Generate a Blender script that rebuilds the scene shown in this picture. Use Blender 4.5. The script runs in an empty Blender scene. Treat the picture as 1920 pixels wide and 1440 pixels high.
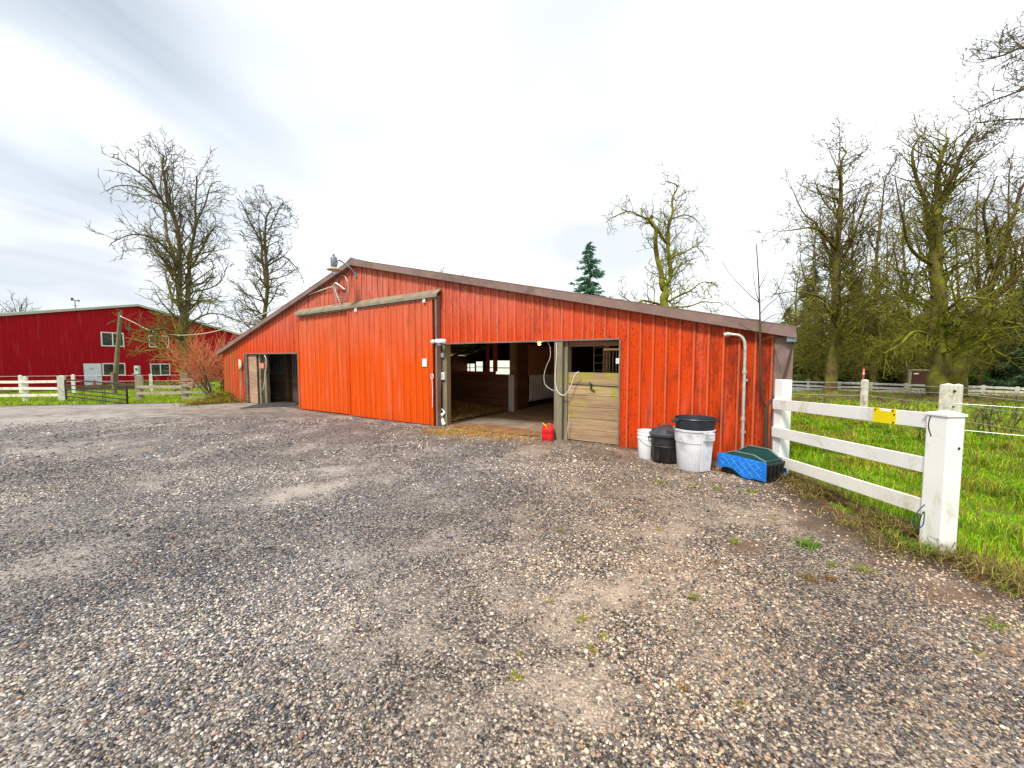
import bpy, bmesh, math, random
import numpy as np
from mathutils import Vector, Matrix

random.seed(7)
RNG = np.random.default_rng(11)
D = bpy.data
S = bpy.context.scene
COL = S.collection

# ------------------------------------------------------------------ camera
F = 750.0            # focal length in pixels of the 1920 wide photograph (a 14 mm lens)
H = 1.70             # eye height
PITCH = math.atan(46 / F)
cam = D.cameras.new('camera')
cam.sensor_width = 36
cam.lens = F / 1920 * 36
cam.clip_start = 0.05
cam.clip_end = 2000
camo = D.objects.new('camera', cam)
COL.objects.link(camo)
camo.location = (0, 0, H)
camo.rotation_euler = (math.radians(90) - PITCH, 0, 0)
S.camera = camo

# ------------------------------------------------------------------ colour management
S.view_settings.view_transform = 'Standard'
S.view_settings.look = 'None'
S.view_settings.gamma = 1
S.view_settings.exposure = 1.60
S.view_settings.use_curve_mapping = False
S.cycles.max_bounces = 6
S.cycles.diffuse_bounces = 4
S.cycles.transparent_max_bounces = 8

# ------------------------------------------------------------------ sun and sky
SUN_DIR = Vector((-0.42, -0.62, 0.95)).normalized()       # towards the sun
el = math.asin(SUN_DIR.z)
az = math.atan2(SUN_DIR.x, SUN_DIR.y)
sun = D.lights.new('sun', 'SUN')
sun.energy = 1.5
sun.angle = math.radians(12)
sun.color = (1.0, 0.95, 0.88)
suno = D.objects.new('sun', sun)
COL.objects.link(suno)
suno.rotation_euler = (-SUN_DIR).to_track_quat('-Z', 'Y').to_euler()
suno.location = (-20, -20, 40)

W = D.worlds.new('World')
S.world = W
W.use_nodes = True
nt = W.node_tree
nt.nodes.clear()


def nd(t, typ, **kw):
    n = t.nodes.new(typ)
    for k, v in kw.items():
        if k.startswith('i_'):
            key = k[2:]
            key = int(key) if key.isdigit() else key
            n.inputs[key].default_value = v
        else:
            setattr(n, k, v)
    return n


def lk(t, a, b):
    t.links.new(a, b)


def mathn(t, op, a, b=None, c=None, clamp=False):
    n = t.nodes.new('ShaderNodeMath')
    n.operation = op
    n.use_clamp = clamp
    for i, x in enumerate((a, b, c)):
        if x is None:
            continue
        if isinstance(x, (int, float)):
            n.inputs[i].default_value = x
        else:
            t.links.new(x, n.inputs[i])
    return n.outputs[0]


def mixc(t, fac, a, b, mode='MIX'):
    n = t.nodes.new('ShaderNodeMix')
    n.data_type = 'RGBA'
    n.blend_type = mode
    n.clamp_factor = True
    for sock, x in ((n.inputs[0], fac), (n.inputs[6], a), (n.inputs[7], b)):
        if isinstance(x, (int, float)):
            sock.default_value = x
        elif isinstance(x, tuple):
            sock.default_value = (*x, 1) if len(x) == 3 else x
        else:
            t.links.new(x, sock)
    return n.outputs[2]


def ramp(t, fac, stops, interp='LINEAR'):
    n = t.nodes.new('ShaderNodeValToRGB')
    n.color_ramp.interpolation = interp
    el_ = n.color_ramp.elements
    while len(el_) > 1:
        el_.remove(el_[-1])
    for i, (p_, c_) in enumerate(stops):
        if isinstance(c_, (int, float)):
            c_ = (c_, c_, c_)
        e = el_[0] if i == 0 else el_.new(p_)
        e.position = p_
        e.color = (*c_, 1)
    t.links.new(fac, n.inputs[0])
    return n.outputs[0]


def noise(t, vec, scale, detail=4, rough=0.55, dist=0.0):
    n = t.nodes.new('ShaderNodeTexNoise')
    n.inputs['Scale'].default_value = scale
    n.inputs['Detail'].default_value = detail
    n.inputs['Roughness'].default_value = rough
    n.inputs['Distortion'].default_value = dist
    if vec is not None:
        t.links.new(vec, n.inputs['Vector'])
    return n.outputs[0]


def mapping(t, vec, scale=(1, 1, 1), rot=(0, 0, 0), loc=(0, 0, 0)):
    n = t.nodes.new('ShaderNodeMapping')
    n.inputs['Scale'].default_value = scale
    n.inputs['Rotation'].default_value = rot
    n.inputs['Location'].default_value = loc
    t.links.new(vec, n.inputs['Vector'])
    return n.outputs[0]


# overcast sky: a thin share of clear sky behind a layer of cloud with grey streaks
sky = nd(nt, 'ShaderNodeTexSky', sky_type='NISHITA', sun_disc=False)
sky.sun_elevation = el
sky.sun_rotation = az
bg1 = nd(nt, 'ShaderNodeBackground')
bg1.inputs['Strength'].default_value = 0.10
lk(nt, sky.outputs[0], bg1.inputs[0])
tc = nd(nt, 'ShaderNodeTexCoord')
sep = nd(nt, 'ShaderNodeSeparateXYZ')
lk(nt, tc.outputs['Generated'], sep.inputs[0])
zz = mathn(nt, 'ADD', mathn(nt, 'MAXIMUM', sep.outputs[2], 0.0), 0.16)
comb = nd(nt, 'ShaderNodeCombineXYZ')
lk(nt, mathn(nt, 'DIVIDE', sep.outputs[0], zz), comb.inputs[0])
lk(nt, mathn(nt, 'DIVIDE', sep.outputs[1], zz), comb.inputs[1])
pl = comb.outputs[0]
n1 = noise(nt, mapping(nt, mapping(nt, pl, (1, 1, 1), (0, 0, math.radians(-72))), (0.22, 0.85, 1), (0, 0, 0), (2.3, 1.25, 0)), 1.0, 6, 0.5, 0.5)
n2 = noise(nt, mapping(nt, pl, (0.9, 0.9, 1), (0, 0, 0), (4, 2, 0)), 0.8, 3, 0.5)
# the heavier bank of cloud stands in the west (left)
bank = mathn(nt, 'MULTIPLY_ADD', sep.outputs[0], -1.0, 0.0)
bank = nd(nt, 'ShaderNodeMapRange', interpolation_type='SMOOTHSTEP')
lk(nt, sep.outputs[0], bank.inputs[0])
bank.inputs[1].default_value = -0.72
bank.inputs[2].default_value = -0.22
bank.inputs[3].default_value = 1.0
bank.inputs[4].default_value = 0.0
ck = mathn(nt, 'MULTIPLY', bank.outputs[0], ramp(nt, n1, [(0.34, 0.12), (0.58, 0.95)]))
hz = nd(nt, 'ShaderNodeMapRange', interpolation_type='SMOOTHSTEP')      # paler near the horizon
lk(nt, sep.outputs[2], hz.inputs[0])
hz.inputs[1].default_value = 0.0
hz.inputs[2].default_value = 0.30
hz.inputs[3].default_value = 0.35
hz.inputs[4].default_value = 1.0
ck = mathn(nt, 'MULTIPLY', ck, hz.outputs[0])
soft = ramp(nt, n2, [(0.35, (0.50, 0.51, 0.52)), (0.62, (0.30, 0.312, 0.33))])
ccol = mixc(nt, ck, soft, (0.115, 0.148, 0.178))
bg2 = nd(nt, 'ShaderNodeBackground')
bg2.inputs['Strength'].default_value = 1.0
lk(nt, ccol, bg2.inputs[0])
mxs = nd(nt, 'ShaderNodeMixShader')
mxs.inputs[0].default_value = 0.93
lk(nt, bg1.outputs[0], mxs.inputs[1])
lk(nt, bg2.outputs[0], mxs.inputs[2])
wo = nd(nt, 'ShaderNodeOutputWorld')
lk(nt, mxs.outputs[0], wo.inputs[0])

# ------------------------------------------------------------------ projection helpers (photo pixel -> point on a real surface)


def ray(u, v):
    cx = (u - 960) / F
    cz = (720 - v) / F
    return np.array((cx, math.cos(PITCH) + cz * math.sin(PITCH), -math.sin(PITCH) + cz * math.cos(PITCH)))


def smooth(a, b, x):
    t = np.clip((x - a) / (b - a), 0, 1)
    return t * t * (3 - 2 * t)


def terrain(x, y):
    x = np.asarray(x, float)
    y = np.asarray(y, float)
    s = np.maximum(0, -x - 11.0)
    gl = -0.80 * (1 - np.exp(-s * s / (s + 4) / 12))
    b = np.maximum(0, y - 9.0)
    gr = -1.9 * (1 - np.exp(-b * b / (b + 4) / 22)) * smooth(3.5, 9.0, x + np.maximum(0, y - 20) * 0.3)
    bump = 0.012 * np.sin(x * 1.9 + 0.6 * y) * np.sin(y * 1.6 - 0.4 * x + 1.0) * smooth(2.0, 4.0, np.abs(0.535 * (x + 11.9) + 0.845 * (y - 16.5)))
    return gl + gr + bump


def tz(x, y):
    return float(terrain(x, y))


def gp(u, v, lift=0.0):
    """point of the terrain seen at photo pixel u, v"""
    d = ray(u, v)
    z = 0.0
    for _ in range(40):
        t = (z + lift - H) / d[2]
        z = 0.6 * z + 0.4 * tz(d[0] * t, d[1] * t)
    return Vector((d[0] * t, d[1] * t, z + lift))


def at(u, v, Y):
    d = ray(u, v)
    t = Y / d[1]
    return Vector((d[0] * t, Y, H + d[2] * t))


# ------------------------------------------------------------------ object helpers


def prop(o, label=None, cat=None, group=None, kind=None):
    if label:
        o['label'] = label
    if cat:
        o['category'] = cat
    if group:
        o['group'] = group
    if kind:
        o['kind'] = kind
    return o


def thing(name, label, cat, loc=(0, 0, 0), rz=0.0, group=None):
    o = D.objects.new(name, None)
    o.empty_display_size = 0.2
    COL.objects.link(o)
    o.location = loc
    o.rotation_euler = (0, 0, rz)
    return prop(o, label, cat, group)


class MB:
    """collects shapes into one mesh"""

    def __init__(self):
        self.v = []
        self.f = []

    def add(self, vs, fs):
        n = len(self.v)
        self.v.extend([tuple(map(float, p_)) for p_ in vs])
        self.f.extend([tuple(i + n for i in f_) for f_ in fs])

    def box(self, x0, x1, y0, y1, z0, z1, M=None):
        vs = [(x, y, z) for z in (z0, z1) for x, y in ((x0, y0), (x1, y0), (x1, y1), (x0, y1))]
        if M is not None:
            vs = [M @ Vector(p_) for p_ in vs]
        self.add(vs, [(3, 2, 1, 0), (4, 5, 6, 7), (0, 1, 5, 4), (1, 2, 6, 5), (2, 3, 7, 6), (3, 0, 4, 7)])
        return self

    def prism(self, pts, a, b, M=None):
        """pts: closed outline [(x,z)], extruded from y=a to y=b"""
        n = len(pts)
        vs = [(x, a, z) for x, z in pts] + [(x, b, z) for x, z in pts]
        if M is not None:
            vs = [M @ Vector(p_) for p_ in vs]
        fs = [tuple(range(n)), tuple(range(2 * n - 1, n - 1, -1))]
        fs += [(i, i + n, (i + 1) % n + n, (i + 1) % n) for i in range(n)]
        self.add(vs, fs)
        return self

    def beam(self, p, q, w, h, up=(0, 0, 1)):
        """box of width w and height h from p to q"""
        p = Vector(p)
        q = Vector(q)
        d = (q - p).normalized()
        u = Vector(up)
        s = d.cross(u)
        if s.length < 1e-4:
            s = Vector((1, 0, 0))
        s.normalize()
        u = s.cross(d)
        vs = []
        for c in (p, q):
            for a, b in ((-1, -1), (1, -1), (1, 1), (-1, 1)):
                vs.append(c + s * (a * w / 2) + u * (b * h / 2))
        self.add(vs, [(3, 2, 1, 0), (4, 5, 6, 7), (0, 1, 5, 4), (1, 2, 6, 5), (2, 3, 7, 6), (3, 0, 4, 7)])
        return self

    def tube(self, pts, r, k=8, cap=True):
        P = np.array([tuple(p_) for p_ in pts], float)
        n = len(P)
        R = np.full(n, r, float) if np.isscalar(r) else np.array(r, float)
        T = np.gradient(P, axis=0)
        T /= np.linalg.norm(T, axis=1)[:, None] + 1e-9
        ref = np.array((0, 0, 1.0)) if abs(T[0][2]) < 0.8 else np.array((1.0, 0, 0))
        vs = []
        A = None
        for i in range(n):
            a = np.cross(T[i], ref) if A is None else A - T[i] * A.dot(T[i])
            if np.linalg.norm(a) < 1e-5:
                a = np.cross(T[i], (0, 1, 0))
            a /= np.linalg.norm(a)
            A = a
            b = np.cross(T[i], a)
            for j in range(k):
                an = 2 * math.pi * j / k
                vs.append(P[i] + R[i] * (a * math.cos(an) + b * math.sin(an)))
        fs = []
        for i in range(n - 1):
            for j in range(k):
                j2 = (j + 1) % k
                fs.append((i * k + j, i * k + j2, (i + 1) * k + j2, (i + 1) * k + j))
        if cap:
            fs.append(tuple(range(k - 1, -1, -1)))
            fs.append(tuple((n - 1) * k + j for j in range(k)))
        self.add(vs, fs)
        return self

    def lathe(self, prof, k=32, c=(0, 0, 0), sx=1, sy=1):
        vs = []
        for r, z in prof:
            for j in range(k):
                an = 2 * math.pi * j / k
                vs.append((c[0] + sx * r * math.cos(an), c[1] + sy * r * math.sin(an), c[2] + z))
        fs = []
        for i in range(len(prof) - 1):
            for j in range(k):
                j2 = (j + 1) % k
                fs.append((i * k + j, i * k + j2, (i + 1) * k + j2, (i + 1) * k + j))
        if prof[0][0] > 1e-4:
            fs.append(tuple(range(k - 1, -1, -1)))
        if prof[-1][0] > 1e-4:
            fs.append(tuple((len(prof) - 1) * k + j for j in range(k)))
        self.add(vs, fs)
        return self

    def make(self, name, mat, parent=None, smooth_=False, bevel=0.0, ang=40):
        me = D.meshes.new(name)
        me.from_pydata(self.v, [], self.f)
        me.validate()
        if mat is not None:
            me.materials.append(mat)
        bm = bmesh.new()
        bm.from_mesh(me)
        bmesh.ops.recalc_face_normals(bm, faces=bm.faces)
        if smooth_:
            for f_ in bm.faces:
                f_.smooth = True
            for e in bm.edges:
                if len(e.link_faces) == 2 and e.calc_face_angle(0) > math.radians(ang):
                    e.smooth = False
        bm.to_mesh(me)
        bm.free()
        o = D.objects.new(name, me)
        COL.objects.link(o)
        if parent is not None:
            o.parent = parent
        if bevel > 0:
            m = o.modifiers.new('bevel', 'BEVEL')
            m.width = bevel
            m.segments = 2
            m.limit_method = 'ANGLE'
            m.angle_limit = math.radians(50)
        return o


def np_mesh(name, V, Fq, mat, parent=None, attrs=None, smooth_=False, kind=None):
    """fast mesh from arrays; Fq (n,3) or (n,4); attrs {name: (n_vert,) or (n_vert,3)}"""
    me = D.meshes.new(name)
    V = np.ascontiguousarray(V, np.float32)
    Fq = np.ascontiguousarray(Fq, np.int32)
    k = Fq.shape[1]
    me.vertices.add(len(V))
    me.vertices.foreach_set('co', V.ravel())
    me.loops.add(Fq.size)
    me.loops.foreach_set('vertex_index', Fq.ravel())
    me.polygons.add(len(Fq))
    me.polygons.foreach_set('loop_start', np.arange(0, Fq.size, k, dtype=np.int32))
    if smooth_:
        me.polygons.foreach_set('use_smooth', np.ones(len(Fq), bool))
    for an, A in (attrs or {}).items():
        A = np.asarray(A, np.float32)
        if A.ndim == 1:
            a = me.attributes.new(an, 'FLOAT', 'POINT')
            a.data.foreach_set('value', A)
        else:
            a = me.attributes.new(an, 'FLOAT_COLOR', 'POINT')
            a.data.foreach_set('color', np.c_[A, np.ones(len(A))].astype(np.float32).ravel())
    me.update(calc_edges=True)
    if mat is not None:
        me.materials.append(mat)
    o = D.objects.new(name, me)
    COL.objects.link(o)
    if parent is not None:
        o.parent = parent
    if kind:
        o['kind'] = kind
    return o


# ------------------------------------------------------------------ materials


def newmat(name):
    m = D.materials.new(name)
    m.use_nodes = True
    t = m.node_tree
    b = t.nodes['Principled BSDF']
    c = t.nodes.new('ShaderNodeTexCoord')
    return m, t, b, c.outputs['Object']


def bumpn(t, b, h, strength=0.3, dist=0.02):
    n = t.nodes.new('ShaderNodeBump')
    n.inputs['Strength'].default_value = strength
    n.inputs['Distance'].default_value = dist
    t.links.new(h, n.inputs['Height'])
    t.links.new(n.outputs[0], b.inputs['Normal'])


def plain(name, col, rough=0.5, metal=0.0, var=0.18, scale=6.0, dirt=None, dirt_amt=0.5, bump=0.1, spec=0.5):
    m, t, b, oc = newmat(name)
    n = noise(t, oc, scale, 5, 0.6)
    dark = tuple(c * (1 - var) for c in col)
    lite = tuple(min(1, c * (1 + var)) for c in col)
    c = ramp(t, n, [(0.3, dark), (0.7, lite)])
    if dirt:
        n2_ = noise(t, oc, scale * 0.7, 7, 0.7, 0.3)
        f = ramp(t, n2_, [(0.52, 0.0), (0.66, dirt_amt)])
        c = mixc(t, f, c, dirt)
    lk(t, c, b.inputs['Base Color'])
    b.inputs['Roughness'].default_value = rough
    b.inputs['Metallic'].default_value = metal
    b.inputs['Specular IOR Level'].default_value = spec
    if bump:
        bumpn(t, b, noise(t, oc, scale * 8, 4, 0.6), bump, 0.01)
    return m


def wood(name, col, dark, moss=None, moss_lo=0.5, axis=0, plank=0.0, rough=0.85):
    """weathered timber with grain along the given axis"""
    m, t, b, oc = newmat(name)
    sc = [14.0, 14.0, 14.0]
    sc[axis] = 0.9
    g = noise(t, mapping(t, oc, tuple(sc)), 1.6, 6, 0.65, 0.6)
    big = noise(t, oc, 1.3, 4, 0.6)
    c = ramp(t, g, [(0.28, dark), (0.6, col), (0.85, tuple(min(1, x * 1.25) for x in col))])
    c = mixc(t, ramp(t, big, [(0.35, 0.5), (0.65, 0.0)]), c, tuple(x * 0.6 for x in col))
    if plank:
        sp = nd(t, 'ShaderNodeSeparateXYZ')
        lk(t, oc, sp.inputs[0])
        fl = mathn(t, 'FLOOR', mathn(t, 'DIVIDE', sp.outputs[2], plank))
        wn = nd(t, 'ShaderNodeTexWhiteNoise', noise_dimensions='1D')
        lk(t, fl, wn.inputs['W'])
        c = mixc(t, mathn(t, 'MULTIPLY', wn.outputs[0], 0.35), c, dark)
    if moss:
        mn = noise(t, mapping(t, oc, (1, 1, 1)), 2.6, 6, 0.68, 0.4)
        c = mixc(t, ramp(t, mn, [(moss_lo, 0.0), (moss_lo + 0.14, 0.9)]), c, moss)
    lk(t, c, b.inputs['Base Color'])
    b.inputs['Roughness'].default_value = rough
    b.inputs['Specular IOR Level'].default_value = 0.25
    bumpn(t, b, g, 0.35, 0.01)
    return m


def paint_metal(name, low, top, zmid, zspan, mildew, speck_x=None, rough=0.45, rust=0.5, crest=None, pitch=0.2286):
    """painted ribbed steel, shifting to the top colour higher up, with mildew specks, runs and rust"""
    m, t, b, oc = newmat(name)
    sp = nd(t, 'ShaderNodeSeparateXYZ')
    lk(t, oc, sp.inputs[0])
    cloud = noise(t, mapping(t, oc, (0.5, 1, 0.35)), 1.5, 4, 0.6)
    zf = mathn(t, 'ADD', mathn(t, 'DIVIDE', mathn(t, 'SUBTRACT', sp.outputs[2], zmid), zspan), mathn(t, 'MULTIPLY', cloud, 0.8))
    c = mixc(t, mathn(t, 'SUBTRACT', zf, 0.4, clamp=True), low, top)
    pan = noise(t, mapping(t, oc, (1.1, 0.02, 0.02)), 1.0, 2, 0.5)        # sheet to sheet differences
    c = mixc(t, ramp(t, pan, [(0.4, 0.0), (0.6, 0.30)]), c, tuple(x * 0.82 for x in low))
    run = noise(t, mapping(t, oc, (9, 9, 0.55)), 1.0, 6, 0.7, 0.2)         # vertical runs
    c = mixc(t, ramp(t, run, [(0.50, 0.0), (0.72, 0.45)]), c, tuple(x * 0.42 for x in low))
    if crest:
        st = noise(t, mapping(t, oc, (7, 7, 0.9), loc=(9, 2, 4)), 1.0, 6, 0.72, 0.2)
        up = nd(t, 'ShaderNodeMapRange')
        lk(t, sp.outputs[2], up.inputs[0])
        up.inputs[1].default_value = 1.6
        up.inputs[2].default_value = 3.4
        up.inputs[3].default_value = 0.0
        up.inputs[4].default_value = 0.10
        c = mixc(t, ramp(t, mathn(t, 'ADD', st, up.outputs[0]), [(0.61, 0.0), (0.72, 0.70)]), c, (0.19, 0.03, 0.012))
    fade = noise(t, mapping(t, oc, (5, 5, 0.4), loc=(3, 1, 2)), 1.0, 4, 0.6)
    c = mixc(t, ramp(t, fade, [(0.55, 0.0), (0.75, 0.35)]), c, tuple(min(1, x * 1.15 + 0.10) for x in top))
    # mildew: fine dark specks gathered in patches
    sk = noise(t, mapping(t, oc, (38, 38, 13)), 1.0, 7, 0.78, 0.3)
    patch = noise(t, mapping(t, oc, (1.6, 1.6, 0.6)), 1.0, 4, 0.6)
    if speck_x:
        grow_ = nd(t, 'ShaderNodeMapRange')
        lk(t, sp.outputs[0], grow_.inputs[0])
        grow_.inputs[1].default_value = speck_x[0]
        grow_.inputs[2].default_value = speck_x[1]
        grow_.inputs[3].default_value = 0.0
        grow_.inputs[4].default_value = speck_x[2]
        patch = mathn(t, 'ADD', patch, grow_.outputs[0])
    f = mathn(t, 'MULTIPLY', ramp(t, sk, [(0.53, 0.0), (0.62, 1.0)]), ramp(t, patch, [(0.46, 0.0), (0.72, mildew)]))
    c = mixc(t, f, c, (0.035, 0.018, 0.012))
    if speck_x:
        # the far corner is black with grime in tall smears
        gx = nd(t, 'ShaderNodeMapRange')
        lk(t, sp.outputs[0], gx.inputs[0])
        gx.inputs[1].default_value = 17.2
        gx.inputs[2].default_value = 19.4
        gx.inputs[3].default_value = 0.0
        gx.inputs[4].default_value = 0.22
        sm = noise(t, mapping(t, oc, (4.5, 4.5, 1.0), loc=(1, 5, 2)), 1.0, 7, 0.75, 0.3)
        c = mixc(t, ramp(t, mathn(t, 'ADD', sm, gx.outputs[0]), [(0.55, 0.0), (0.74, 0.9)]), c, (0.10, 0.018, 0.010))
        gl_ = nd(t, 'ShaderNodeMapRange')
        lk(t, sp.outputs[0], gl_.inputs[0])
        gl_.inputs[1].default_value = 2.0
        gl_.inputs[2].default_value = 0.8
        gl_.inputs[3].default_value = 0.0
        gl_.inputs[4].default_value = 0.22
        s2_ = noise(t, mapping(t, oc, (9, 9, 0.7), loc=(4, 5, 2)), 1.0, 6, 0.7)
        c = mixc(t, ramp(t, mathn(t, 'ADD', s2_, gl_.outputs[0]), [(0.60, 0.0), (0.76, 0.8)]), c, (0.24, 0.10, 0.03))
    # the foot of the wall: splash dirt and rust
    ft = nd(t, 'ShaderNodeMapRange')
    lk(t, mathn(t, 'ADD', sp.outputs[2], mathn(t, 'MULTIPLY', run, 0.35)), ft.inputs[0])
    ft.inputs[1].default_value = 0.16
    ft.inputs[2].default_value = 0.52
    ft.inputs[3].default_value = rust
    ft.inputs[4].default_value = 0.0
    c = mixc(t, ft.outputs[0], c, (0.20, 0.040, 0.012))
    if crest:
        # rib light and shade painted in: lighter crests, a dark line beside each rib
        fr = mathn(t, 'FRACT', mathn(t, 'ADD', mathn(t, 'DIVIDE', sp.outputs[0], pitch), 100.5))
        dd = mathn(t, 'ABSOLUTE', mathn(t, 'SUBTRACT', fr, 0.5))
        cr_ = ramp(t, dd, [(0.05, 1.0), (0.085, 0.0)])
        rib_shade = ramp(t, mathn(t, 'ABSOLUTE', mathn(t, 'SUBTRACT', fr, 0.655)), [(0.01, 1.0), (0.06, 0.0)])
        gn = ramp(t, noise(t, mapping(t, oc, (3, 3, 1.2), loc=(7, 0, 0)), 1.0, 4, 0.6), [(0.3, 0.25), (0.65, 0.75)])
        c = mixc(t, mathn(t, 'MULTIPLY', mathn(t, 'MULTIPLY', rib_shade, gn), 0.9), c, (0.15, 0.018, 0.006))
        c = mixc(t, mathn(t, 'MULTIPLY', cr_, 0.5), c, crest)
    lk(t, c, b.inputs['Base Color'])
    lk(t, ramp(t, run, [(0.3, rough - 0.08), (0.7, rough + 0.2)]), b.inputs['Roughness'])
    b.inputs['Specular IOR Level'].default_value = 0.14
    bumpn(t, b, noise(t, mapping(t, oc, (2.2, 1, 0.9)), 1.0, 3, 0.5), 0.25, 0.03)
    return m


M = {}
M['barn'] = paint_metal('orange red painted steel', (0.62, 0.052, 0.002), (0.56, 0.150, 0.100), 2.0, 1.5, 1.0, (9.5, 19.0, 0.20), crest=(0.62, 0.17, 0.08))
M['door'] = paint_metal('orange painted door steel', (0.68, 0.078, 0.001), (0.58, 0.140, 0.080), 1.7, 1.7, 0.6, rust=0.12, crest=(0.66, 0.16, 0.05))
M['crimson'] = paint_metal('crimson painted steel', (0.42, 0.0025, 0.011), (0.44, 0.0035, 0.014), 4, 6, 0.0, rust=0.0)
M['trim'] = plain('faded brown trim steel', (0.21, 0.13, 0.11), 0.5, 0, 0.2, 3, (0.10, 0.06, 0.045), 0.6)
M['hood'] = plain('lichen covered grey hood steel', (0.24, 0.19, 0.13), 0.7, 0, 0.3, 5, (0.17, 0.17, 0.05), 0.7)
M['roof'] = plain('weathered grey roof steel', (0.30, 0.27, 0.26), 0.5, 0.2, 0.2, 2)
M['warmboard'] = wood('pinkish bare board', (0.50, 0.33, 0.22), (0.22, 0.12, 0.07), plank=0.3)
M['wboard'] = wood('grey weathered board', (0.24, 0.18, 0.12), (0.055, 0.04, 0.028), plank=0.19)
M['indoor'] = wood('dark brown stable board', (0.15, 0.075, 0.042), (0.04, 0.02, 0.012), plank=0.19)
M['rafter'] = wood('brown rafter timber', (0.30, 0.15, 0.08), (0.10, 0.05, 0.03))
M['stallb'] = wood('pale mossy plank', (0.50, 0.345, 0.20), (0.17, 0.10, 0.05), (0.30, 0.28, 0.02), 0.51, plank=0.235)
M['mosspost'] = wood('mossy grey post', (0.27, 0.23, 0.15), (0.10, 0.08, 0.05), (0.20, 0.22, 0.03), 0.56, axis=2)
M['postwood'] = wood('grey split post', (0.42, 0.37, 0.26), (0.17, 0.14, 0.09), (0.33, 0.33, 0.06), 0.56, axis=2)
M['white'] = plain('white fence paint', (0.80, 0.80, 0.76), 0.5, 0, 0.05, 3, (0.42, 0.38, 0.20), 0.6, 0.2)
M['whiteold'] = plain('flaking white paint', (0.66, 0.63, 0.53), 0.8, 0, 0.12, 7, (0.30, 0.25, 0.14), 0.85, 0.3)
M['wire'] = plain('galvanised wire', (0.50, 0.50, 0.50), 0.4, 0.6, 0.05)
M['cable'] = plain('pale cable', (0.62, 0.58, 0.48), 0.6)
M['darkcable'] = plain('dark green cord', (0.01, 0.05, 0.04), 0.5)
M['gatem'] = plain('dark brown gate tube', (0.022, 0.011, 0.011), 0.5, 0.1, 0.3, 9)
M['black'] = plain('scuffed black plastic', (0.012, 0.013, 0.014), 0.42, 0, 0.3, 8, (0.06, 0.055, 0.05), 0.4, 0.12)
M['tub'] = plain('dark blue grey plastic', (0.020, 0.026, 0.036), 0.40, 0, 0.3, 9, (0.06, 0.06, 0.065), 0.3)
M['lid'] = plain('charcoal lid plastic', (0.040, 0.046, 0.054), 0.36, 0, 0.3, 8, (0.12, 0.12, 0.11), 0.4)
M['greyplastic'] = plain('dirty white plastic', (0.66, 0.67, 0.69), 0.5, 0, 0.12, 5, (0.25, 0.23, 0.20), 0.6, 0.1)
M['bucket'] = plain('white bucket plastic', (0.80, 0.80, 0.80), 0.4, 0, 0.04, 6, (0.50, 0.46, 0.42), 0.35, 0.05)
M['blue'] = plain('bright blue plastic', (0.004, 0.17, 0.62), 0.45, 0, 0.15, 8, None, 0, 0.05)
M['bluehilite'] = plain('light blue plastic painted highlight', (0.05, 0.30, 0.72), 0.5, 0, 0.15, 8, None, 0, 0.05)  # lighter blue that paints a highlight on the lattice ridges
M['caddyrim'] = plain('pale green plastic rim', (0.12, 0.20, 0.17), 0.45, 0, 0.1, 8, None, 0, 0.05)
M['caddy'] = plain('dark green plastic', (0.022, 0.075, 0.065), 0.45, 0, 0.2, 8, None, 0, 0.05)
M['redcan'] = plain('red fuel can plastic', (0.62, 0.006, 0.008), 0.35, 0, 0.12, 8, None, 0, 0.03)
M['yellow'] = plain('yellow plastic', (0.82, 0.66, 0.0), 0.5, 0, 0.05, 8)
M['galv'] = plain('galvanised pipe', (0.52, 0.50, 0.44), 0.42, 0.3, 0.2, 14, (0.28, 0.20, 0.12), 0.5)
M['greymetal'] = plain('grey lamp metal', (0.22, 0.24, 0.26), 0.4, 0.4, 0.15, 10)
M['rusty'] = plain('rusty reflector', (0.42, 0.30, 0.22), 0.6, 0.1, 0.2, 14)
M['whitepl'] = plain('white enamel', (0.80, 0.80, 0.80), 0.35, 0, 0.03, 6, bump=0.0)
M['orangecone'] = plain('orange cone rubber', (0.75, 0.07, 0.01), 0.5, 0, 0.06, 6)
M['stone'] = plain('concrete floor', (0.22, 0.18, 0.14), 0.8, 0, 0.35, 2.2, (0.16, 0.10, 0.05), 0.7, 0.3)
M['bar'] = plain('grey steel bars', (0.42, 0.44, 0.45), 0.45, 0.15, 0.15, 12)
M['rubber'] = plain('dark rubber mat', (0.05, 0.045, 0.045), 0.8, 0, 0.2, 8)
M['log'] = wood('dark rotten log', (0.085, 0.05, 0.035), (0.02, 0.012, 0.01), (0.10, 0.11, 0.02), 0.66)
M['pole'] = wood('old utility pole', (0.24, 0.20, 0.12), (0.10, 0.08, 0.05), (0.22, 0.24, 0.06), 0.60, axis=2)
M['shed'] = wood('dark red brown shed board', (0.085, 0.028, 0.02), (0.04, 0.015, 0.01), plank=0.2)
M['doorwhite'] = plain('white door paint', (0.70, 0.74, 0.78), 0.5, 0, 0.03, 3)
M['redsign'] = plain('red sign sheet', (0.62, 0.015, 0.015), 0.4, 0, 0.05, 6)
M['bluetarp'] = plain('dark blue tarp', (0.01, 0.05, 0.16), 0.5, 0, 0.3, 3)
M['boxgrey'] = plain('grey meter box', (0.42, 0.47, 0.50), 0.45, 0.2, 0.08, 5)
M['redpaint'] = plain('brick red painted board', (0.26, 0.035, 0.018), 0.6, 0, 0.25, 5)


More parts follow.
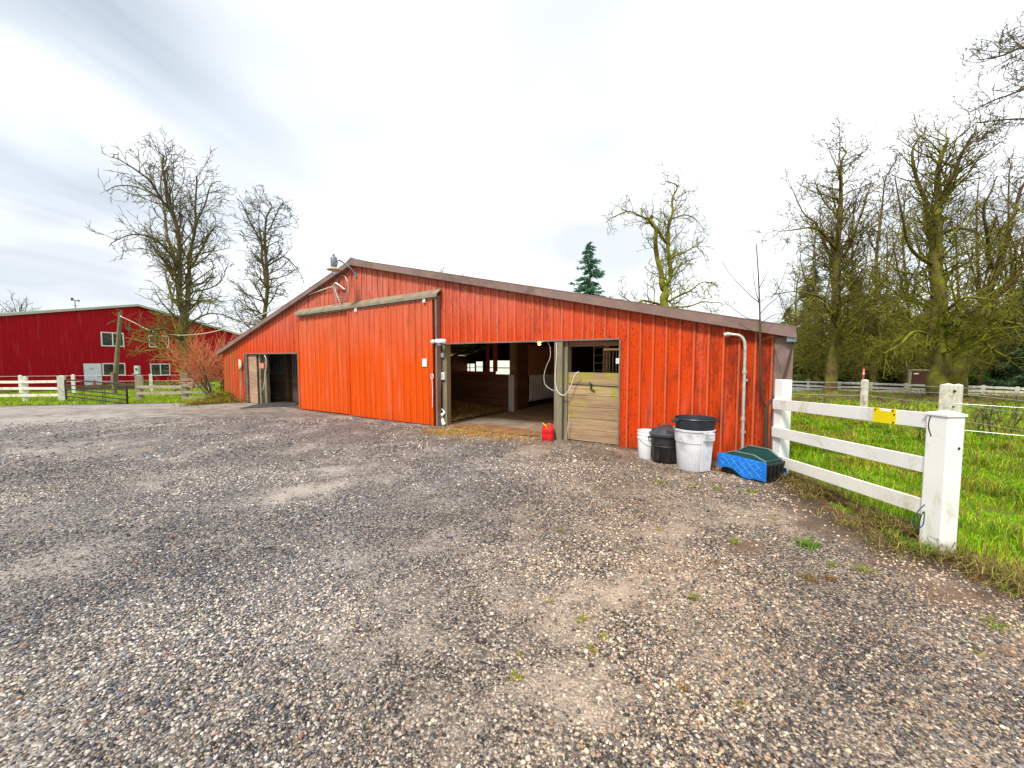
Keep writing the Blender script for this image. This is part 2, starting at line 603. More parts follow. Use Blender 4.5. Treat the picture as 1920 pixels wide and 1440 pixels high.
def glassmat():
    m, t, b, oc = newmat('dark window glass')
    c = ramp(t, noise(t, mapping(t, oc, (1, 1, 2.5)), 1.2, 3, 0.6), [(0.35, (0.02, 0.022, 0.024)), (0.65, (0.10, 0.085, 0.07))])
    lk(t, c, b.inputs['Base Color'])
    b.inputs['Roughness'].default_value = 0.06
    b.inputs['Specular IOR Level'].default_value = 0.8
    return m


M['glass'] = glassmat()


def emitmat(name, col, s):
    m, t, b, oc = newmat(name)
    b.inputs['Base Color'].default_value = (*col, 1)
    b.inputs['Emission Color'].default_value = (*col, 1)
    b.inputs['Emission Strength'].default_value = s
    return m


M['bulb'] = emitmat('warm lit bulb', (1.0, 0.36, 0.03), 5)


def clearglass():
    m, t, b, oc = newmat('clear lamp glass')
    b.inputs['Base Color'].default_value = (0.9, 0.92, 0.92, 1)
    b.inputs['Roughness'].default_value = 0.08
    b.inputs['Transmission Weight'].default_value = 0.85
    return m


M['clear'] = clearglass()


def barkmat(name, bark, moss, mlo, mhi, twig):
    """bark with moss on the upper sides; attribute 'moss' is how mossy that limb is"""
    m, t, b, oc = newmat(name)
    geo = nd(t, 'ShaderNodeNewGeometry')
    sp = nd(t, 'ShaderNodeSeparateXYZ')
    lk(t, geo.outputs['Normal'], sp.inputs[0])
    at_ = nd(t, 'ShaderNodeAttribute', attribute_name='moss')
    n = noise(t, oc, 1.6, 5, 0.65)
    f = mathn(t, 'ADD', mathn(t, 'MULTIPLY', sp.outputs[2], 0.22), n)
    f = mathn(t, 'ADD', f, mathn(t, 'MULTIPLY', mathn(t, 'SUBTRACT', at_.outputs['Fac'], 0.5), 0.7))
    g = noise(t, mapping(t, oc, (6, 6, 1.2)), 1.5, 5, 0.7)
    c = ramp(t, g, [(0.3, tuple(x * 0.5 for x in bark)), (0.7, bark)])
    c = mixc(t, mathn(t, 'SUBTRACT', 0.42, at_.outputs['Fac'], clamp=True), c, twig)
    mc = ramp(t, noise(t, oc, 5.0, 4, 0.6), [(0.3, tuple(x * 0.55 for x in moss)), (0.7, moss)])
    c = mixc(t, ramp(t, f, [(mlo, 0.0), (mhi, 1.0)]), c, mc)
    lk(t, c, b.inputs['Base Color'])
    b.inputs['Roughness'].default_value = 0.9
    b.inputs['Specular IOR Level'].default_value = 0.15
    bumpn(t, b, g, 0.6, 0.03)
    return m


M['barkL'] = barkmat('mossy bark', (0.15, 0.12, 0.07), (0.26, 0.26, 0.03), 0.46, 0.70, (0.11, 0.085, 0.055))
M['barkR'] = barkmat('very mossy bark', (0.15, 0.095, 0.055), (0.25, 0.25, 0.022), 0.45, 0.72, (0.12, 0.09, 0.05))
M['sap'] = barkmat('smooth young bark', (0.10, 0.07, 0.045), (0.14, 0.13, 0.03), 0.6, 0.8, (0.07, 0.05, 0.04))


def attrmat(name, rough=0.8, spec=0.2, mult=1.0, trans=0.0, bump=0.0):
    """colour from the vertex attribute 'tint'"""
    m, t, b, oc = newmat(name)
    a = nd(t, 'ShaderNodeAttribute', attribute_name='tint')
    c = a.outputs['Color']
    if bump:
        n = noise(t, oc, 90, 3, 0.6)
        c = mixc(t, 1.0, c, ramp(t, n, [(0.3, 0.65), (0.7, 1.25)]), 'MULTIPLY')
    lk(t, c, b.inputs['Base Color'])
    b.inputs['Roughness'].default_value = rough
    b.inputs['Specular IOR Level'].default_value = spec
    if trans:
        tr = nd(t, 'ShaderNodeBsdfTranslucent')
        lk(t, c, tr.inputs[0])
        mx = nd(t, 'ShaderNodeMixShader')
        mx.inputs[0].default_value = trans
        lk(t, b.outputs[0], mx.inputs[1])
        lk(t, tr.outputs[0], mx.inputs[2])
        lk(t, mx.outputs[0], t.nodes['Material Output'].inputs[0])
    return m


M['leaf'] = attrmat('leaf and needle', 0.7, 0.2, trans=0.35)
M['whitedirty'] = plain('dirty white fence paint', (0.80, 0.79, 0.70), 0.55, 0, 0.07, 3, (0.42, 0.38, 0.18), 0.7, 0.15)
M['blade'] = attrmat('grass blade', 0.5, 0.3, trans=0.4)
M['straw'] = attrmat('straw', 0.8, 0.15, trans=0.2)
M['pebble'] = attrmat('pebble', 0.62, 0.4, bump=1.0)

# ================================================================== barn placement (needed for the yard outline)
BL = np.array((-11.9002, 16.5165))
BR = np.array((4.1681, 6.3269))
BD = (BR - BL) / np.linalg.norm(BR - BL)          # along the front
BN = np.array((-BD[1], BD[0]))                    # into the barn
BANG = math.atan2(BD[1], BD[0])


def B(s, d):
    """barn plan coordinates (along the front, depth) -> world x, y"""
    p_ = BL + BD * s + BN * d
    return float(p_[0]), float(p_[1])


def bf(u, v, off=0.0):
    """photo pixel -> (s, z) on the barn front moved outwards by off"""
    d = ray(u, v)
    p_ = BL - BN * off
    t = p_.dot(BN) / (d[0] * BN[0] + d[1] * BN[1])
    w = d * t
    return float((w[:2] - p_).dot(BD)), float(H + w[2])


# ================================================================== ground
def grid_axis(segs):
    out = []
    for a, b, st in segs:
        out += list(np.arange(a, b, st))
    out.append(segs[-1][1])
    return np.array(out)


YARD = np.array([(-60, -8), (-60, 19.5), (-28, 18.6), (-20.5, 17.9), (-16.5, 17.0), (-13.6, 16.4), (-12.0, 15.9),
                 B(0.2, 0.0), B(1.2, 0.8), B(5.4, 0.8), B(12, 0.6), B(15.4, 0.6), B(18.9, 0.1),
                 (3.95, 5.5), (3.55, 4.6), (3.45, 3.9), (3.55, 3.3), (3.75, 3.0), (4.5, 2.5), (6.5, 1.2), (12, -2), (12, -8)])


def poly_dist(px, py, poly):
    """signed distance, positive inside; plus the nearest point"""
    n = len(poly)
    best = np.full(px.shape, 1e9)
    nx = np.zeros(px.shape)
    ny = np.zeros(px.shape)
    inside = np.zeros(px.shape, bool)
    for i in range(n):
        a = poly[i]
        b = poly[(i + 1) % n]
        e = b - a
        t = np.clip(((px - a[0]) * e[0] + (py - a[1]) * e[1]) / (e @ e), 0, 1)
        qx = a[0] + t * e[0]
        qy = a[1] + t * e[1]
        dd = np.hypot(px - qx, py - qy)
        m_ = dd < best
        best = np.where(m_, dd, best)
        nx = np.where(m_, qx, nx)
        ny = np.where(m_, qy, ny)
        c_ = ((a[1] > py) != (b[1] > py))
        with np.errstate(divide='ignore', invalid='ignore'):
            xi = (b[0] - a[0]) * (py - a[1]) / (b[1] - a[1]) + a[0]
        inside ^= c_ & (px < xi)
    return np.where(inside, best, -best), nx, ny


def sheet(name, xs, ys, mat, lift=0.0, poly=None, attrs=None, extra=None):
    X, Y = np.meshgrid(xs, ys)
    X = X.ravel().copy()
    Y = Y.ravel().copy()
    nx_, ny_ = len(xs), len(ys)
    idx = np.arange(nx_ * ny_).reshape(ny_, nx_)
    Q = np.stack([idx[:-1, :-1], idx[:-1, 1:], idx[1:, 1:], idx[1:, :-1]], -1).reshape(-1, 4)
    if poly is not None:
        sd, qx, qy = poly_dist(X, Y, poly)
        ins = sd > 0
        Q = Q[ins[Q].any(1)]
        X = np.where(ins, X, qx)
        Y = np.where(ins, Y, qy)
        used, inv = np.unique(Q, return_inverse=True)
        X, Y = X[used], Y[used]
        Q = inv.reshape(-1, 4)
    Z = terrain(X, Y) + lift
    at_ = {k: f_(X, Y) for k, f_ in (attrs or {}).items()}
    return np_mesh(name, np.c_[X, Y, Z], Q, mat, None, at_, True, 'structure')


def gauss(X, Y, items):
    o = np.zeros_like(X)
    for x, y, rx, ry, ang, a in items:
        c, s_ = math.cos(ang), math.sin(ang)
        u = (X - x) * c + (Y - y) * s_
        w = -(X - x) * s_ + (Y - y) * c
        o = np.maximum(o, a * np.exp(-(u / rx) ** 2 - (w / ry) ** 2))
    return o


def gpx(u, v):
    p_ = gp(u, v)
    return p_.x, p_.y


DUST = [(*gpx(1120, 1120), 0.75, 0.35, 0.5, 1.0), (*gpx(1080, 1300), 0.45, 0.3, 0.2, 1.0), (*gpx(560, 925), 0.9, 0.45, 0.6, 1.0),
        (*gpx(640, 880), 0.8, 0.35, 0.2, 0.8), (*gpx(1250, 1010), 0.8, 0.4, 0.9, 0.8), (*gpx(40, 790), 6.5, 2.6, 0.2, 1.0),
        (*gpx(120, 840), 2.2, 1.0, 0.3, 0.7), (*gpx(1000, 1000), 0.7, 0.3, 0.2, 0.6), (*gpx(740, 1200), 0.4, 0.25, 0.8, 0.8),
        (*gpx(1290, 1180), 0.35, 0.2, 0.2, 0.5), (*gpx(870, 860), 1.2, 0.4, -0.5, 0.4), (*gpx(900, 1210), 0.5, 0.2, 0.2, 0.6)]
RUST = [(*gpx(870, 812), 0.75, 0.5, -0.5, 1.0), (*gpx(930, 822), 0.9, 0.35, -0.5, 0.9), (*gpx(370, 771), 1.9, 0.30, -0.05, 1.0),
        (*gpx(330, 792), 1.0, 0.22, 0.4, 0.8), (*gpx(490, 768), 1.3, 0.25, -0.1, 0.9), (*gpx(1000, 832), 0.6, 0.3, -0.5, 0.6),
        (*gpx(250, 845), 0.8, 0.2, 0.4, 0.5), (*gpx(1080, 850), 0.8, 0.3, -0.5, 0.4)]
MUD_SHADE = [(*gpx(1250, 882), 0.55, 0.22, -0.56, 0.75), (*gpx(1320, 900), 0.5, 0.2, -0.56, 0.7), (*gpx(1395, 912), 0.45, 0.2, -0.9, 0.75), (*gpx(1760, 1045), 0.3, 0.2, 0.0, 1.0), (*gpx(1400, 1030), 0.35, 0.20, -0.4, 1.0), (*gpx(1570, 1000), 0.40, 0.22, -0.9, 1.0), (*gpx(1250, 1060), 0.4, 0.25, 0.0, 0.6),  # patches at bins, tote and capped post paint contact shade; the others are mud
       (*gpx(1480, 1120), 0.3, 0.2, 0.0, 0.5), (*gpx(1820, 1120), 0.55, 0.35, -0.6, 0.9), (*gpx(1700, 1075), 0.5, 0.25, -0.7, 0.8), (*gpx(1880, 1220), 0.35, 0.25, 0.2, 0.7), (*gpx(1640, 1010), 0.5, 0.22, -0.9, 0.8), (*gpx(1180, 860), 1.4, 0.35, -0.56, 0.6)]


def a_dust(X, Y):
    return np.maximum(gauss(X, Y, DUST), smooth(9, 15, Y) * 0.85)


def a_rust(X, Y):
    return gauss(X, Y, RUST)


def a_mud_shade(X, Y):
    w_ = np.c_[X, Y] - BL
    s_, d_ = w_ @ BD, w_ @ BN
    foot = np.exp(-((d_ + 0.06) / 0.16) ** 2) * smooth(5.0, 5.8, s_) * (1 - smooth(11.6, 12.0, s_) * smooth(15.5, 15.2, s_))  # dirt strip that also paints contact shade along the wall foot
    return np.maximum(gauss(X, Y, MUD_SHADE), foot)


def a_edge(X, Y):
    return np.clip(poly_dist(X, Y, YARD)[0], -3, 3)


def gravelmat():
    m, t, b, oc = newmat('wet gravel')

    def att(n_):
        a = nd(t, 'ShaderNodeAttribute', attribute_name=n_)
        return a.outputs['Fac']

    def vor(scale, rnd=1.0):
        n_ = nd(t, 'ShaderNodeTexVoronoi')
        n_.inputs['Scale'].default_value = scale
        n_.inputs['Randomness'].default_value = rnd
        lk(t, oc, n_.inputs['Vector'])
        return n_
    v1 = vor(48)
    v2 = vor(95)
    s1 = nd(t, 'ShaderNodeSeparateColor')
    lk(t, v1.outputs['Color'], s1.inputs[0])
    s2 = nd(t, 'ShaderNodeSeparateColor')
    lk(t, v2.outputs['Color'], s2.inputs[0])
    pal = [(0.0, (0.040, 0.038, 0.038)), (0.20, (0.10, 0.097, 0.10)), (0.36, (0.24, 0.205, 0.175)), (0.52, (0.40, 0.35, 0.30)),
           (0.72, (0.54, 0.49, 0.43)), (0.88, (0.21, 0.21, 0.215)), (0.95, (0.66, 0.61, 0.54))]
    c1 = ramp(t, s1.outputs[0], pal, 'CONSTANT')
    c2 = ramp(t, s2.outputs[0], pal, 'CONSTANT')
    gap1 = ramp(t, v1.outputs['Distance'], [(0.38, 1.0), (0.66, 0.06)])
    c1 = mixc(t, 1.0, c1, gap1, 'MULTIPLY')
    gap2 = ramp(t, v2.outputs['Distance'], [(0.38, 1.0), (0.70, 0.12)])
    c2 = mixc(t, 1.0, c2, gap2, 'MULTIPLY')
    big = noise(t, oc, 0.55, 5, 0.6)
    mid = noise(t, oc, 2.4, 6, 0.65)
    fine = noise(t, oc, 120, 3, 0.7)
    c = mixc(t, ramp(t, mid, [(0.38, 0.2), (0.62, 0.9)]), c1, c2)
    # darker wet and paler dry fines
    c = mixc(t, ramp(t, big, [(0.30, 0.28), (0.52, 0.0)]), c, mixc(t, 1.0, c, (0.55, 0.55, 0.57), 'MULTIPLY'))
    finecol = mixc(t, ramp(t, fine, [(0.35, 0.0), (0.65, 1.0)]), (0.26, 0.225, 0.19), (0.54, 0.475, 0.41))
    dust = mathn(t, 'ADD', mathn(t, 'MULTIPLY', att('dust'), 0.75), mathn(t, 'MULTIPLY', mathn(t, 'SUBTRACT', mid, 0.5), 1.6))
    dust = mathn(t, 'MULTIPLY', ramp(t, dust, [(0.30, 0.0), (0.75, 1.0)]), 0.8)
    dust = mathn(t, 'MAXIMUM', dust, ramp(t, noise(t, oc, 1.1, 6, 0.7, 0.3), [(0.48, 0.0), (0.66, 0.62)]))
    c = mixc(t, dust, c, finecol)
    fr = mathn(t, 'ADD', att('rust'), mathn(t, 'MULTIPLY', mathn(t, 'SUBTRACT', mid, 0.5), 2.2))
    c = mixc(t, ramp(t, fr, [(0.35, 0.0), (0.85, 0.62)]), c, mixc(t, mid, (0.26, 0.11, 0.035), (0.42, 0.22, 0.06)))
    fm = mathn(t, 'ADD', att('mud_shade'), mathn(t, 'MULTIPLY', mathn(t, 'SUBTRACT', mid, 0.5), 2.4))
    c = mixc(t, ramp(t, fm, [(0.45, 0.0), (0.8, 0.8)]), c, mixc(t, fine, (0.075, 0.045, 0.03), (0.20, 0.14, 0.10)))
    # tan fines towards the middle and right of the yard
    sx = nd(t, 'ShaderNodeSeparateXYZ')
    lk(t, oc, sx.inputs[0])
    wz = nd(t, 'ShaderNodeMapRange', interpolation_type='SMOOTHSTEP')
    lk(t, mathn(t, 'SUBTRACT', sx.outputs[0], mathn(t, 'MULTIPLY', sx.outputs[1], 0.25)), wz.inputs[0])
    wz.inputs[1].default_value = -2.6
    wz.inputs[2].default_value = 0.6
    c = mixc(t, wz.outputs[0], c, mixc(t, 1.0, c, (1.15, 1.0, 0.84), 'MULTIPLY'))
    # soil creeping in along the border
    ed = mathn(t, 'ADD', att('edge'), mathn(t, 'MULTIPLY', mathn(t, 'SUBTRACT', noise(t, oc, 3.5, 6, 0.7), 0.5), 0.9))
    c = mixc(t, ramp(t, ed, [(0.14, 1.0), (0.62, 0.0)]), c, mixc(t, fine, (0.03, 0.018, 0.011), (0.12, 0.075, 0.042)))
    lk(t, c, b.inputs['Base Color'])
    lk(t, ramp(t, big, [(0.3, 0.42), (0.6, 0.75)]), b.inputs['Roughness'])
    b.inputs['Specular IOR Level'].default_value = 0.4
    h = mathn(t, 'ADD', mathn(t, 'MULTIPLY', v1.outputs['Distance'], -0.9), mathn(t, 'MULTIPLY', v2.outputs['Distance'], -0.45))
    h = mathn(t, 'MULTIPLY', h, mathn(t, 'SUBTRACT', 1.0, mathn(t, 'MULTIPLY', dust, 0.8)))
    h = mathn(t, 'ADD', h, mathn(t, 'MULTIPLY', mid, 1.5))
    bumpn(t, b, h, 0.8, 0.022)
    return m


def soilmat():
    m, t, b, oc = newmat('pasture soil')
    a = nd(t, 'ShaderNodeAttribute', attribute_name='brown')
    n1_ = noise(t, oc, 1.4, 6, 0.65)
    n2_ = noise(t, oc, 14, 5, 0.7)
    g = mixc(t, ramp(t, n2_, [(0.3, 0.0), (0.7, 1.0)]), (0.06, 0.15, 0.004), (0.24, 0.38, 0.008))
    br = mixc(t, ramp(t, n2_, [(0.3, 0.0), (0.7, 1.0)]), (0.055, 0.03, 0.018), (0.20, 0.12, 0.065))
    f = mathn(t, 'ADD', a.outputs['Fac'], mathn(t, 'MULTIPLY', mathn(t, 'SUBTRACT', n1_, 0.5), 1.8))
    c = mixc(t, ramp(t, f, [(0.35, 0.0), (0.65, 1.0)]), g, br)
    lk(t, c, b.inputs['Base Color'])
    b.inputs['Roughness'].default_value = 0.95
    b.inputs['Specular IOR Level'].default_value = 0.1
    bumpn(t, b, n2_, 0.6, 0.04)
    return m


def a_brown(X, Y):
    e = poly_dist(X, Y, YARD)[0]
    edge = smooth(-0.45, 0.0, e) * (X > 0) * 1.2
    wood_ = smooth(24, 33, Y) * (X > 8)
    strip = gauss(X, Y, [(13.5, 14.5, 2.4, 2.0, 0, 0.9), (8.2, 5.9, 1.0, 0.5, 0, 0.8), (11.5, 10.5, 1.6, 0.8, 0, 0.8), (9.0, 7.0, 1.2, 0.8, 0, 0.6), (16, 17.5, 7, 1.5, 0, 0.7), (5.6, 4.4, 0.5, 0.4, 0, 0.5)])
    beyond = smooth(42, 60, Y)
    # a dark foot path between the left fence and the red building
    w_ = np.c_[X, Y] - BL
    ib = smooth(-0.2, 0.2, w_ @ BD) * smooth(19.4, 19.0, w_ @ BD) * smooth(-0.2, 0.1, w_ @ BN) * smooth(17, 16, w_ @ BN)
    return np.maximum.reduce([edge, wood_ * 0.7, strip, beyond * 0.5, ib * 1.2])


xs = grid_axis([(-1500, -300, 300), (-300, -80, 40), (-80, -24, 4), (-24, 22, 0.5), (22, 60, 2), (60, 300, 40), (300, 1501, 300)])
ys = grid_axis([(-300, -20, 70), (-20, -4, 4), (-4, 24, 0.5), (24, 60, 2), (60, 300, 40), (300, 1801, 300)])
sheet('ground', xs, ys, soilmat(), -0.004, None, {'brown': a_brown})
xs = grid_axis([(-60, -14, 1.0), (-14, -6, 0.5), (-6, 12.01, 0.2)])
ys = grid_axis([(-8, 0.0, 1.0), (0.0, 20.5, 0.25)])
sheet('gravel_yard', xs, ys, gravelmat(), 0.014, YARD, {'dust': a_dust, 'rust': a_rust, 'mud_shade': a_mud_shade, 'edge': a_edge})

# the lane beyond the far fence
lx = np.linspace(14, 75, 60)
lv = []
for i, x in enumerate(lx):
    yc = 44.5 - 0.30 * (x - 14) - 0.002 * (x - 14) ** 2
    for o_ in (-1.9, -0.8, 0.8, 1.9):
        lv.append((x, yc + o_, tz(x, yc + o_) + 0.03))
lv = np.array(lv)
li = np.arange(60 * 4).reshape(60, 4)
lq = np.stack([li[:-1, :-1], li[1:, :-1], li[1:, 1:], li[:-1, 1:]], -1).reshape(-1, 4)
roadm = plain('pale lane gravel', (0.36, 0.37, 0.40), 0.8, 0, 0.2, 1.5)
np_mesh('road', lv, lq, roadm, None, None, True, 'structure')

# ================================================================== loose stones
ico = []
ph = (1 + 5 ** 0.5) / 2
for a, b in ((-1, ph), (1, ph), (-1, -ph), (1, -ph)):
    ico.append((a, b, 0))
for a, b in ((-1, ph), (1, ph), (-1, -ph), (1, -ph)):
    ico.append((0, a, b))
for a, b in ((ph, -1), (ph, 1), (-ph, -1), (-ph, 1)):
    ico.append((a, 0, b))
ICO = np.array(ico) / math.sqrt(1 + ph * ph)
ICF = np.array([(0, 11, 5), (0, 5, 1), (0, 1, 7), (0, 7, 10), (0, 10, 11), (1, 5, 9), (5, 11, 4), (11, 10, 2), (10, 7, 6), (7, 1, 8),
                (3, 9, 4), (3, 4, 2), (3, 2, 6), (3, 6, 8), (3, 8, 9), (4, 9, 5), (2, 4, 11), (6, 2, 10), (8, 6, 7), (9, 8, 1)])


def wnoise(X, Y, seed, sc):
    """cheap smooth noise 0..1"""
    r = np.random.default_rng(seed)
    o = np.zeros_like(X)
    for k in range(7):
        a = r.uniform(0, 6.28)
        f_ = sc * r.uniform(0.6, 2.2)
        o += np.sin(f_ * (X * math.cos(a) + Y * math.sin(a)) + r.uniform(0, 6.28))
    return 0.5 + o / 7


def stones(n_try, ymin, ymax, smin, smax, seed, extra=0.0):
    r = np.random.default_rng(seed)
    Y = ymin + (ymax - ymin) * r.random(n_try)
    X = r.uniform(-1, 1, n_try) * (1.36 * Y + 0.4)
    keep = r.random(n_try) < Y / ymax * 1.0 + 0.0
    # even density per square metre: the width of the strip grows with Y
    X, Y = X[keep], Y[keep]
    sd, _, _ = poly_dist(X, Y, YARD)
    dust = np.clip(a_dust(X, Y), 0, 1)
    bare = np.maximum(dust * 0.92, smooth(0.55, 0.80, wnoise(X, Y, 3, 2.2)) * 0.8)
    bare = np.maximum(bare, np.clip(a_mud_shade(X, Y), 0, 1) * 0.9)
    bare = np.maximum(bare, 0.85 * (1 - smooth(0.0, 0.45, sd + 0.25 * (wnoise(X, Y, 5, 5) - 0.5))))
    front = np.abs((np.c_[X, Y] - BL) @ BN)
    k = (sd > 0.02) & (r.random(len(X)) > bare) & (front > 0.05)
    return X[k], Y[k], r.uniform(smin, smax, k.sum()) * r.choice([1, 1, 1, 1.25, 1.6], k.sum())


sets = [stones(95000, 1.45, 3.4, 0.0044, 0.0082, 1), stones(72000, 3.4, 6.5, 0.0062, 0.0105, 2), stones(26000, 6.5, 11.5, 0.011, 0.017, 4)]
X = np.concatenate([s_[0] for s_ in sets])
Y = np.concatenate([s_[1] for s_ in sets])
R = np.concatenate([s_[2] for s_ in sets])
n = len(X)
base = ICO[None] * RNG.uniform(0.68, 1.22, (n, 12, 1))
base = base * np.stack([R * RNG.uniform(0.9, 1.5, n), R * RNG.uniform(0.75, 1.1, n), R * RNG.uniform(0.45, 0.75, n)], -1)[:, None, :]
an = RNG.uniform(0, 6.28, n)
ti = RNG.normal(0, 0.25, n)
ca, sa, ct, st = np.cos(an), np.sin(an), np.cos(ti), np.sin(ti)
bx, by, bz = base[..., 0], base[..., 1], base[..., 2]
by2 = by * ct[:, None] - bz * st[:, None]
bz2 = by * st[:, None] + bz * ct[:, None]
px_ = bx * ca[:, None] - by2 * sa[:, None]
py_ = bx * sa[:, None] + by2 * ca[:, None]
V = np.stack([px_ + X[:, None], py_ + Y[:, None], bz2 + (terrain(X, Y) + 0.014 + R * 0.22)[:, None]], -1).reshape(-1, 3)
Fc = (ICF[None] + (np.arange(n) * 12)[:, None, None]).reshape(-1, 3)
PAL = np.array([(0.028, 0.028, 0.034), (0.055, 0.06, 0.072), (0.09, 0.095, 0.11), (0.15, 0.15, 0.155), (0.20, 0.165, 0.13), (0.31, 0.265, 0.22),
                (0.42, 0.37, 0.31), (0.52, 0.49, 0.44), (0.24, 0.15, 0.10), (0.115, 0.085, 0.065), (0.24, 0.12, 0.08), (0.12, 0.135, 0.155)])
zone = wnoise(X, Y, 9, 1.1) + 0.10 * np.clip(X / 3, -1, 1)
pr_dark = np.array([.16, .19, .14, .11, .12, .10, .06, .015, .03, .08, .006, .025])
pr_lite = np.array([.08, .09, .07, .09, .17, .22, .16, .05, .05, .05, .006, .012])
u_ = RNG.random(n)
ci = np.where(RNG.random(n) < smooth(0.3, 0.65, zone), np.searchsorted(np.cumsum(pr_lite / pr_lite.sum()), u_), np.searchsorted(np.cumsum(pr_dark / pr_dark.sum()), u_))
tint = PAL[np.minimum(ci, 11)] * 1.12 * RNG.uniform(0.75, 1.25, (n, 1)) * RNG.uniform(0.96, 1.04, (n, 3))
warm = smooth(-2.6, 0.6, X - 0.25 * Y)[:, None]
tint = tint * (1.02 + 0.34 * smooth(0.25, 0.72, wnoise(X, Y, 77, 1.5)))[:, None]
tint = tint * (1 - warm + warm * np.array([(1.15, 1.0, 0.84)]))
o = np_mesh('gravel_stones', V, Fc, M['pebble'], None, {'tint': np.repeat(tint, 12, 0)}, False)
prop(o, 'loose grey and tan crushed stones strewn over the yard', 'gravel', None, 'stuff')


# ================================================================== grass
def blades(name, X, Y, L, Wd, cols, label, cat, lean=0.5, seed=0, lift=0.0, mat=None, kind='stuff', Z=None):
    r = np.random.default_rng(seed)
    n = len(X)
    Z = terrain(X, Y) + lift if Z is None else Z
    az_ = r.uniform(0, 6.283, n)
    fa = az_ + r.normal(1.57, 0.5, n)
    ln = np.abs(r.normal(lean, 0.3, n))
    dx, dy = np.cos(az_), np.sin(az_)
    wx, wy = np.cos(fa) * Wd / 2, np.sin(fa) * Wd / 2
    P = np.stack([X, Y, Z], -1)
    mid_ = P + np.stack([dx * L * 0.28 * ln, dy * L * 0.28 * ln, L * 0.52], -1)
    tip = P + np.stack([dx * L * 0.95 * ln, dy * L * 0.95 * ln, L * (1.0 - 0.45 * np.minimum(ln, 1.5))], -1)
    wv = np.stack([wx, wy, np.zeros(n)], -1)
    V = np.stack([P - wv, P + wv, mid_ - wv * 0.8, mid_ + wv * 0.8, tip], 1).reshape(-1, 3)
    b0 = (np.arange(n) * 5)[:, None]
    Fc = np.concatenate([b0 + np.array([[0, 1, 3]]), b0 + np.array([[0, 3, 2]]), b0 + np.array([[2, 3, 4]])], 0)
    ob = np_mesh(name, V, Fc, mat or M['blade'], None, {'tint': np.repeat(cols, 5, 0)}, False)
    return prop(ob, label, cat, None, kind)


GR = np.array([(0.11, 0.27, 0.003), (0.20, 0.36, 0.003), (0.32, 0.44, 0.004), (0.05, 0.15, 0.005), (0.38, 0.34, 0.03), (0.26, 0.15, 0.05)])


def grass_cols(n, X, Y, r, pb=None):
    w = np.array([.25, .25, .18, .14, .12, .06])
    ci_ = r.choice(6, n, p=w)
    br = smooth(0.47, 0.76, wnoise(X, Y, 21, 2.6))
    if pb is not None:
        br = np.maximum(br, pb)
    ci_ = np.where(r.random(n) < br * 0.65, r.choice([4, 5, 5, 2], n), ci_)
    return GR[ci_] * r.uniform(0.7, 1.7, (n, 1)) * (0.70 + 0.6 * wnoise(X, Y, 23, 5.5))[:, None]


# right hand pasture, near
r = np.random.default_rng(31)


def scatter(n, x0, x1, y0, y1, r, power=1.0):
    return r.uniform(x0, x1, n), y0 + (y1 - y0) * r.random(n) ** power


X, Y = scatter(260000, 3.3, 17.5, 2.0, 12.5, r)
sd, _, _ = poly_dist(X, Y, YARD)
bs = (np.c_[X, Y] - BL) @ BD
bd = (np.c_[X, Y] - BL) @ BN
hide = ((bs < 19.25) & (bd > -0.05)) | (X > 1.33 * Y + 0.6)
thin = wnoise(X, Y, 41, 3.2)
k = (sd < -0.03 + 0.10 * (wnoise(X, Y, 15, 7) - 0.5)) & ~hide & (r.random(len(X)) < np.where(sd > -0.35, 0.30, 0.45 + 0.55 * smooth(0.25, 0.6, thin)))
X, Y = X[k], Y[k]
pb = np.clip(a_brown(X, Y), 0, 1)
k = r.random(len(X)) > pb * 0.75
X, Y, pb = X[k], Y[k], pb[k]
cl = 0.55 + 0.9 * smooth(0.35, 0.8, wnoise(X, Y, 51, 4.5))
L = r.uniform(0.06, 0.19, len(X)) * cl
blades('pasture_grass', X, Y, L, 0.004 + 0.0009 * Y, grass_cols(len(X), X, Y, r, pb), 'lush green grass of the paddock behind the white fence', 'grass', 0.6, 1)

# right hand pasture, far
X, Y = scatter(150000, 6, 46, 12.5, 36, r, 1.2)
bs = (np.c_[X, Y] - BL) @ BD
k = (X < 1.34 * Y + 1) & (X > 0.60 * Y) & (bs > 19.4)
X, Y = X[k], Y[k]
pb = np.clip(a_brown(X, Y), 0, 1)
k = r.random(len(X)) > pb * 0.6
X, Y, pb = X[k], Y[k], pb[k]
blades('far_grass', X, Y, r.uniform(0.07, 0.20, len(X)) * (1 + 0.8 * pb), 0.016 + 0.0008 * Y, grass_cols(len(X), X, Y, r, pb), 'grass and brown dead weeds out in the far paddock', 'grass', 0.6, 2)

# left strip by the fence
X, Y = scatter(150000, -46, -11.5, 15.5, 34, r, 1.6)
sd, _, _ = poly_dist(X, Y, YARD)
bd = (np.c_[X, Y] - BL) @ BN
k = (sd < -0.02 + 0.25 * (wnoise(X, Y, 16, 4) - 0.5)) & (X > -1.36 * Y - 1) & (X < -0.60 * Y)
X, Y = X[k], Y[k]
cc = grass_cols(len(X), X, Y, r)
yl = smooth(-17.5, -14, X)[:, None]
cc = cc * (1 - 0.3 * yl) + np.array([(0.42, 0.42, 0.01)]) * 0.35 * yl
blades('verge_grass', X, Y, r.uniform(0.05, 0.15, len(X)), 0.010 + 0.0006 * Y, cc * 1.1, 'bright green grass verge around the old rail fence', 'grass', 0.6, 3)

